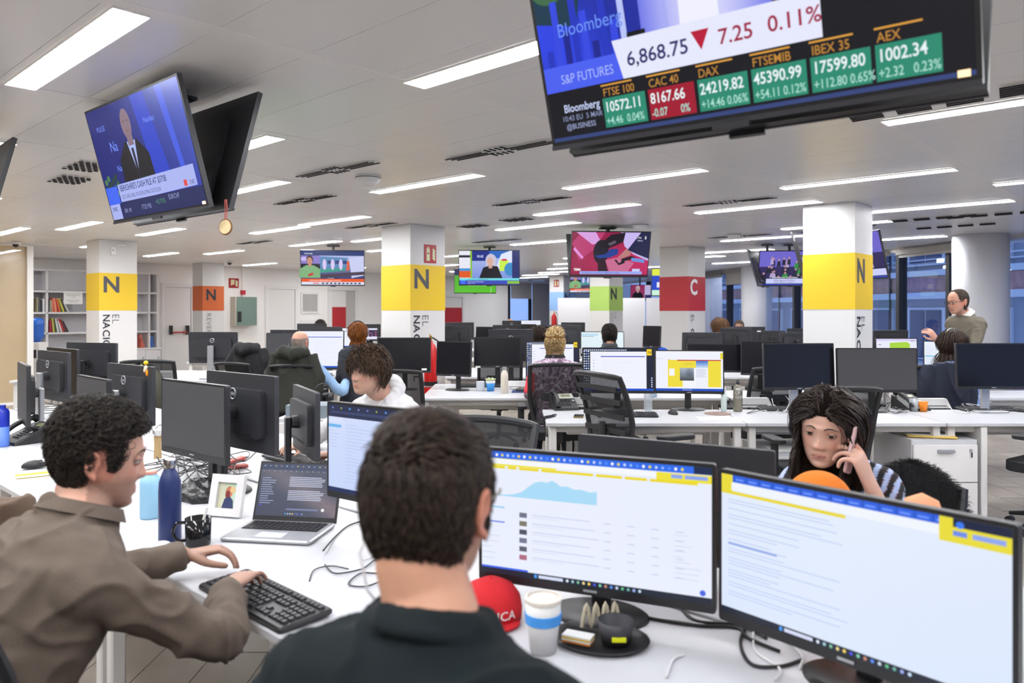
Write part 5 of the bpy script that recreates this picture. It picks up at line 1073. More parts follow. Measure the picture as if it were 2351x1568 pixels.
# figurine clipped on the monitor
p = U(335, 833, 4.27); t = thing('toy_figurine', 'small yellow and orange toy clipped on the monitor edge', 'toy', (p.x, p.y, p.z)); 
for nm, c_, r_, m in (('head', (0, 0, 0), .013, 'f2c81a'), ('torso', (.0, 0, -.03), (.011, .01, .016), 'f0e0c8'), ('leg', (.007, 0, -.056), (.008, .009, .02), 'f09a1a'), ('arm', (-.008, 0, -.042), (.006, .007, .012), 'f0d0b0')): q = MB(); q.sphere(c_, r_, 12, 8); q.build(nm, mat('toy_' + m, m, .45), t, 'all')
t = thing('craft_tube', 'small brown paper roll standing behind the navy bottle', 'craft', UZ(362, 1052, DZ) + Vector((0, 0, .001))); q = MB(); q.lathe([(.001, 0), (.02, 0), (.017, .07), (.022, .15), (.001, .15)], 14); q.build('roll', mat('kraft_paper', 'c3a576', .8), t, True); q = MB(); q.lathe([(.023, .12), (.024, .15), (.001, .155)], 14); q.build('collar', M_PAPER, t, True)
t = thing('stapler', 'red hole punch among the cables', 'stapler', UZ(545, 1075, DZ) + Vector((0, 0, .001)), R(40)); q = MB(); q.rbox((0, 0, .008), (.1, .05, .016), .01); q.build('base', mat('salmon_plastic', 'cf6a62', .5), t); q = MB(); q.T = Matrix.Rotation(R(-12), 4, 'Y'); q.rbox((0, 0, .04), (.09, .045, .02), .008); q.build('arm', mat('salmon_plastic', 'cf6a62', .5), t)
# black bag full of cables behind the navy bottle
q = MB(); rr = random.Random(9); bp = UZ(450, 1150, DZ)
n1, n2 = 26, 12; rings = []
for k in range(n2 + 1):
    ph = math.pi / 2 * k / n2; ring = []
    for i in range(n1):
        a = 2 * math.pi * i / n1; r = (1 + .18 * noise.noise(Vector((math.cos(a) * 2, math.sin(a) * 2, k * .35)))) * math.cos(ph * .98); ring.append((.13 * r * math.cos(a), .09 * r * math.sin(a), .075 * math.sin(ph) * (1 + .3 * noise.noise(Vector((math.cos(a) * 3, math.sin(a) * 3, k * .5))))))
    rings.append(ring)
q.ring(rings); o = q.build('plastic_bag', mat('crumpled_black_plastic', '1e1e20', .25, bump=1.0, bscale=45), None, 'all', loc=(bp.x, bp.y + .05, DZ + .001), rot=(0, 0, R(-40))); tag(o, 'crumpled black plastic bag behind the navy bottle', 'bag')
# cables
z = DZ + .004
def pz(x, y, dz=0): return tuple(UZ(x, y, DZ) + Vector((0, 0, .005 + dz)))
cable('thin black cable with a plug right of the laptop', [pz(742, 1275, .01), pz(770, 1235), pz(800, 1210), pz(840, 1195), pz(870, 1175)])
cable('black looping cable below the mail monitor', [pz(746, 1300), pz(770, 1320), pz(830, 1310), pz(862, 1290), pz(868, 1318), pz(828, 1320), pz(800, 1345), pz(840, 1350), pz(880, 1335)], .0022)
cable('black cable running from the keyboard to the loop', [pz(710, 1338), pz(722, 1312), pz(760, 1303), pz(800, 1310)], .002)
cable('thin grey charging cable beside the mail monitor foot', [pz(838, 1180), pz(862, 1225), pz(858, 1275), pz(835, 1290)], .0022, M_WCAB)
for i, P in enumerate(([(360, 1060), (400, 1110), (450, 1080), (500, 1120), (540, 1075)], [(380, 1100), (430, 1060), (470, 1130), (520, 1090)], [(520, 1040), (530, 1070), (560, 1085), (590, 1060)], [(420, 1120), (480, 1070), (510, 1105), (560, 1110)], [(350, 1010), (370, 990), (400, 1040), (440, 1050)])):
    cable('tangled black cable under the grey monitor, %s' % ('longest strand', 'second strand', 'strand near the red hole punch', 'fourth strand', 'strand nearest the curly hair')[i], [pz(x, y, .02 + .03 * ((k * 3 + i) % 3) / 2) for k, (x, y) in enumerate(P)])
rr = random.Random(21)
for i in range(12):
    x0, y0 = rr.uniform(350, 540), rr.uniform(1030, 1120); P = []
    for k in range(7): P.append((x0 + rr.uniform(-60, 70), y0 + rr.uniform(-28, 34)))
    cable('black cable in the tangle before the grey monitor', [pz(x, y, rr.uniform(0, .035)) for x, y in P], .0022, group='tangled cables before the grey monitor')
for i in range(9):
    x0, y0 = rr.uniform(20, 330), rr.uniform(930, 1000); P = [(x0 + rr.uniform(-50, 60), y0 + rr.uniform(-16, 18)) for k in range(6)]
    cable('black cable behind the left monitors', [pz(x, y, rr.uniform(0, .03)) for x, y in P], .0028, group='cables behind the left monitors')
for i in range(8):
    x0 = rr.choice((1290, 1440, 1560, 1745, 1790, 2050, 2185, 2240)); P = [(x0 + rr.uniform(-35, 45), 935 + rr.uniform(-12, 16)) for k in range(6)]
    cable('thin cable lying behind the second bench monitors', [pz(x, y, rr.uniform(0, .02)) for x, y in P], .0022, rr.choice((M_RUB, M_WCAB)), group='cables on the second bench')
for i in range(8):
    x0 = rr.uniform(990, 1240); P = [(x0 + rr.uniform(-25, 35), 893 + rr.uniform(-8, 8)) for k in range(5)]
    cable('thin cable lying on the third bench', [pz(x, y, rr.uniform(0, .02)) for x, y in P], .0025, rr.choice((M_RUB, M_WCAB)), group='cables on the third bench')
for i, P in enumerate(([(1440, 1408), (1500, 1425), (1600, 1440), (1690, 1445), (1720, 1470), (1790, 1500)], [(1560, 1395), (1600, 1430), (1700, 1440), (1760, 1470)], [(1720, 1430), (1700, 1480), (1725, 1530), (1790, 1535), (1840, 1520)])):
    cable('black cable on the desk under the bottom right monitors, %s' % ('long one', 'short one', 'curled one')[i], [pz(*q_) for q_ in P], .0042)
for i, P in enumerate(([(1430, 1395), (1450, 1415), (1560, 1430), (1620, 1440)], [(1730, 1450), (1735, 1500), (1790, 1540), (1780, 1567)], [(1530, 1560), (1545, 1520), (1570, 1508)], [(1800, 1470), (1840, 1510), (1836, 1540)])):
    cable('white cable on the desk under the bottom right monitors, %s' % ('behind the tray', 'curled one', 'near the bottom edge', 'by the adapter')[i], [pz(*q_) for q_ in P], .0028, M_WCAB)
p = UZ(1255, 955, DZ); cable('coiled black telephone cord hanging over the desk corner', [pz(1275, 958, .01), pz(1262, 960, .006), pz(1250, 962, .0), (p.x - .012, p.y - .16, DZ - .06), (p.x - .005, p.y - .14, DZ - .13)], .003, coil=.009)
cable('white cable loop under the dark monitor stand', [pz(1772, 930, .05), pz(1780, 940, .0), pz(1800, 950, .01), pz(1812, 935, .04), pz(1802, 925, .06)], .003, M_WCAB); cable('white cable beside the right monitor stand', [pz(2172, 936, .03), pz(2190, 944), pz(2215, 950), pz(2240, 942)], .003, M_WCAB)
cable('black cable under the grey monitor of the second bench', [pz(2030, 925, .08), pz(2045, 930, .03), pz(2030, 944, .0)], .003)
# ================================================================ cabinets and stuff on the floor
def pedestal(label, p, rz, w=.42, d=.56, h=.6, n=2, key=True):
    t = thing('drawer_pedestal', label, 'cabinet', (p[0], p[1], 0), rz, 'white drawer pedestals'); q = MB(); q.rbox((0, 0, h / 2 + .02), (w, d, h - .04), .004, n=1); q.build('body', M_DESK, t); q = MB()
    for sx in (-1, 1):
        for sy in (-1, 1): q.tube([(sx * w * .38, sy * d * .38, .0), (sx * w * .38, sy * d * .38, .05)], .02, 8)
    q.build('castors', M_DGREY, t)
    hh = (h - .09) / n
    for i in range(n):
        z0 = .06 + i * hh; q = MB(); q.rbox((0, -d / 2 - .009, z0 + hh / 2), (w - .012, .018, hh - .008), .003, n=1); dr = q.build('drawer', M_WHITE, t); q = MB(); q.box((0, -d / 2 - .028, z0 + hh - .05), (.12, .018, .008)); q.box((0, -d / 2 - .022, z0 + hh - .046), (.12, .006, .02)); q.build('handle', M_SILVER, dr)
    if key:
        q = MB(); q.T = Matrix.Translation((w * .38, -d / 2 - .02, h - .07)) @ Matrix.Rotation(R(90), 4, 'X'); q.lathe([(.001, -.006), (.01, -.006), (.01, .006), (.001, .006)], 12); q.build('lock', M_SILVER, t); q = MB(); q.box((w * .38, -d / 2 - .03, h - .1), (.008, .004, .035)); q.build('key', M_BLK, t)
    return t
pedestal('white pedestal with keys at the right, a padded envelope on top', (3.02, 5.62), 0, .46, .56, .62)
pedestal('white pedestal under the second bench, papers on top', (2.05, 5.7), R(0), .5, .56, .52); pedestal('white pedestal behind the hoodie boy with a grey box on top', (-1.8, 6.9), R(-4), .5, .5, .58)
q = MB(); q.box((0, 0, .3), (.04, .7, .6)); 
t = thing('side_panel', 'white end panel beside the keyed pedestal', 'panel', (3.31, 5.72, 0)); q = MB(); q.box((0, 0, .355), (.045, .72, .71)); q.build('board', M_LEG, t); q = MB(); q.box((0, -.362, .355), (.04, .004, .7)); q.build('edge_strip', M_WHITE, t)
t = thing('padded_envelope', 'yellow padded envelope under papers on the keyed pedestal', 'envelope', (3.0, 5.5, .624), R(-18)); q = MB(); q.rbox((0, 0, .007), (.32, .24, .014), .01); q.build('envelope', mat('manila', 'd8b860', .7), t); q = MB(); q.box((-.03, .01, .016), (.27, .2, .004)); q.build('sheet', M_PAPER, t)
q = MB(); q.box((0, 0, 0), (.3, .21, .006)); o = q.build('paper_stack', M_PAPER, None, loc=(2.0, 5.52, .5245)); tag(o, 'papers on the pedestal under the second bench', 'paper')
t = thing('archive_box', 'grey blue archive box on the pedestal behind the hoodie boy', 'box', (-1.78, 6.85, .582), R(-4)); q = MB(); q.rbox((0, 0, .055), (.4, .3, .11), .004); q.build('carton', mat('grey_blue_card', '7f8a94', .7), t)
for s in (-1, 1): q = MB(); q.box((.05 + s * .05, -.152, .06), (.012, .004, .05)); q.build('label_clip', M_SILVER, t)
t = thing('headphones', 'black headphones on the archive box', 'headphones', (-1.68, 6.8, .693), 0); q = MB(); q.tube([(.07 * math.cos(R(a)), 0, .1 + .08 * math.sin(R(a))) for a in range(-20, 201, 20)], .008, 8); q.build('headband', M_BLK, t, True)
for s in (-1, 1): q = MB(); q.T = Matrix.Translation((s * .07, 0, .06)) @ Matrix.Rotation(R(90), 4, 'Y'); q.lathe([(.001, -.015), (.04, -.015), (.045, 0), (.04, .018), (.001, .018)], 18); q.build('ear_cup', M_BLK, t, True)
# fire extinguisher by the middle column
def extinguisher(label, p, s=1, z=0):
    t = thing('fire_extinguisher', label, 'fire extinguisher', (p[0], p[1], z)); q = MB(); q.lathe([(.001, .02), (.075, .02), (.08, .04), (.08, .42), (.06, .48), (.03, .51), (.025, .54), (.001, .54)], 24); q.build('cylinder', mat('extinguisher_red', 'c01818', .3), t, 'all'); q = MB(); q.lathe([(.085, 0), (.085, .05), (.078, .05)], 24); q.build('foot_ring', M_BLK, t); q = MB(); q.box((0, 0, .57), (.03, .04, .06)); q.tube([(0, -.02, .6), (0, -.1, .62)], .008, 6); q.build('valve', mat('brass', 'c8a040', .3, metal=.8), t); q = MB(); q.tube(smooth_path([(.02, 0, .58), (.11, 0, .5), (.1, 0, .3), (.09, 0, .15)]), .01, 6); q.build('hose', M_BLK, t, True); t.scale = (s, s, s); return t
extinguisher('red fire extinguisher standing before the middle yellow column', (-.985, 9.25), 1.0, .62)
t = thing('extinguisher_stand', 'black and red base under the middle fire extinguisher', 'stand', (-.985, 9.25, 0)); q = MB(); q.box((0, 0, .25), (.1, .1, .5)); q.build('pillar', M_BLK, t); q = MB(); q.lathe([(.001, 0), (.12, 0), (.12, .3), (.1, .3), (.1, .6), (.001, .6)], 20); q.build('base', mat('extinguisher_red', 'c01818', .3), t)
p = U(1272, 740, 22.6); extinguisher('small red fire extinguisher by the blue column', (p.x, p.y), 1.0, .95 - .04)
t = thing('shelf_bracket', 'white bracket holding the far fire extinguisher', 'bracket', (p.x, p.y, 0)); q = MB(); q.box((0, 0, .45), (.2, .2, .89)); q.build('post', M_WHITE, t); q = MB(); q.box((0, 0, .9), (.22, .22, .02)); q.build('plate', M_WHITE, t)
# signs
def firesign(label, parent_mat, w, h, hose=False):
    t = thing('fire_sign', label, 'sign'); t.matrix_world = parent_mat
    q = MB(); q.box((0, -.004, 0), (w, .006, h)); q.build('plate', mat('sign_red', '9c1220', .4), t)
    c = Canvas(w, h); k = w
    if hose: c.poly([(w * .2, h * .25), (w * .2, h * .85), (w * .6, h * .85), (w * .55, h * .35), (w * .4, h * .35), (w * .3, h * .25)], 'd8d2a8')
    else: c.rect(w * .18, h * .12, w * .45, h * .7, 'd2dcb0'); c.ell(w * .315, h * .7, w * .135, h * .09, 'd2dcb0'); c.rect(w * .26, h * .74, w * .37, h * .86, 'd2dcb0'); c.poly([(w * .12, h * .68), (w * .3, h * .9), (w * .45, h * .78), (w * .28, h * .82)], 'd2dcb0'); c.rect(w * .25, h * .48, w * .4, h * .57, '9c1220')
    for i in range(4): y = h * (.12 + .15 * i); c.poly([(w * .88, y), (w * .6 + i * w * .01, y + h * .16), (w * .68, y + h * .14), (w * .7 + i * w * .01, y + h * .26), (w * .9, y + h * .12)], 'd2dcb0')
    o = c.build('pictogram', t, m=M_PRINT); o.location = (0, -.0075, -h / 2); return t
def facemat(col, x, z): return Matrix.Translation((col.location.x, col.location.y, 0)) @ Matrix.Rotation(ANG_B, 4, 'Z') @ Matrix.Translation((x, 0, z))
zs = CAMZ + (HY - 582) / FPX * 9.7; firesign('red fire extinguisher sign on the middle yellow column', facemat(C_M, .325, zs), .2, .235)
p = onA(536, 650, AW); firesign('red fire hose sign right of the orange column', Matrix.Translation((p.x, p.y, p.z)) @ Matrix.Rotation(ANG_B, 4, 'Z') @ Matrix.Translation((0, -.01, 0)), .26, .24, True)
p = U(1278, 651, 23.7); firesign('small red sign on the light blue column', Matrix.Translation((C_B.location.x, C_B.location.y, 0)) @ Matrix.Rotation(ANG_B + R(90) * -1, 4, 'Z') @ Matrix.Translation((-.28, -.002, p.z)), .2, .22)
# hose cabinet
p0 = bx(530); p1 = bx(576); t = thing('hose_cabinet', 'beige and green metal fire hose cabinet right of the orange column', 'cabinet'); za, zb_ = onA(550, 748, AW).z, onA(550, 682, AW).z
q = MB(); abbox(q, AW - .28, AW - .01, p0 - .02, p1, za, zb_); q.build('body', mat('beige_metal', 'cdc9bd', .5), t); q = MB(); abbox(q, AW - .3, AW - .282, p0, p1, za + .02, zb_); dd = q.build('glass_door', mat('green_grey_glass', '73877e', .15, spec=.6), t); q = MB(); abbox(q, AW - .31, AW - .302, p0 + .02, p0 + .12, za + .1, za + .36); q.build('lock_plate', M_BLK, t)
t = thing('fire_pipe', 'vertical white pipe with a red valve above the hose cabinet', 'pipe'); bb = bx(556); q = MB(); q.tube([ab(AW - .05, bb, zb_ + .01), ab(AW - .05, bb, H - .02)], .03, 8); q.build('pipe', M_WALL, t, True); q = MB(); abbox(q, AW - .1, AW - .0, bb - .05, bb + .04, zb_ + .06, zb_ + .17); q.build('valve', M_RED, t)
# security cameras
for x, y, lab, Y in ((260, 568, 'white camera box on the left yellow column', 0), (527, 618, 'small dome camera right of the orange column', 16.6), (36, 568, 'dome camera above the glass partition', 12.0)):
    if Y: c = U(x, y, Y); t = thing('dome_camera', lab, 'camera', (c.x, c.y, H - .012)); q = MB(); q.lathe([(.001, 0), (.07, 0), (.07, -.03), (.001, -.03)], 18); q.build('collar', M_WHITE, t); q = MB(); q.sphere((0, 0, -.035), .045, 14, 8); q.build('dome', M_BLK, t, 'all')
    else: t = thing('wall_camera', lab, 'camera'); t.matrix_world = facemat(C_L, .19, 2.44); q = MB(); q.rbox((0, -.03, 0), (.06, .05, .12), .012); q.build('case', M_WHITE, t); q = MB(); q.sphere((-.01, -.056, .01), .009, 8, 6); q.build('lens', M_BLK, t); q = MB(); q.rbox((.11, -.02, .09), (.14, .04, .03), .01); q.build('wall_arm', M_WHITE, t)
# ================================================================ shelving with books
SA = 17.62
def sb_(x): p = onA(x, 700, SA); return p.x * GB[0] + p.y * GB[1]
def sz(y, x=150): return onA(x, y, SA).z
t = thing('bookcase', 'tall white shelving with cupboards along the back wall', 'bookcase'); B0, B1 = sb_(60), sb_(362); M_SH = mat('shelf_white', 'dcdbdd', .5)
xs = [B0, sb_(108), sb_(232), sb_(343), B1]
levels = [.68, 1.06, 1.48, 1.92, 2.36]
for b_ in xs: q = MB(); abbox(q, SA, AW - .02, b_ - .02, b_ + .02, .68, 2.36); q.build('upright', M_SH, t)
for i, zz in enumerate(levels): q = MB(); abbox(q, SA - (.06 if i == 0 else 0), AW - .02, B0, B1 + (.06 if i == 0 else 0), zz - .018, zz + .018); q.build('shelf', M_SH, t)
q = MB(); abbox(q, AW - .03, AW - .015, B0, B1, .68, 2.36); q.build('back_panel', mat('shelf_back', 'bebdc2', .6), t)
q = MB(); abbox(q, SA + .02, SA + .03, sb_(111), sb_(343) - .02, 1.945, 2.34); q.build('sliding_glass', mat('frosted_grey', 'a6a4a8', .25), t)
nd = 8
for i in range(nd): 
    a0 = B0 + (B1 + .04 - B0) * i / nd; a1 = B0 + (B1 + .04 - B0) * (i + 1) / nd; q = MB(); abbox(q, SA - .05, SA - .03, a0 + .005, a1 - .005, .06, .65); dd = q.build('cupboard_door', M_SH, t); q = MB(); abbox(q, SA - .07, SA - .05, a1 - .06, a1 - .03, .4, .5); q.build('handle', M_SILVER, dd)
q = MB(); abbox(q, SA - .03, AW - .02, B0, B1 + .04, .04, .66); q.build('cupboard_body', M_SH, t)
bi = 0
def books(x0, zz, n, cols, grp, wh, lean=.0, hh=(.24, .3)):
    global bi; rr = random.Random(int(x0)); b_ = sb_(x0)
    for i in range(n):
        w_ = rr.uniform(.02, .038); h_ = rr.uniform(*hh); ln = lean * (i / max(1, n - 1)); tt = thing('book', '%s-spined %s, %s' % (cols[i % len(cols)][1], ('book', 'binder')[i % 2], wh(i)), 'book', ab(SA + .14, b_, zz + .0185), ANG_B, grp)
        q = MB(); q.T = Matrix.Rotation(-ln, 4, 'Y'); q.box((w_ / 2, 0, h_ / 2), (w_ - .003, .2, h_)); q.build('cover', mat('book_' + cols[i % len(cols)][0], cols[i % len(cols)][0], .6), tt); q = MB(); q.T = Matrix.Rotation(-ln, 4, 'Y'); q.box((w_ / 2, 0, h_ + .0005), (w_ - .01, .19, .002)); q.build('pages', M_PAPER, tt); b_ += (w_ / math.cos(ln) + .004) * (1 if 1 else 0) + ln * .004
def ordn(n): return lambda i: 'number %d from the left' % (i + 1)
o1 = ('first', 'second', 'third', 'fourth', 'fifth', 'sixth', 'seventh', 'eighth', 'ninth', 'tenth')
books(115, levels[2], 10, (('8a8a88', 'grey'), ('c8a070', 'tan'), ('d05a48', 'red'), ('d89070', 'salmon'), ('b02828', 'crimson'), ('e07038', 'orange'), ('3a5a30', 'green'), ('c8c040', 'yellow'), ('404040', 'black'), ('c8c8c8', 'white')), 'books on the upper left shelf', lambda i: '%s on the upper left shelf' % o1[i], .4)
books(115, levels[1], 10, (('a02040', 'crimson'), ('70303a', 'maroon'), ('b8b04a', 'olive'), ('30482a', 'green'), ('d8d8d8', 'white'), ('8a8a8a', 'grey'), ('e8e8e8', 'pale'), ('a82a2a', 'red'), ('5a2428', 'brown'), ('303030', 'black')), 'books on the lower left shelf', lambda i: '%s on the lower left shelf' % o1[i], .42)
books(82, levels[2], 5, (('6a6040', 'khaki'), ('9a9878', 'beige'), ('505058', 'grey'), ('303038', 'black'), ('e0e0e0', 'white')), 'books in the narrow left compartment', lambda i: '%s in the narrow left compartment' % o1[i], 0)
books(325, levels[0], 3, (('c05a4a', 'red'), ('d87868', 'salmon'), ('c86858', 'rust')), 'leaning red books right of the left column', lambda i: '%s of three leaning right of the left column' % o1[i], .3); books(345, levels[0], 2, (('2a5aa8', 'blue'), ('3a6ac0', 'bright blue')), 'blue books right of the left column', lambda i: 'upright %s beside the red ones' % o1[i], 0)
bk = [x for x in bpy.data.objects if x.get('label') == 'tall white shelving with cupboards along the back wall'][0]
q = MB(); ps = onA(168, 684, SA - .01); q.box((0, 0, 0), (.36, .003, .26)); t = thing('paper_notice', 'white printed notice taped to the shelf edge', 'notice', (ps.x, ps.y, ps.z), ANG_B); q.build('sheet', M_PAPER, t)
c = Canvas(.36, .26)
for i, s_ in enumerate(('POR FAVOR DEJAD LOS DIARIOS', 'Y LIBROS ORDENADOS EN', 'SU SITIO', '', 'GRACIAS POR VUESTRA', 'COLABORACION')): c.text(s_, .18, .21 - i * .034, .022, '55555c', .002, 1, 'c')
o = c.build('lettering', t, m=M_PRINT); o.location = (0, -.002, -.13)
# water cooler
p = U(84, 760, 14.75); t = thing('water_cooler', 'water cooler with a blue jug behind the glass partition post', 'water cooler', (p.x, p.y, 0)); q = MB(); q.rbox((0, 0, .46), (.3, .3, .92), .03); q.build('cabinet', M_WHITE, t); q = MB(); q.lathe([(.001, .92), (.06, .93), (.12, 1.0), (.13, 1.04), (.125, 1.1), (.13, 1.12), (.125, 1.2), (.13, 1.22), (.13, 1.34), (.1, 1.38), (.001, 1.39)], 24); q.build('jug', mat('blue_jug', '2a62c0', .15), t, 'all'); q = MB(); q.box((0, -.152, .7), (.18, .01, .16)); q.build('tap_panel', M_DGREY, t)
# ================================================================ chairs
chair('black mesh chair of the man in the patterned shirt', (.39, 6.6), 0, sc=1.04)
chair('navy mesh chair turned sideways at the second bench', (.86, 5.12), R(-62), 'ribbed', sc=1.07)
chair('empty black mesh chair behind the hoodie boy', (-.93, 6.45), R(-6))
chair('empty black mesh chair near the cream bottle', (-.1, 8.5), R(8)) if 0 else chair('empty black mesh chair behind the cream bottle', (-.15, 8.72), R(4))
chair('empty black mesh chair behind the brushed steel bottle', (2.2, 6.78), R(10))
chair('black mesh chair seen behind the phone woman head', (2.03, 5.06), R(4)); 
chair('empty black mesh chair in front of the chart monitor, opposite desk', (-.25, 3.05), ANG_B + R(90) + R(18))
chair('black chair of the bob haired woman with a navy jacket on it', (3.63, 6.95), R(-4))
chair('empty black chair with armrests at the right edge', (3.74, 5.22), R(34), 'ribbed')
chair('black chair of the curly haired man', (-.95, 1.66), R(-28), 'ribbed'); chair('black chair of the T-shirt man', (-.16, .92), R(-22))
chair('black chair of the bald man under a black coat', (-2.28, 8.2), 0, sc=.92); chair('black chair left of the bald man under a dark jacket', (-2.85, 8.35), R(-20), sc=.93); chair('black chair of the phone woman', (1.25, 2.62), ANG_B + R(90), sc=.86)
chair('black chair under the olive striped bag near the left column', (-3.55, 7.65), R(10)); chair('black chair of the dark haired man', (1.27, 8.85), 0); chair('black chair of the hoodie boy', (-.68, 4.46), ANG_B + R(90), sc=.86)
# ================================================================ people
V = Vector
def frame_from(fwd, pitch=0, roll=0):
    f = V((fwd[0], fwd[1], 0)).normalized(); r = V((f.y, -f.x, 0)); u = V((0, 0, 1))
    M = Matrix((r, f, u)).transposed().to_4x4()
    return M @ Matrix.Rotation(pitch, 4, 'X') @ Matrix.Rotation(roll, 4, 'Y')
HEADP = [(.121, .004, -.012, -.022), (.117, .026, .02, -.05), (.107, .045, .045, -.072), (.09, .060, .064, -.088), (.068, .0695, .078, -.098), (.044, .0745, .0855, -.103), (.022, .0765, .088, -.104), (.0, .0765, .086, -.102), (-.02, .0755, .085, -.096), (-.042, .0725, .084, -.086), (-.062, .067, .083, -.07), (-.08, .0595, .083, -.05), (-.096, .049, .081, -.025), (-.108, .036, .077, .005), (-.116, .02, .068, .03), (-.119, .006, .058, .045)]
def hp(z):
    P = HEADP
    if z >= P[0][0]: return P[0][1:]
    for a, b in zip(P, P[1:]):
        if z >= b[0]:
            t = (a[0] - z) / (a[0] - b[0]); return tuple(a[i] + (b[i] - a[i]) * t for i in (1, 2, 3))
    return P[-1][1:]
def g(x, s): return math.exp(-(x / s) ** 2)
def head_pt(z, a, fem=0):
    w, f, b = hp(z)
    cx, sy = math.cos(a), math.sin(a)
    e = 2 / 2.25
    x = w * abs(cx) ** e * (1 if cx > 0 else -1); yc = (f + b) / 2; hy = (f - b) / 2
    y = yc + hy * abs(sy) ** e * (1 if sy > 0 else -1)
    if sy > 0:
        F = min(1, sy * 1.6); ax = abs(x); d = 0
        d -= .010 * g(ax - .033, .015) * g(z - .0, .013)                    # sockets
        d += .0045 * g(ax - .026, .028) * g(z - .022, .009)                  # brow
        t = max(0, min(1, (.012 - z) / .054))
        nw = .0075 + .0075 * t ** 2
        if -.05 < z < .03: d += (.006 + .019 * t ** 1.3) * g(x, nw) * (1 if z > -.040 else max(0, 1 - (-.040 - z) / .008))
        d += .007 * g(ax - .0125, .0065) * g(z + .038, .007)                 # nostril wings
        d += .004 * g(ax - .045, .018) * g(z + .028, .018)                   # cheek
        d -= .003 * g(x, .006) * g(z + .054, .006)                           # philtrum
        d += .0055 * g(x, .021) * g(z + .0665, .005) + .006 * g(x, .018) * g(z + .0768, .0055) - .0035 * g(x, .024) * g(z + .0714, .002)
        d -= .005 * g(x, .02) * g(z + .0895, .006); d += .006 * g(x, .02) * g(z + .104, .012)
        y += d * F
        if fem: x *= 1 - .07 * max(0, min(1, (-z - .02) / .08))
    return (x, y, z)
def add_head(mb, M, fem=0, s=1):
    T0 = mb.T; mb.T = M @ Matrix.Scale(s, 4)
    K = 60; N = 72; rings = []
    for k in range(K + 1):
        z = -.119 + .24 * (.5 - .5 * math.cos(math.pi * k / K)); rings.append([head_pt(z, 2 * math.pi * i / N, fem) for i in range(N)])
    mb.ring(rings)
    for sx in (-1, 1):      # ears
        base = V((sx * .074, -.012, -.008)); C = []
        for i in range(15):
            a = R(-115 + 300 * i / 14); C.append(base + V((sx * (.012 + .004 * math.sin(a)), -.006 + .0145 * math.cos(a) * -1 * .95 - .004 * math.sin(a), .027 * math.sin(a) + (.004 if math.sin(a) > 0 else 0))))
        mb.tube(C, .0048, 8)
        q = [(base.x + sx * .004, base.y - .004, base.z)]
        mb.sphere((base.x + sx * .005, base.y - .004, base.z), (.008, .013, .026), 12, 8); mb.sphere((base.x + sx * .012, base.y + .002, base.z - .028), (.0055, .007, .0085), 10, 6)
    mb.T = T0
def hand(mb, W_, Fd, Nd, side, curl=(.35, .45, .3), thumb=.5, s=1, spread=1.0, closed=0, fcurl=None):
    "W_ wrist, Fd finger direction, Nd back-of-hand normal, side=+1 thumb towards Fd x Nd"
    Fd = V(Fd).normalized(); Nd = (V(Nd) - Fd * V(Nd).dot(Fd)).normalized(); Sd = Fd.cross(Nd) * side
    def P(f, sd, n): return V(W_) + (Fd * f + Sd * sd + Nd * n) * s
    rings = []
    for f, w, t, o in ((-.015, .026, .020, 0), (.0, .027, .018, 0), (.02, .032, .016, 0), (.045, .038, .0145, .001), (.07, .041, .0135, .001), (.088, .041, .012, .0), (.096, .038, .009, -.002)):
        rings.append([tuple(P(f, w * math.cos(6.2832 * i / 16) + .0, t * math.sin(6.2832 * i / 16) + o)) for i in range(16)])
    mb.ring(rings)
    for i, (so, L, r) in enumerate(((.030, .072, .0088), (.0105, .081, .009), (-.0100, .075, .0086), (-.029, .058, .0078))):
        cu = fcurl[i] if fcurl else curl; k = (1, 1.0, 1.05, 1.15)[i]
        p = V((.086, so, .0)); a = 0; pts = [V((.06, so * .9, 0)), p.copy()]
        sp = so * .9 * spread
        for j, frac in enumerate((.45, .31, .24)):
            a += cu[j] * k; st = L * frac; p = p + V((math.cos(a) * st, sp * .35 * frac, -math.sin(a) * st)); pts.append(p.copy())
        mb.tube([tuple(P(q.x, q.y, q.z)) for q in smooth_path(pts, 3)], [r * s * (1.05 - .32 * t / 12) for t in range(13)], 10)
        mb.sphere(tuple(P(pts[-1].x, pts[-1].y, pts[-1].z)), r * s * .74, 8, 6)
    th = thumb; b = V((.022, .026, -.006)); q1 = b + V((.030, .026 * (1.2 - th), -.012 - .012 * th)); q2 = q1 + V((.030, .010 * (1 - th), -.006 - .010 * th)); q3 = q2 + V((.022, -.002, -.004 - .006 * th))
    mb.tube([tuple(P(q.x, q.y, q.z)) for q in smooth_path([b - V((.012, .01, 0)), b, q1, q2, q3], 3)], [r * s for r in (.013, .0135, .014, .0142, .014, .0132, .0122, .0112, .0108, .0102, .0098, .0094, .0088)], 10); mb.sphere(tuple(P(q3.x, q3.y, q3.z)), .0085 * s, 8, 6)
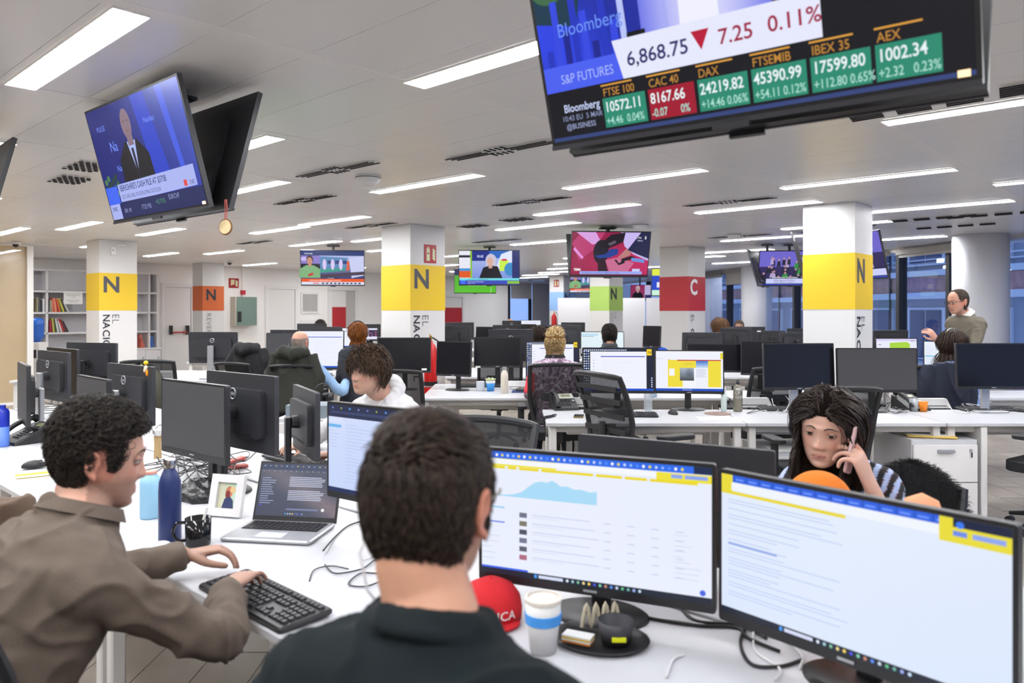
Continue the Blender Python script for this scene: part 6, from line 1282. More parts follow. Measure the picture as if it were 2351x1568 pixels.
def torso(mb, pel, chest, neck, rgt, rgtp, inf=0, k=1, top=True, belly=1.0, neckh=None):
    "sections from the pelvis up to the neck base"
    def fr(r, up):
        f = up.cross(r).normalized(); return f
    up = (neck - pel).normalized(); pts = smooth_path([pel - V((0, 0, .06)), pel, (pel * .55 + chest * .45), chest, chest * .35 + neck * .65, neck], 4)
    n = len(pts) - 1; rings = []
    prof = [(0, .13, .10), (.16, .168, .122), (.3, .155, .112 * belly), (.45, .15, .108 * belly), (.6, .168, .116), (.74, .19, .115), (.84, .192, .1), (.9, .165, .082), (.95, .112, .068), (1, .068, .062)]
    for i, p in enumerate(pts):
        t = i / n
        for a, b in zip(prof, prof[1:]):
            if t <= b[0]: u = (t - a[0]) / (b[0] - a[0]); w = a[1] + (b[1] - a[1]) * u; d = a[2] + (b[2] - a[2]) * u; break
        r = (rgtp * (1 - t) + rgt * t).normalized(); tn = (pts[min(i + 1, n)] - pts[max(i - 1, 0)]).normalized(); r = (r - tn * r.dot(tn)).normalized(); f = tn.cross(r)
        w = w * k + inf; d = d * k + inf
        rings.append([tuple(p + r * (w * abs(math.cos(q)) ** .85 * (1 if math.cos(q) > 0 else -1)) + f * (d * math.sin(q))) for q in [2 * math.pi * j / 28 for j in range(28)]])
    mb.ring(rings)
def remesh(mb, vox, name, smooth_it=3, mats=None, disp=None):
    me = bpy.data.meshes.new(name); me.from_pydata(mb.v, [], mb.f); me.update()
    o = bpy.data.objects.new(name, me); COL.objects.link(o)
    m = o.modifiers.new('r', 'REMESH'); m.mode = 'VOXEL'; m.voxel_size = vox; m.use_smooth_shade = True
    if smooth_it: m = o.modifiers.new('s', 'SMOOTH'); m.iterations = smooth_it; m.factor = .5
    dg = bpy.context.evaluated_depsgraph_get(); ev = o.evaluated_get(dg); me2 = bpy.data.meshes.new_from_object(ev)
    o.modifiers.clear(); o.data = me2; me2.name = name; bpy.data.meshes.remove(me)
    n = len(me2.vertices); co = np.empty(n * 3, np.float32); me2.vertices.foreach_get('co', co); co = co.reshape(-1, 3)
    if disp is not None:
        no = np.empty(n * 3, np.float32); me2.vertices.foreach_get('normal', no); no = no.reshape(-1, 3)
        d = np.array([disp(V(p)) for p in co], np.float32); co = co + no * d[:, None]; me2.vertices.foreach_set('co', co.ravel()); me2.update()
    me2.polygons.foreach_set('use_smooth', [True] * len(me2.polygons))
    me2.materials.clear()
    for mm in (mats or []): me2.materials.append(mm)
    return o, co
def folds(amp=.006, sc=9, seed=0, stretch=(1, 1, 2.0)):
    def f(p):
        q = V((p.x * sc * stretch[0] + seed, p.y * sc * stretch[1], p.z * sc * stretch[2] * .6)); w = noise.noise(q * .5) * 1.4
        n1 = noise.noise(q + V((w, w, w))); r = 1 - abs(n1) * 2.2
        return amp * (max(0, r) ** 2 - .35) + amp * .4 * noise.noise(q * 2.6)
    return f
_RT = None
def rtab():
    "distance from the skull centre to the skull surface for a grid of directions"
    global _RT
    if _RT is None:
        th = np.linspace(0, np.pi, 65)[:, None]; ph = np.linspace(-np.pi, np.pi, 129)[None, :]
        D = np.stack([np.sin(th) * np.cos(ph), np.sin(th) * np.sin(ph), np.cos(th) * np.ones_like(ph)], -1); lo = np.full(D.shape[:2], .02); hi = np.full(D.shape[:2], .16)
        zz = np.array([p[0] for p in HEADP])[::-1]; ww, ff, bb = [np.array([p[i] for p in HEADP])[::-1] for i in (1, 2, 3)]
        for _ in range(18):
            m = (lo + hi) / 2; P = D * m[..., None] + np.array([0, -.009, 0]); z = P[..., 2]; w = np.interp(z, zz, ww); f = np.interp(z, zz, ff); b = np.interp(z, zz, bb); yc = (f + b) / 2; hy = (f - b) / 2
            ins = (np.abs(P[..., 0] / w) ** 2.25 + np.abs((P[..., 1] - yc) / hy) ** 2.25 < 1) & (z < .121) & (z > -.119); lo = np.where(ins, m, lo); hi = np.where(ins, hi, m)
        _RT = (lo + hi) / 2
    return _RT
def skull_r(d):
    t = rtab(); th = np.arccos(np.clip(d[..., 2], -1, 1)) / np.pi * 64; ph = (np.arctan2(d[..., 1], d[..., 0]) + np.pi) / (2 * np.pi) * 128
    i = np.clip(np.floor(th).astype(int), 0, 63); j = np.clip(np.floor(ph).astype(int), 0, 127); u = th - i; v = ph - j
    return t[i, j] * (1 - u) * (1 - v) + t[i + 1, j] * u * (1 - v) + t[i, j + 1] * (1 - u) * v + t[i + 1, j + 1] * u * v
SC = np.array([0, -.009, 0.])
def strands(name, M, s, N, region, start, grav, off, length, K=8, rad=.0012, curl=0, curlf=40, col=('2a211c', '3a2e26'), seed=0, parent=None, clump=0, rough=.55, cap=True, capoff=.004, flow=None, hug=.7, jit=.18, faceclear=0):
    "hair: many tapered strands that hug the skull, over a thin cap; M = head matrix"
    rng = np.random.default_rng(seed)
    tries = rng.normal(size=(N * 8, 3)); tries /= np.linalg.norm(tries, axis=1)[:, None]
    P = SC + tries * skull_r(tries)[:, None]; ok = np.array([bool(region(p)) for p in P]); P = P[ok][:N]; D0 = tries[ok][:N]; N = len(P)
    lens = (np.array([length(p) for p in P]) if callable(length) else np.full(N, length)) * (.8 + .4 * rng.random(N))
    dirs = np.array([start(p, d) for p, d in zip(P, D0)]) + rng.normal(size=(N, 3)) * jit; dirs /= np.linalg.norm(dirs, axis=1)[:, None]
    offv = (np.array([off(p) for p in P]) if callable(off) else np.full(N, off)) * (.4 + .8 * rng.random(N)) + .001
    path = [P - D0 * .002]; ph = rng.random(N) * 6.28
    if clump: ph = np.round((np.arctan2(P[:, 0], P[:, 1]) * clump) + P[:, 2] * clump * 12) * 2.4 + rng.random(N) * .5
    gvec = np.array(M.to_3x3().inverted() @ V((0, 0, -1))); a1 = np.cross(D0, [0, 0, 1.0]); a1 /= np.linalg.norm(a1, axis=1)[:, None] + 1e-6; a2 = np.cross(D0, a1); base = P.copy()
    for k in range(1, K + 1):
        t = k / K; dirs = dirs + gvec * grav * 2.4 / K
        if flow is not None: dirs = dirs + np.array([flow(p, t) for p in base]) / K
        q = base - SC; n = q / np.linalg.norm(q, axis=1)[:, None]; rr0 = skull_r(n); above = (np.linalg.norm(q, axis=1) - rr0) / offv
        dn = (dirs * n).sum(1); up = np.maximum(dn, 0) * hug * np.clip(above, 0, 1.3) * (base[:, 2] > -.07); dirs = dirs - n * up[:, None]
        dirs /= np.linalg.norm(dirs, axis=1)[:, None]; base = base + dirs * (lens / K)[:, None]
        q = base - SC; L = np.linalg.norm(q, axis=1); n = q / L[:, None]; lim = skull_r(n) + offv * min(1, t * 1.8); ins = (L < lim) & (base[:, 2] > -.1); base[ins] = SC + n[ins] * lim[ins][:, None]
        if faceclear:
            sg = np.where(P[:, 0] > faceclear - 1, 1., -1.); z_ = base[:, 2]; xm = np.clip((.088 - z_) / .05, 0, 1) * .07; xm = np.where(z_ < -.09, np.maximum(0.055, .07 - .0 * z_), xm); m_ = (base[:, 1] > .0) & (np.abs(base[:, 0]) < xm + offv * .4) & (z_ > -.6); base[:, 0] = np.where(m_, sg * (xm + offv * .4), base[:, 0])
        path.append(base + curl * min(1, t * 2) * (a1 * np.cos(ph + curlf * t)[:, None] + a2 * np.sin(ph + curlf * t)[:, None]))
    path = np.stack(path, 1) * s; Mw = np.array(M)[:3, :]; wpt = path @ Mw[:, :3].T + Mw[:, 3]
    tang = np.gradient(wpt, axis=1); tang /= np.linalg.norm(tang, axis=2)[..., None] + 1e-9
    ctr = np.array(M.translation); nrm = wpt - ctr; nrm -= tang * (nrm * tang).sum(2)[..., None]; nrm /= np.linalg.norm(nrm, axis=2)[..., None] + 1e-9; bi = np.cross(tang, nrm)
    tt = np.linspace(0, 1, K + 1); rr_ = rad * s * (1 - .85 * tt ** 2.2)
    ring = np.stack([wpt + (bi * math.cos(a) * 1.6 + nrm * math.sin(a)) * rr_[None, :, None] for a in (0, 2.1, 4.2)], 2)
    vs = ring.reshape(-1, 3); idx = np.arange(N * (K + 1) * 3).reshape(N, K + 1, 3); fs = []
    for j in range(3):
        j2 = (j + 1) % 3; fs.append(np.stack([idx[:, :-1, j], idx[:, :-1, j2], idx[:, 1:, j2], idx[:, 1:, j]], -1).reshape(-1, 4))
    fs = np.concatenate(fs); me = bpy.data.meshes.new(name); me.vertices.add(len(vs)); me.vertices.foreach_set('co', vs.astype(np.float32).ravel()); me.loops.add(len(fs) * 4); me.loops.foreach_set('vertex_index', fs.ravel().astype(np.int32)); me.polygons.add(len(fs)); me.polygons.foreach_set('loop_start', np.arange(0, len(fs) * 4, 4, dtype=np.int32)); me.update(calc_edges=True); me.validate()
    me.polygons.foreach_set('use_smooth', [True] * len(me.polygons))
    ca, cb = np.array(lin(col[0])), np.array(lin(col[1])); mixv = rng.random(N) ** 1.5; cols = ca[None] + (cb - ca)[None] * mixv[:, None]
    set_cols(me, np.repeat(cols, (K + 1) * 3, axis=0)); m = attr_mat('hair_%d' % int(rough * 100), rough, spec=.3); m2 = attr_mat('scalp_shade', .95, spec=.05); me.materials.append(m)
    o = bpy.data.objects.new(name, me); COL.objects.link(o); o.parent = parent
    if cap:
        q = MB(); q.T = M @ Matrix.Scale(s, 4); nn, mm_ = 64, 44; grid = {}
        for k in range(mm_ + 1):
            for i in range(nn):
                th = math.pi * .8 * (k + .01) / mm_; a = 2 * math.pi * i / nn; d = np.array([math.sin(th) * math.cos(a), math.sin(th) * math.sin(a), math.cos(th)]); grid[k, i] = SC + d * (float(skull_r(d)) + capoff)
        okk = {key: bool(region(p)) for key, p in grid.items()}; vi = {}; vs2 = []; fs2 = []
        for key, p in grid.items(): vi[key] = len(vs2); vs2.append(tuple(p))
        for k in range(mm_):
            for i in range(nn):
                i2 = (i + 1) % nn
                if okk[k, i] and okk[k, i2] and okk[k + 1, i] and okk[k + 1, i2]: fs2.append((vi[k, i], vi[k + 1, i], vi[k + 1, i2], vi[k, i2]))
        q.add(vs2, fs2); o2 = q.build('scalp_hair', m2, parent, 'all'); set_cols(o2.data, np.tile(ca * .8, (len(vs2), 1)))
    return o
SKINS = {'fair': 'd3a590', 'warm': 'c8967c', 'pale': 'd9b09c', 'ruddy': 'cd9a86', 'boy': 'd6ab96'}
def person(label, pel, neck, head, face, hpitch=0, hroll=0, rgt=None, rgtp=None, skin='fair', fem=0, s=1.0, vox=.0045, arms=(), cloth=None, clothname='sweater', sleeve='long', legs=True, trouser='23252e', fold=.006, kt=1.0, stubble=0, lips=None, brow='2e2420', eyes=True, collar=None, standing=False, cvox=None, hs=1.0, look=(0, 0), belly=1.0, foldseed=0, ctex=None, seat=.47):
    pel, neck, head = V(pel), V(neck), V(head); M = Matrix.Translation(head) @ frame_from(face, hpitch, hroll)
    rgt = V(rgt).normalized() if rgt else V((face[1], -face[0], 0)).normalized(); rgtp = V(rgtp).normalized() if rgtp else rgt
    chest = pel * .38 + neck * .62; up = (neck - pel).normalized(); fw = up.cross(rgt)
    mb = MB(); add_head(mb, M, fem, hs)
    nb = M @ V((0, -.022, -.075)) ; nr = .052 if fem else .059
    mb.tube([neck - up * .03, neck + up * .01, nb * .5 + neck * .5 + fw * .004, nb, M @ V((0, -.02, -.03))], [nr * 1.25, nr * 1.08, nr, nr, nr * .9], 20)
    torso(mb, pel, chest, neck, rgt, rgtp, -.008, kt, belly=belly)
    cb = MB(); torso(cb, pel, chest, neck, rgt, rgtp, .010, kt, belly=belly)
    for sd, el, wr, hd in arms:
        sh = neck - up * .085 * kt + rgt * sd * (.165 if not fem else .148) * kt; el, wr = V(el), V(wr)
        P_ = smooth_path([sh - rgt * sd * .06, sh, sh * .45 + el * .55, el, el * .45 + wr * .55, wr], 4); n = len(P_) - 1
        R1 = [.05, .054, .05, .047, .046, .045, .043, .042, .041, .040, .038, .037, .0375, .038, .0375, .036, .034, .031, .028, .026, .025][:n + 1]
        k2 = .88 if fem else 1; mb.tube(P_, [r * k2 for r in R1], 16)
        if hd: hand(mb, wr, *hd[0], **hd[1])
        kk = n + 1 if sleeve == 'long' else (8 if sleeve == 'short' else 14)
        e = [r * k2 + .012 + (.004 if clothname in ('hoodie', 'sweater', 'shirt') else 0) for r in R1]; e[-1] = .036; e[-2] = max(e[-2], .038)
        Q = P_[:kk]; q = list(Q); 
        if sleeve == 'long': Q[-1] = Q[-1] - (Q[-1] - Q[-2]).normalized() * .012
        cb.tube(Q, e[:kk], 18)
        if clothname in ('sweater', 'shirt', 'hoodie', 'tshirt', 'blouse'): cb.sphere(tuple(sh - up * .01), (.066 * kt, .066 * kt, .066 * kt), 16, 10)
    hip = {}
    lb = MB()
    if legs:
        fl = rgtp.cross(V((0, 0, 1))) * -1; fl = V((-rgtp.y, rgtp.x, 0)).normalized()
        for sd in (-1, 1):
            h = pel + rgtp * sd * .09 - V((0, 0, .03))
            if standing: kn = V((h.x, h.y, 0)) + V((0, 0, .49)) + fl * .02; an = V((h.x, h.y, .08)) - fl * .02
            else: kn = V((h.x, h.y, 0)) + fl * .43 + rgtp * sd * .06 + V((0, 0, seat + .05)); an = V((kn.x, kn.y, .09)) - fl * .04
            toe = V((an.x, an.y, .035)) + fl * .16
            for b_, inf in ((mb, -.006), (lb, .008)):
                b_.tube(smooth_path([h, h * .5 + kn * .5, kn, kn * .5 + an * .5, an], 3), [(r + inf) * kt for r in (.088, .086, .083, .079, .075, .07, .064, .06, .057, .052, .047, .043, .04)], 14)
                if b_ is lb: b_.tube([h + rgtp * -sd * .05, h], [.1, .09], 12)
            mb.tube([an - fl * .04 - V((0, 0, .04)), an + V((0, 0, -.04)) + fl * .04, toe], [.034, .04, .03], 12)
            sb2 = MB(); sb2.tube([V((an.x, an.y, .045)) - fl * .06, V((an.x, an.y, .048)) + fl * .03, toe + V((0, 0, .005)), toe + fl * .04], [.043, .046, .041, .026], 14, flat=1.0); hip[sd] = sb2
    body, co = remesh(mb, vox, 'person', 2, [M_SKIN]); tag(body, label, 'person')
    Mi = np.array(M.inverted()); L = co @ Mi[:3, :3].T + Mi[:3, 3]; L = L / hs
    base = np.array(lin(SKINS.get(skin, skin))); C = np.tile(base, (len(co), 1)); inh = (np.abs(L[:, 2]) < .13) & (L[:, 1] > .02) & (np.abs(L[:, 0]) < .09)
    def blend(mask, c): 
        m = np.clip(mask, 0, 1)[:, None]; C[:] = C * (1 - m) + np.array(lin(c)) * m
    x, y, z = L[:, 0], L[:, 1], L[:, 2]; G = lambda v, s_: np.exp(-(v / s_) ** 2)
    red = mix('d3a590', 'c46f60', .9); red = tuple(red)
    blend(inh * .35 * G(np.abs(x) - .045, .02) * G(z + .03, .022), 'c4705e'); blend(inh * .3 * G(x, .014) * G(z + .035, .012), 'c46a58')
    nearh = (np.abs(x) > .07) & (np.abs(z) < .06) & (np.abs(y) < .06); blend(nearh * .4, 'c86a58')
    lc = lips or ('b5625c' if fem else 'b0685e'); ll = (y > .06) * ((np.abs(z + .0665) < .0042 * np.sqrt(np.clip(1 - (x / .022) ** 2, 0, 1))) | (np.abs(z + .0760) < .0052 * np.sqrt(np.clip(1 - (x / .0195) ** 2, 0, 1)))); blend(ll * .6, lc); blend((y > .06) * (np.abs(z + .0712) < .0014) * (np.abs(x) < .025) * .8, '5a2a28')
    if eyes: blend(inh * .35 * G(np.abs(x) - .033, .016) * G(z + .004, .012), '8a5a4c')
    if stubble: blend(np.clip(stubble * (y > -.02) * (np.clip((-z - .03) / .02, 0, 1)) * (1 - ll), 0, 1) * np.where(np.abs(x) < .012, .8, 1), '6a5348')
    set_cols(body.data, C)
    if eyes:
        for sx in (-1, 1):
            ec = V((sx * .0325, .0725, .001)) * hs; q = MB(); q.T = M @ Matrix.Translation(ec) @ Matrix.Rotation(look[0], 4, 'Z') @ Matrix.Rotation(look[1], 4, 'X') @ Matrix.Rotation(R(-90), 4, 'X') @ Matrix.Scale(hs, 4)
            prof = [(.0115 * math.sin(math.pi * k / 16), -.0115 * math.cos(math.pi * k / 16)) for k in range(17)]; prof[0] = (.0002, prof[0][1]); prof[-1] = (.0002, prof[-1][1]); q.lathe(prof, 20)
            cl = []; 
            for k, (r_, z_) in enumerate(prof): cl += [lin('0a0808') if (z_ > 0 and r_ < .0026) else (lin('3c281c') if (z_ > 0 and r_ < .0066) else lin('cfc4be'))] * 20
            q.build('eye', attr_mat('eyeball', .12), body, 'all', cols=cl)
            for top, a0, a1 in ((1, 20, 84), (0, -84, -26)):
                q = MB(); q.T = M @ Matrix.Translation(ec) @ Matrix.Scale(hs, 4); rings = []
                for k in range(7):
                    e_ = R(a0 + (a1 - a0) * k / 6); row_ = []
                    for i in range(13):
                        az = R(-104 + 208 * i / 12); e2 = e_ * (max(0, math.cos(az * .86)) ** .7 if k == 0 else 1); rr2 = .0128; row_.append((rr2 * math.sin(az) * math.cos(e2) * 1.12, rr2 * math.cos(az) * math.cos(e2), rr2 * math.sin(e2)))
                    rings.append(row_)
                vs = [p for r_ in rings for p in r_]; q.add(vs, [(k * 13 + i, k * 13 + i + 1, (k + 1) * 13 + i + 1, (k + 1) * 13 + i) for k in range(6) for i in range(12)])
                q.build('eyelid', M_SKIN, body, 'all', cols=[np.array(lin(mix_(SKINS.get(skin, skin), '9a6a5a', .3)))] * len(vs))
                if top:
                    q = MB(); q.T = M @ Matrix.Translation(ec) @ Matrix.Scale(hs, 4); q.tube([V(p) * 1.03 for p in rings[0]], .0009, 5); q.build('eyelash', mat('lash', '1a1412', .6), body)
            q = MB(); q.T = M @ Matrix.Scale(hs, 4); pts = []
            for i in range(8):
                xx = sx * (.013 + .036 * i / 7); zz = .0205 + .006 * math.sin(math.pi * (i / 7) ** .8) - .003 * (i / 7) ** 3; pp = head_pt(zz, math.acos(max(-1, min(1, xx / hp(zz)[0] * .98))), fem); pts.append((xx, pp[1] + .0005, zz))
            q.tube(pts, [.0018, .0034, .0036, .0034, .003, .0025, .0018, .0009], 6, flat=.6); q.build('eyebrow', mat('brow_' + brow, brow, .8), body, 'all')
    if cloth:
        if collar == 'crew' or collar is None: cb.tube([neck + up * .0 + rgt * .0, neck + up * .022], [nr * 1.32 + .012, nr * 1.16 + .008], 24)
        elif collar == 'polo': cb.tube([neck - up * .01, neck + up * .03], [nr * 1.4 + .012, nr * 1.2 + .012], 24)
        elif collar == 'hood':
            cb.tube([neck + (rgt * math.cos(R(a)) * .088 - fw * math.sin(R(a)) * .085) + up * (-.005 + .035 * math.sin(R(max(0, min(180, a))))) for a in range(-40, 221, 20)], [.02] + [.03, .036, .04, .044, .046, .048, .048, .046, .044, .04, .036, .03] + [.02], 14)
        o, cc = remesh(cb, cvox or max(.007, vox * 1.5), clothname, 3, [cloth], folds(fold, 9, foldseed) if fold else None); o.parent = body
        if ctex: set_cols(o.data, ctex(cc, neck, up, rgt))
        if collar == 'polo':
            q = MB(); q.tube([neck + up * .012, neck + up * .04 - fw * .004], [nr * 1.3 + .02, nr * 1.14 + .014], 24, cap=False); q.build('collar', cloth, o, True)
    if legs and trouser:
        o, cc = remesh(lb, .012, 'trousers', 2, [mat('trousers_' + trouser, trouser, .85)], folds(.005, 7)); o.parent = body
        for sd in (-1, 1): hip[sd].build('shoe', mat('shoe_dark', '202024', .5), body, 'all')
    return body, M
def mix_(a, b, t): 
    m = mix(a, b, t); return m
def region_short(z_front=.055, side=.0, back=-.07, temple=.02):
    def f(p):
        x, y, z = p
        if y > .03: return z > z_front - max(0, (.085 - y)) * .3 - 0 * abs(x)
        if y > .012: return z > side - .02 if y < .028 else z > z_front - .03
        if y > -.034: return z > side + .028
        return z > back + (y + .105) * .35 if y > -.06 else z > back
    return f
def outward(k=1.0, dz=0.0, dy=0.0, dx=0.0):
    def f(p, d): return np.array([d[0] * k + dx, d[1] * k + dy, d[2] * k + dz])
    return f
# ---------------------------------------------------------------- fabrics
M_TAUPE = mat('taupe_knit', '65594f', .95, bump=.5, bscale=420, var=.05, vscale=25)
M_TSH = mat('dark_green_jersey', '151d20', .95, spec=.25, bump=.3, bscale=500, var=.05, vscale=12)
M_HOOD = mat('white_fleece', 'e3e1e3', .9, bump=.3, bscale=300, sheen=.2)
M_OLIVE = mat('olive_wool', '6e685c', .95, bump=.4, bscale=400); M_LBLUE = mat('light_blue_cotton', '8fb0d8', .85, bump=.2, bscale=300); M_CORN = mat('cornflower_knit', '7f9fe0', .9, bump=.2, bscale=300)
M_ATTRC = attr_mat('patterned_fabric', .85, bump=.2, bscale=300)
def tex_stripe(cc, neck, up, rgt):
    C = np.zeros((len(cc), 3)); a, b, r_ = lin('a9b8dd'), lin('16141a'), lin('5a2418'); d = cc - np.array(neck); u = d @ np.array(rgt); v = d @ np.array(up)
    w = np.array([noise.noise(V((p[0] * 14, p[1] * 14, p[2] * 14))) for p in cc]); band = np.floor(v / .075 + w * .3); s_ = np.sin((u + .35 * v + .014 * band + w * .012) * 6.2832 / .036); C[:] = b; m = s_ > .15; C[m] = a; m2 = (s_ < .15) & (s_ > -.25) & (w > .05); C[m2] = r_; return C
def tex_floral(cc, neck, up, rgt):
    P = (lin('5e4660'), lin('b8a4b8'), lin('7a5a74'), lin('d8ccd8'), lin('8c6a80')); C = np.zeros((len(cc), 3))
    for i, p in enumerate(cc):
        n_ = noise.noise(V((p[0] * 16, p[1] * 16, p[2] * 10)) + V((0, noise.noise(V(p) * 8) * 2, 0))); k = int(max(0, min(4, (n_ + .55) * 4.5))); C[i] = P[k]
        if p[0] < neck[0] - .19 and p[2] < neck[2] - .12 and p[2] > neck[2] - .3: C[i] = lin('d0343c')
    return C
# ================================================================ the people in the room
BV = V((GB[0], GB[1], 0)); AV = V((GA[0], GA[1], 0))
# --- man in the dark green T-shirt, seen from behind
b_, M_ = person('man with short dark hair seen from behind in a dark green T-shirt', (-.17, .86, .52), (-.105, .985, 1.118), (-.112, 1.035, 1.262), (.30, .95), R(-7), 0, rgt=(.95, -.32, 0), rgtp=(.93, -.37, 0), skin='warm', vox=.0042, kt=1.0, cloth=M_TSH, clothname='tshirt', sleeve='short', fold=.008,
    arms=((1, (.22, .98, .80), (.21, 1.25, .79), ((( -.1, 1, 0), (0, 0, 1), -1), {})), (-1, (-.42, 1.22, .80), (-.19, 1.36, .78), (((.4, 1, 0), (0, 0, 1), 1), {}))), eyes=True, hs=.985, stubble=.3)
reg = region_short(.05, -.015, -.085)
strands('hair', M_, .985, 9000, reg, lambda p, d: np.array([d[0] * .5 + .25 * math.sin(p[1] * 60), d[1] * .5 + (.5 if p[2] > .06 else -.1), d[2] * .5 - .45 * (p[2] < .07)]), .25, .008, lambda p: .012 + .02 * max(0, min(1, (p[2] + .06) / .14)), K=6, rad=.0011, curl=.0012, curlf=3, col=('1f1813', '4a3b31'), seed=1, parent=b_, clump=9, hug=.95, capoff=.003)
q = MB(); q.T = M_; 
for s in (-1, 1):
    q.tube([(s * .069, .095, .012), (s * .083, .05, .012), (s * .084, -.005, .01), (s * .08, -.03, -.012)], .0022, 6); q.tube([(s * (.034 + .026 * math.cos(a)), .103, .0 + .021 * math.sin(a)) for a in [R(20 * i) for i in range(18)]], .0016, 6, closed=True)
q.tube([(-.009, .104, .004), (0, .108, .008), (.009, .104, .004)], .0015, 6); q.build('glasses', mat('thin_gold_frame', '6f6247', .3, metal=.6), b_, True)
q = MB(); q.T = M_; q.tube([(-.086, .006, -.035), (-.095, -.01, -.075), (-.075, -.02, -.12), (-.05, .02, -.17)], .0016, 6); q.sphere((-.082, .008, -.012), .007, 10, 6); o = q.build('earphone', M_WCAB, b_, True)
# --- curly haired man
hand_k = dict(curl=(.35, .55, .4), thumb=.45)
b_, M_ = person('curly haired man in a taupe sweater typing, seen in profile', (-1.13, 1.42, .50), (-.965, 1.70, 1.055), (-.955, 1.775, 1.182), (.86, .50), R(-9), 0, rgt=(.72, -.69, 0), skin='fair', vox=.0042, kt=1.06, cloth=M_TAUPE, clothname='sweater', fold=.011, collar='polo',
    arms=((1, (-.655, 1.71, .785), (-.735, 1.985, .80), (((.12, .95, .05), (-.15, -.1, 1), -1), dict(curl=(.3, .5, .35), thumb=.35, fcurl=((.2, .45, .3), (.3, .5, .35), (.3, .5, .35), (.25, .45, .3))))), (-1, (-1.17, 2.10, .78), (-.955, 2.255, .80), (((.97, .28, .12), (-.1, .1, 1), 1), dict(curl=(.55, .5, .35), thumb=.55)))), stubble=.55, brow='2a201a', hs=.98)
reg = region_short(.062, .0, -.075)
strands('hair', M_, .98, 5200, reg, lambda p, d: np.array([d[0] * .8, d[1] * .7 + (.35 if p[1] > .03 else .1), d[2] * .8 + (.5 if p[1] > 0 else .1)]), .0, lambda p: .008 + .014 * max(0, min(1, (p[2] + .03) / .08)), lambda p: .02 + .026 * max(0, min(1, (p[2] + .05) / .12)), K=14, rad=.0014, curl=.0065, curlf=17, col=('14110f', '362c25'), seed=2, parent=b_, clump=7, capoff=.008, hug=.7)
# --- boy in the white hoodie
b_, M_ = person('young man with mop of brown hair in a white hoodie', (-.62, 4.52, .5), (-.725, 4.30, 1.05), (-.79, 4.19, 1.19), (-.62, -.78), R(0), R(3), rgt=(-.80, .60, 0), skin='boy', vox=.0055, cloth=M_HOOD, clothname='hoodie', collar='hood', fold=.008, kt=1.0,
    arms=((1, (-1.13, 4.42, .80), (-1.17, 4.16, .785), (((-.35, -.9, 0), (0, 0, 1), -1), dict(curl=(.5, .6, .4)))), (-1, (-.62, 4.08, .80), (-.93, 3.98, .78), (((-.9, -.2, -.1), (0, 0, 1), 1), dict(curl=(.3, .4, .3))))), stubble=.22, hs=1.04, look=(R(10), R(-6)), brow='3a2a20')
def reg(p):
    x, y, z = p
    return z > (.05 if y > .05 else (.02 if y > -.03 else -.05))
strands('hair', M_, 1.04, 4200, reg, lambda p, d: np.array([d[0] * .8, d[1] * .8 + .35 * (p[1] > -.03), d[2] * .6 + .3]), .6, .024, lambda p: .075 if p[1] < .0 else .07, K=10, rad=.0019, curl=.007, curlf=9, hug=1.0, jit=.3, col=('22170f', '624836'), seed=3, parent=b_, clump=8, capoff=.014)
q = MB(); q.tube([V((-.69, 4.27, 1.05)), V((-.735, 4.19, 1.0)), V((-.745, 4.16, .94))], .004, 6); q.build('drawstring', M_WCAB, b_, True)
# --- woman on the telephone
b_, M_ = person('woman with long dark hair holding a pink phone to her ear', (1.27, 2.78, .5), (1.10, 2.575, 1.005), (1.018, 2.47, 1.145), (-.60, -.80), R(-11), R(-6), rgt=(-.75, .66, 0), skin='pale', fem=1, vox=.004, cloth=M_ATTRC, clothname='blouse', sleeve='three', fold=.005, kt=.94, ctex=tex_stripe, look=(R(6), R(-3)), lips='a8605c', brow='32241f', hs=1.0,
    arms=((-1, (1.20, 2.36, .77), (1.105, 2.36, .985), (((-.42, -.08, .9), (.62, -.66, .3), 1), dict(curl=(.75, .7, .5), thumb=.6, s=1.1, fcurl=((.45, .6, .4), (.75, .75, .5), (.8, .8, .55), (.85, .8, .55))))), (1, (.80, 2.62, .79), (.98, 2.36, .79), (((.3, -.6, 0), (0, 0, 1), -1), {}))))
def reg(p):
    x, y, z = p
    return z > (.062 - .5 * abs(x) * (y > .06) if y > .045 else (-.02 if y > .0 else -.09))
def longflow(p, t): 
    s_ = 1 if p[0] > .0 else -1
    return np.array([(s_ * .7 if p[2] > .08 else (-s_ * 3 if abs(p[0]) > .082 else 0)), (-1.6 if p[1] > .0 and p[2] > -.08 else -.1), -1.2])
def drape(w):
    return w
strands('hair', M_, 1.0, 6500, reg, lambda p, d: np.array([(1 if p[0] > .0 else -1) * .45 + d[0] * .3, d[1] * .1 - .3, d[2] * .3 - .1]), .95, .006, .33, K=18, hug=1.0, faceclear=1.0001, rad=.0015, curl=.002, curlf=5, col=('17110f', '3a2a22'), seed=4, parent=b_, clump=5, capoff=.002, flow=longflow, rough=.38)
t = thing('mobile_phone', 'pink smartphone held at the ear of the dark haired woman', 'phone', U(1957, 1033, 2.385)); t.rotation_euler = (R(10), R(14), R(53))
q = MB(); q.T = Matrix.Rotation(R(90), 4, 'X'); q.rbox((0, 0, 0), (.072, .15, .009), .012); q.build('case', mat('pink_case', 'd8b4b4', .4), t); q = MB(); q.T = Matrix.Rotation(R(90), 4, 'X'); q.rbox((0, 0, -.005), (.067, .144, .001), .011); q.build('screen_glass', M_NAVY, t)
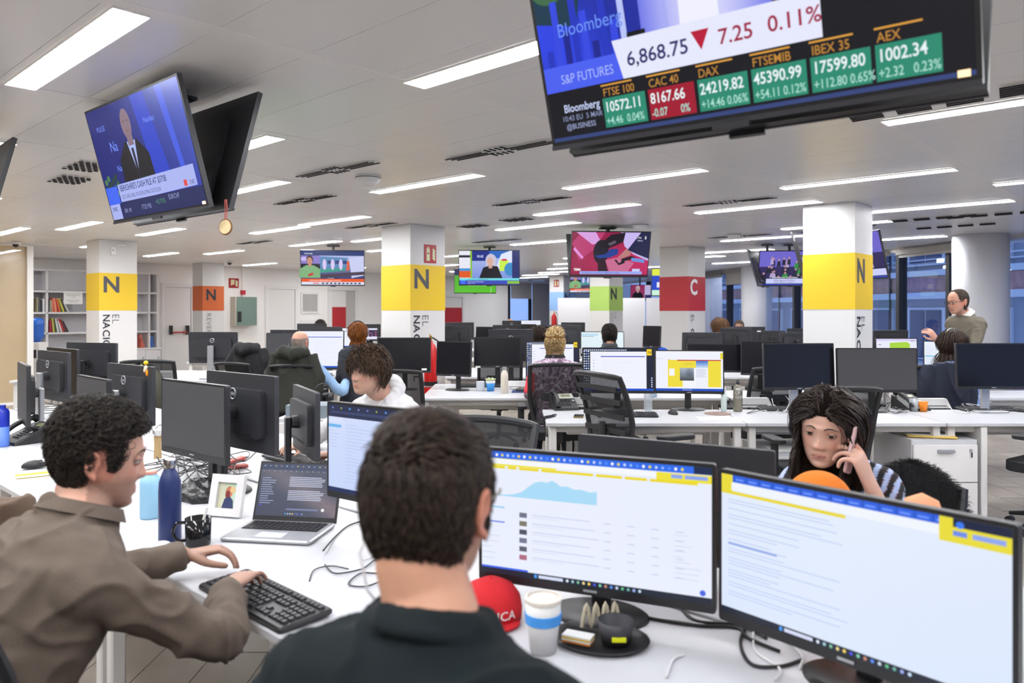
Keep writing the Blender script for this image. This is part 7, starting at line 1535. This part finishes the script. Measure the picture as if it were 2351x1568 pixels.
# black fur over her chair
rng = np.random.default_rng(5); q = MB(); cF = V((1.505, 2.86, .79)); 
cF = U(2098, 1170, 2.80); q.T = Matrix.Translation(cF) @ Matrix.Rotation(ANG_B + R(90), 4, 'Z'); q.sphere((0, 0, 0), (.175, .06, .175), 48, 30)
o = q.build('fur_throw', mat('black_fur', '0d0d0f', .9), None, 'all'); tag(o, 'shaggy black fur throw on the chair back behind the phone woman', 'throw'); P0 = []
me = o.data; N_ = 7000; fb = MB(); fv = [p.center.copy() for p in me.polygons]; fn = [p.normal.copy() for p in me.polygons]; vs = []; fs = []
for i in range(N_):
    j = rng.integers(len(fv)); p = fv[j] + V(rng.normal(size=3) * .004); n_ = (fn[j] + V(rng.normal(size=3) * .5)).normalized(); L_ = .022; w_ = n_.orthogonal().normalized() * .0014; b0 = len(vs); vs += [tuple(p - w_), tuple(p + w_), tuple(p + n_ * L_ + V((0, 0, -.008)))]; fs.append((b0, b0 + 1, b0 + 2))
fb.add(vs, fs); fo = fb.build('fur_strands', mat('black_fur', '0d0d0f', .9), o); fo['kind'] = 'stuff'
# orange knitted toy and orange lamp-like toy behind the right monitor
t = thing('knitted_hat', 'orange knitted ball behind the largest lit monitor', 'toy', (.815, 2.03, DZ + .035)); t['label'] = 'orange knitted ball behind the largest lit monitor'; q = MB(); rings = []
for k in range(14):
    th = math.pi / 2 * k / 13; rings.append([((.085 + .003 * math.cos(i * 24 * math.pi / 24)) * math.cos(th * .99) * math.cos(2 * math.pi * i / 48), (.085 + .003 * math.cos(i * math.pi)) * math.cos(th * .99) * math.sin(2 * math.pi * i / 48), .235 + .09 * math.sin(th)) for i in range(48)])
q.ring([[(x, y, 0) for x, y, z_ in rings[0]]] + rings); q.build('knit', mat('orange_wool', 'e07a22', .9, bump=.8, bscale=90), t, 'all'); q = MB(); q.lathe([(.001, -.035), (.07, -.035), (.07, 0), (.001, 0)], 24); q.build('base', mat('orange_wool', 'e07a22', .9), t)
t = thing('plush_toy', 'peach coloured plush toy peeking over the largest lit monitor', 'toy', (.965, 1.80, DZ + .001)); t.scale = (.9, .9, 1.13); q = MB(); q.lathe([(.001, 0), (.05, 0), (.06, .1), (.045, .2), (.055, .26), (.04, .3), (.001, .315)], 24); q.build('torso', mat('peach_plush', 'e8a47c', .9, bump=.4, bscale=300), t, 'all'); q = MB(); q.sphere((-.04, 0, .285), .012, 8, 6); q.build('ear', mat('peach_plush', 'e8a47c', .9), t, 'all')
# --- bald man seen from behind
def simple(label, x, y, d, face, body_rgt=None, skin='fair', cloth=None, clothname='shirt', hs=1.0, **k):
    h = U(x, y, d); f = V((face[0], face[1], 0)).normalized(); nk = h - V((0, 0, .14)) - f * .03; pl = V((nk.x, nk.y, .5)) - f * .1
    return person(label, pl, nk, h, face, rgt=body_rgt, skin=skin, cloth=cloth, clothname=clothname, vox=.009, cvox=.012, hs=hs, **k)
b_, M_ = simple('bald man in a light blue shirt seen from behind', 690, 787, 8.35, (.25, 1), (1, -.15, 0), 'ruddy', M_LBLUE, arms=((1, U(783, 900, 8.3), U(800, 868, 8.7), (((.3, 1, 0), (0, 0, 1), -1), {})), (-1, U(640, 900, 8.3), U(700, 868, 8.75), (((.1, 1, 0), (0, 0, 1), 1), {}))), eyes=False, hs=1.05)
def reg(p): return p[2] < .05 and p[2] > -.07 and p[1] < .03
strands('hair', M_, 1.05, 2500, reg, outward(.6, -.5), .2, .003, .012, K=4, rad=.0016, col=('8a8078', 'b0a8a0'), seed=6, parent=b_, cap=False)
q = MB(); q.tube([U(665, 788, 8.28), U(662, 800, 8.2)], .008, 6); q.build('hearing_clip', M_BLK, b_)
# coat over his chair: hooded dark olive coat
def coat(label, name, c, rz, w, h, col, seed, hood=True, ztop=1.12):
    mb = MB(); mb.T = Matrix.Translation((c[0], c[1], 0)) @ Matrix.Rotation(rz, 4, 'Z')
    rings = []
    for k in range(9):
        t_ = k / 8; zz = ztop - h * t_; ww = w * (.62 + .38 * min(1, t_ * 2.2)) * (1 + .1 * t_); dd = .07 + .03 * t_; rings.append([(ww * math.cos(a) * 1.0, -.02 + dd * math.sin(a), zz) for a in [2 * math.pi * i / 24 for i in range(24)]])
    mb.ring(rings)
    for s_ in (-1, 1): mb.tube([(s_ * w * .75, 0, ztop - .03), (s_ * w * 1.05, -.02, ztop - h * .45), (s_ * w * .95, -.03, ztop - h * .8)], [.06, .06, .05], 12)
    if hood: mb.tube([(-w * .6, -.03, ztop - .02), (-w * .3, -.09, ztop + .0), (0, -.1, ztop - .02), (w * .3, -.08, ztop + .0), (w * .6, -.02, ztop - .02)], [.05, .07, .08, .065, .05], 14)
    o, cc = remesh(mb, .011, name, 3, [mat('coat_' + col, col, .85, bump=.2, bscale=200)], folds(.018, 5.5, seed, (1, 1, .5))); tag(o, label, 'coat'); return o
coat('dark olive hooded coat draped over the bald man chair', 'hooded_coat', (-2.27, 7.97), 0, .25, .62, '26282200'[:6], 3, ztop=1.1); coat('black padded jacket on the chair left of the bald man', 'black_jacket', (-2.82, 8.2), R(-12), .2, .36, '17181c', 8, ztop=1.13)
coat('navy jacket hanging on the bob haired woman chair', 'navy_jacket', (3.74, 6.6), R(4), .2, .55, '1b2133', 12, False, 1.08)
# olive striped bag
q = MB(); rings = []
for k in range(12):
    th = math.pi / 2 * k / 11; rings.append([(.2 * math.cos(th * .98) * math.cos(2 * math.pi * i / 28), .12 * math.cos(th * .98) * math.sin(2 * math.pi * i / 28), .8 + .22 * math.sin(th)) for i in range(28)])
q.ring([[(x, y, .5) for x, y, z_ in rings[0]]] + rings); o = q.build('hanging_bag', mat('olive_canvas', '4a4a40', .8), None, 'all', loc=(-3.55, 7.35, 0)); tag(o, 'olive striped bag on the chair near the left column', 'bag')
for i, (a, cl) in enumerate(((-.6, '6a6a58'), (-.2, '1c1c1a'), (.15, 'b8c48a'), (.5, '1c1c1a'))):
    q = MB(); q.tube([(.2 * math.sin(a) * math.cos(R(t_)) * 1.02, -.123 * math.cos(R(t_)) * math.cos(a), .8 + .225 * math.sin(R(t_)) ) for t_ in range(-20, 91, 10)], .012, 6); q.build('strap', mat('strap_' + cl, cl, .8), o, True)
# --- red haired person with headphones
b_, M_ = simple('red haired person with headphones seen from behind', 822, 767, 8.75, (.05, 1), (1, 0, 0), 'pale', mat('dark_knit', '2a2c34', .9), arms=((1, U(865, 870, 8.7), U(850, 862, 9.0), None), (-1, U(780, 870, 8.7), U(800, 862, 9.0), None)), eyes=False, fem=1)
def reg(p): return p[2] > -.09 and p[1] < .05
strands('hair', M_, 1.0, 2600, reg, outward(.7, -.3), .6, .016, .11, K=8, rad=.0022, curl=.003, curlf=5, hug=1.0, col=('6a3412', 'a8682c'), seed=7, parent=b_, capoff=.012)
q = MB(); q.T = M_; q.tube([(.1 * math.cos(R(a)), 0, .02 + .13 * math.sin(R(a))) for a in range(0, 181, 15)], .008, 6)
for s in (-1, 1): q.sphere((s * .095, 0, .0), (.022, .035, .04), 12, 8)
q.build('headphones', M_BLK, b_, True)
# --- man in the patterned shirt
b_, M_ = simple('person with spiky blond hair in a purple patterned shirt', 1274, 788, 6.95, (0, 1), (1, .03, 0), 'fair', M_ATTRC, hs=1.06, kt=1.08, arms=((1, U(1345, 890, 6.9), U(1300, 880, 7.2), (((-.3, 1, 0), (0, 0, 1), -1), {})), (-1, U(1216, 905, 6.85), U(1240, 885, 7.2), (((.3, 1, 0), (0, 0, 1), 1), {}))), ctex=tex_floral, eyes=False, collar='polo', fold=.008)
def reg(p): return p[2] > (-.085 if p[1] < 0 else (.0 if p[1] < .04 else .055))
strands('hair', M_, 1.06, 4000, reg, lambda p, d: np.array([d[0] * .7, d[1] * .5, d[2] * .6 + (.8 if p[2] > .05 else -.5)]), .1, .010, lambda p: .03 + .03 * (p[2] > .06), K=5, rad=.0022, curl=.001, col=('7a5a34', 'e8cf98'), seed=8, parent=b_, capoff=.008)
# --- dark haired man
b_, M_ = simple('man with short black hair and dark jacket seen from behind', 1399, 768, 8.9, (.0, 1), (1, .1, 0), 'warm', mat('charcoal_wool', '34383c', .9), hs=1.02, arms=((1, U(1440, 860, 8.9), U(1420, 850, 9.2), None), (-1, U(1350, 860, 8.9), U(1370, 850, 9.2), None)), eyes=False, collar='polo')
def reg(p): return p[2] > (-.085 if p[1] < 0 else (.0 if p[1] < .04 else .055)) and not (p[2] > .1 and abs(p[0]) < .022 and p[1] < -.0 and p[1] > -.05)
strands('hair', M_, 1.02, 3000, reg, outward(.4, -.2, .2), .2, .009, .03, K=5, rad=.0018, col=('14110f', '2c2420'), seed=9, parent=b_, capoff=.008)
# --- standing man with glasses
h = U(2198, 693, 7.7)
b_, M_ = person('standing man with glasses in an olive sweater, gesturing', (h.x + .10, 7.78, .93), (h.x + .10, 7.72, h.z - .135), h, (-.97, -.22), R(-8), 0, rgt=(-.28, .96, 0), skin='ruddy', vox=.0065, cloth=M_OLIVE, clothname='sweater', kt=1.0, belly=1.02, standing=True, fold=.008, stubble=.15, brow='4a3c34', cvox=.01,
    arms=((-1, U(2225, 838, 7.45), U(2150, 778, 7.3), (((-.75, -.1, .75), (.3, -.9, .2), -1), dict(curl=(.5, .5, .3), thumb=.3))), (1, U(2205, 850, 8.0), U(2175, 850, 7.9), None)))
def reg(p): return (p[2] > -.07 and p[1] < .0 and p[2] < .07) or (p[2] > .03 and p[1] < .045 + 0 * p[0]) 
strands('hair', M_, 1.0, 2600, reg, outward(.4, -.4, -.5), .2, .006, .03, K=5, rad=.0015, col=('3a302a', '6a5c50'), seed=10, parent=b_)
q = MB(); q.T = M_
for s in (-1, 1):
    q.tube([(s * .062, .093, .008), (s * .083, .05, .008), (s * .084, -.01, .006)], .0022, 6); q.tube([(s * (.034 + .024 * math.cos(a)), .1, -.002 + .018 * math.sin(a)) for a in [R(24 * i) for i in range(15)]], .0022, 6, closed=True)
q.tube([(-.01, .102, .004), (.01, .102, .004)], .0018, 6); q.build('glasses', M_BLK, b_, True)
q = MB(); q.tube([h + V((.075, .0, -.1)), h + V((.1, .0, -.135))], [.066, .078], 20); q.build('shirt_collar', M_PAPER, b_, True)
# --- bob haired woman
b_, M_ = simple('woman with a dark bob and light blue sweater seen from behind', 2184, 790, 6.85, (-.35, 1), (1, .25, 0), 'fair', M_CORN, arms=((-1, U(2125, 900, 6.85), U(2118, 895, 7.15), (((-.3, 1, 0), (0, 0, 1), 1), dict(s=.9))), (1, U(2235, 905, 6.9), U(2200, 890, 7.15), (((-.2, 1, 0), (0, 0, 1), -1), dict(s=.9)))), fem=1, eyes=False, hs=1.0, clothname='sweater')
def reg(p): return p[2] > -.09 and p[1] < .06
strands('hair', M_, 1.0, 4200, reg, lambda p, d: np.array([d[0] * .9, d[1] * .6 - .1, d[2] * .5 - .1]), .9, .013, .2, hug=1.0, K=11, rad=.0018, curl=.001, curlf=3, col=('1c1411', '4a352b'), seed=11, parent=b_, capoff=.009, rough=.4)
q = MB(); q.T = M_; q.tube([(.095 * math.cos(R(a)), -.005, .02 + .122 * math.sin(R(a))) for a in range(10, 171, 10)], .004, 6); q.build('headband', M_SILVER, b_, True)
# --- small people at the back
def far(label, x, y, d, face, col, hc, fem=0, long=False, eyes=True, bald=False, glasses=False):
    b_, M_ = simple(label, x, y, d, face, None, 'fair', mat('cloth_' + col, col, .9), arms=(), fem=fem, eyes=eyes); seed = int(x)
    if not bald:
        def reg(p): return p[2] > (-.085 if p[1] < 0 else (.0 if p[1] < .04 else .06))
        strands('hair', M_, 1.0, 1500, reg, outward(.6, -.1), .9 if long else .2, .012, .26 if long else .03, K=9 if long else 4, rad=.003, col=hc, seed=seed, parent=b_, capoff=.008)
    if glasses:
        q = MB(); q.T = M_
        for s in (-1, 1): q.tube([(s * (.034 + .026 * math.cos(a)), .1, .02 * math.sin(a)) for a in [R(36 * i) for i in range(10)]], .003, 5, closed=True)
        q.build('glasses', M_BLK, b_, True)
    return b_
far('woman with glasses and long light brown hair at the far windows', 1653, 749, 14.2, (-.1, -1), '7a8a60', ('6a4a34', '9a7858'), 1, True, glasses=True)
far('far man with glasses looking over dark monitors', 1697, 750, 15.0, (-.3, -1), '4a5058', ('5a4a40', '7a6a5c'), glasses=True)
far('person with long brown hair and olive coat near the middle', 1234, 770, 12.0, (-.8, -.2), '4c4636', ('2a1e18', '4a3a2e'), 1, True, False)
far('person hidden to the top of the head behind far left monitors', 735, 752, 12.6, (0, -1), '3a4048', ('1c1714', '3a302a'))
far('far bald person showing only the top of the head', 1172, 745, 16.5, (0, -1), '4a5058', ('1c1714', '3a302a'), bald=True)
far('person in bright blue before the red column', 1498, 772, 10.4, (-.2, 1), '2a5cd0', ('3a2418', '6a4530'), 1, False, False)
# things on chairs at the lower edges
coat('brown coat cut by the left edge beside the curly haired man', 'brown_coat', (-1.52, 2.02), R(35), .2, .5, '5c4a3c', 21, False, 1.03)
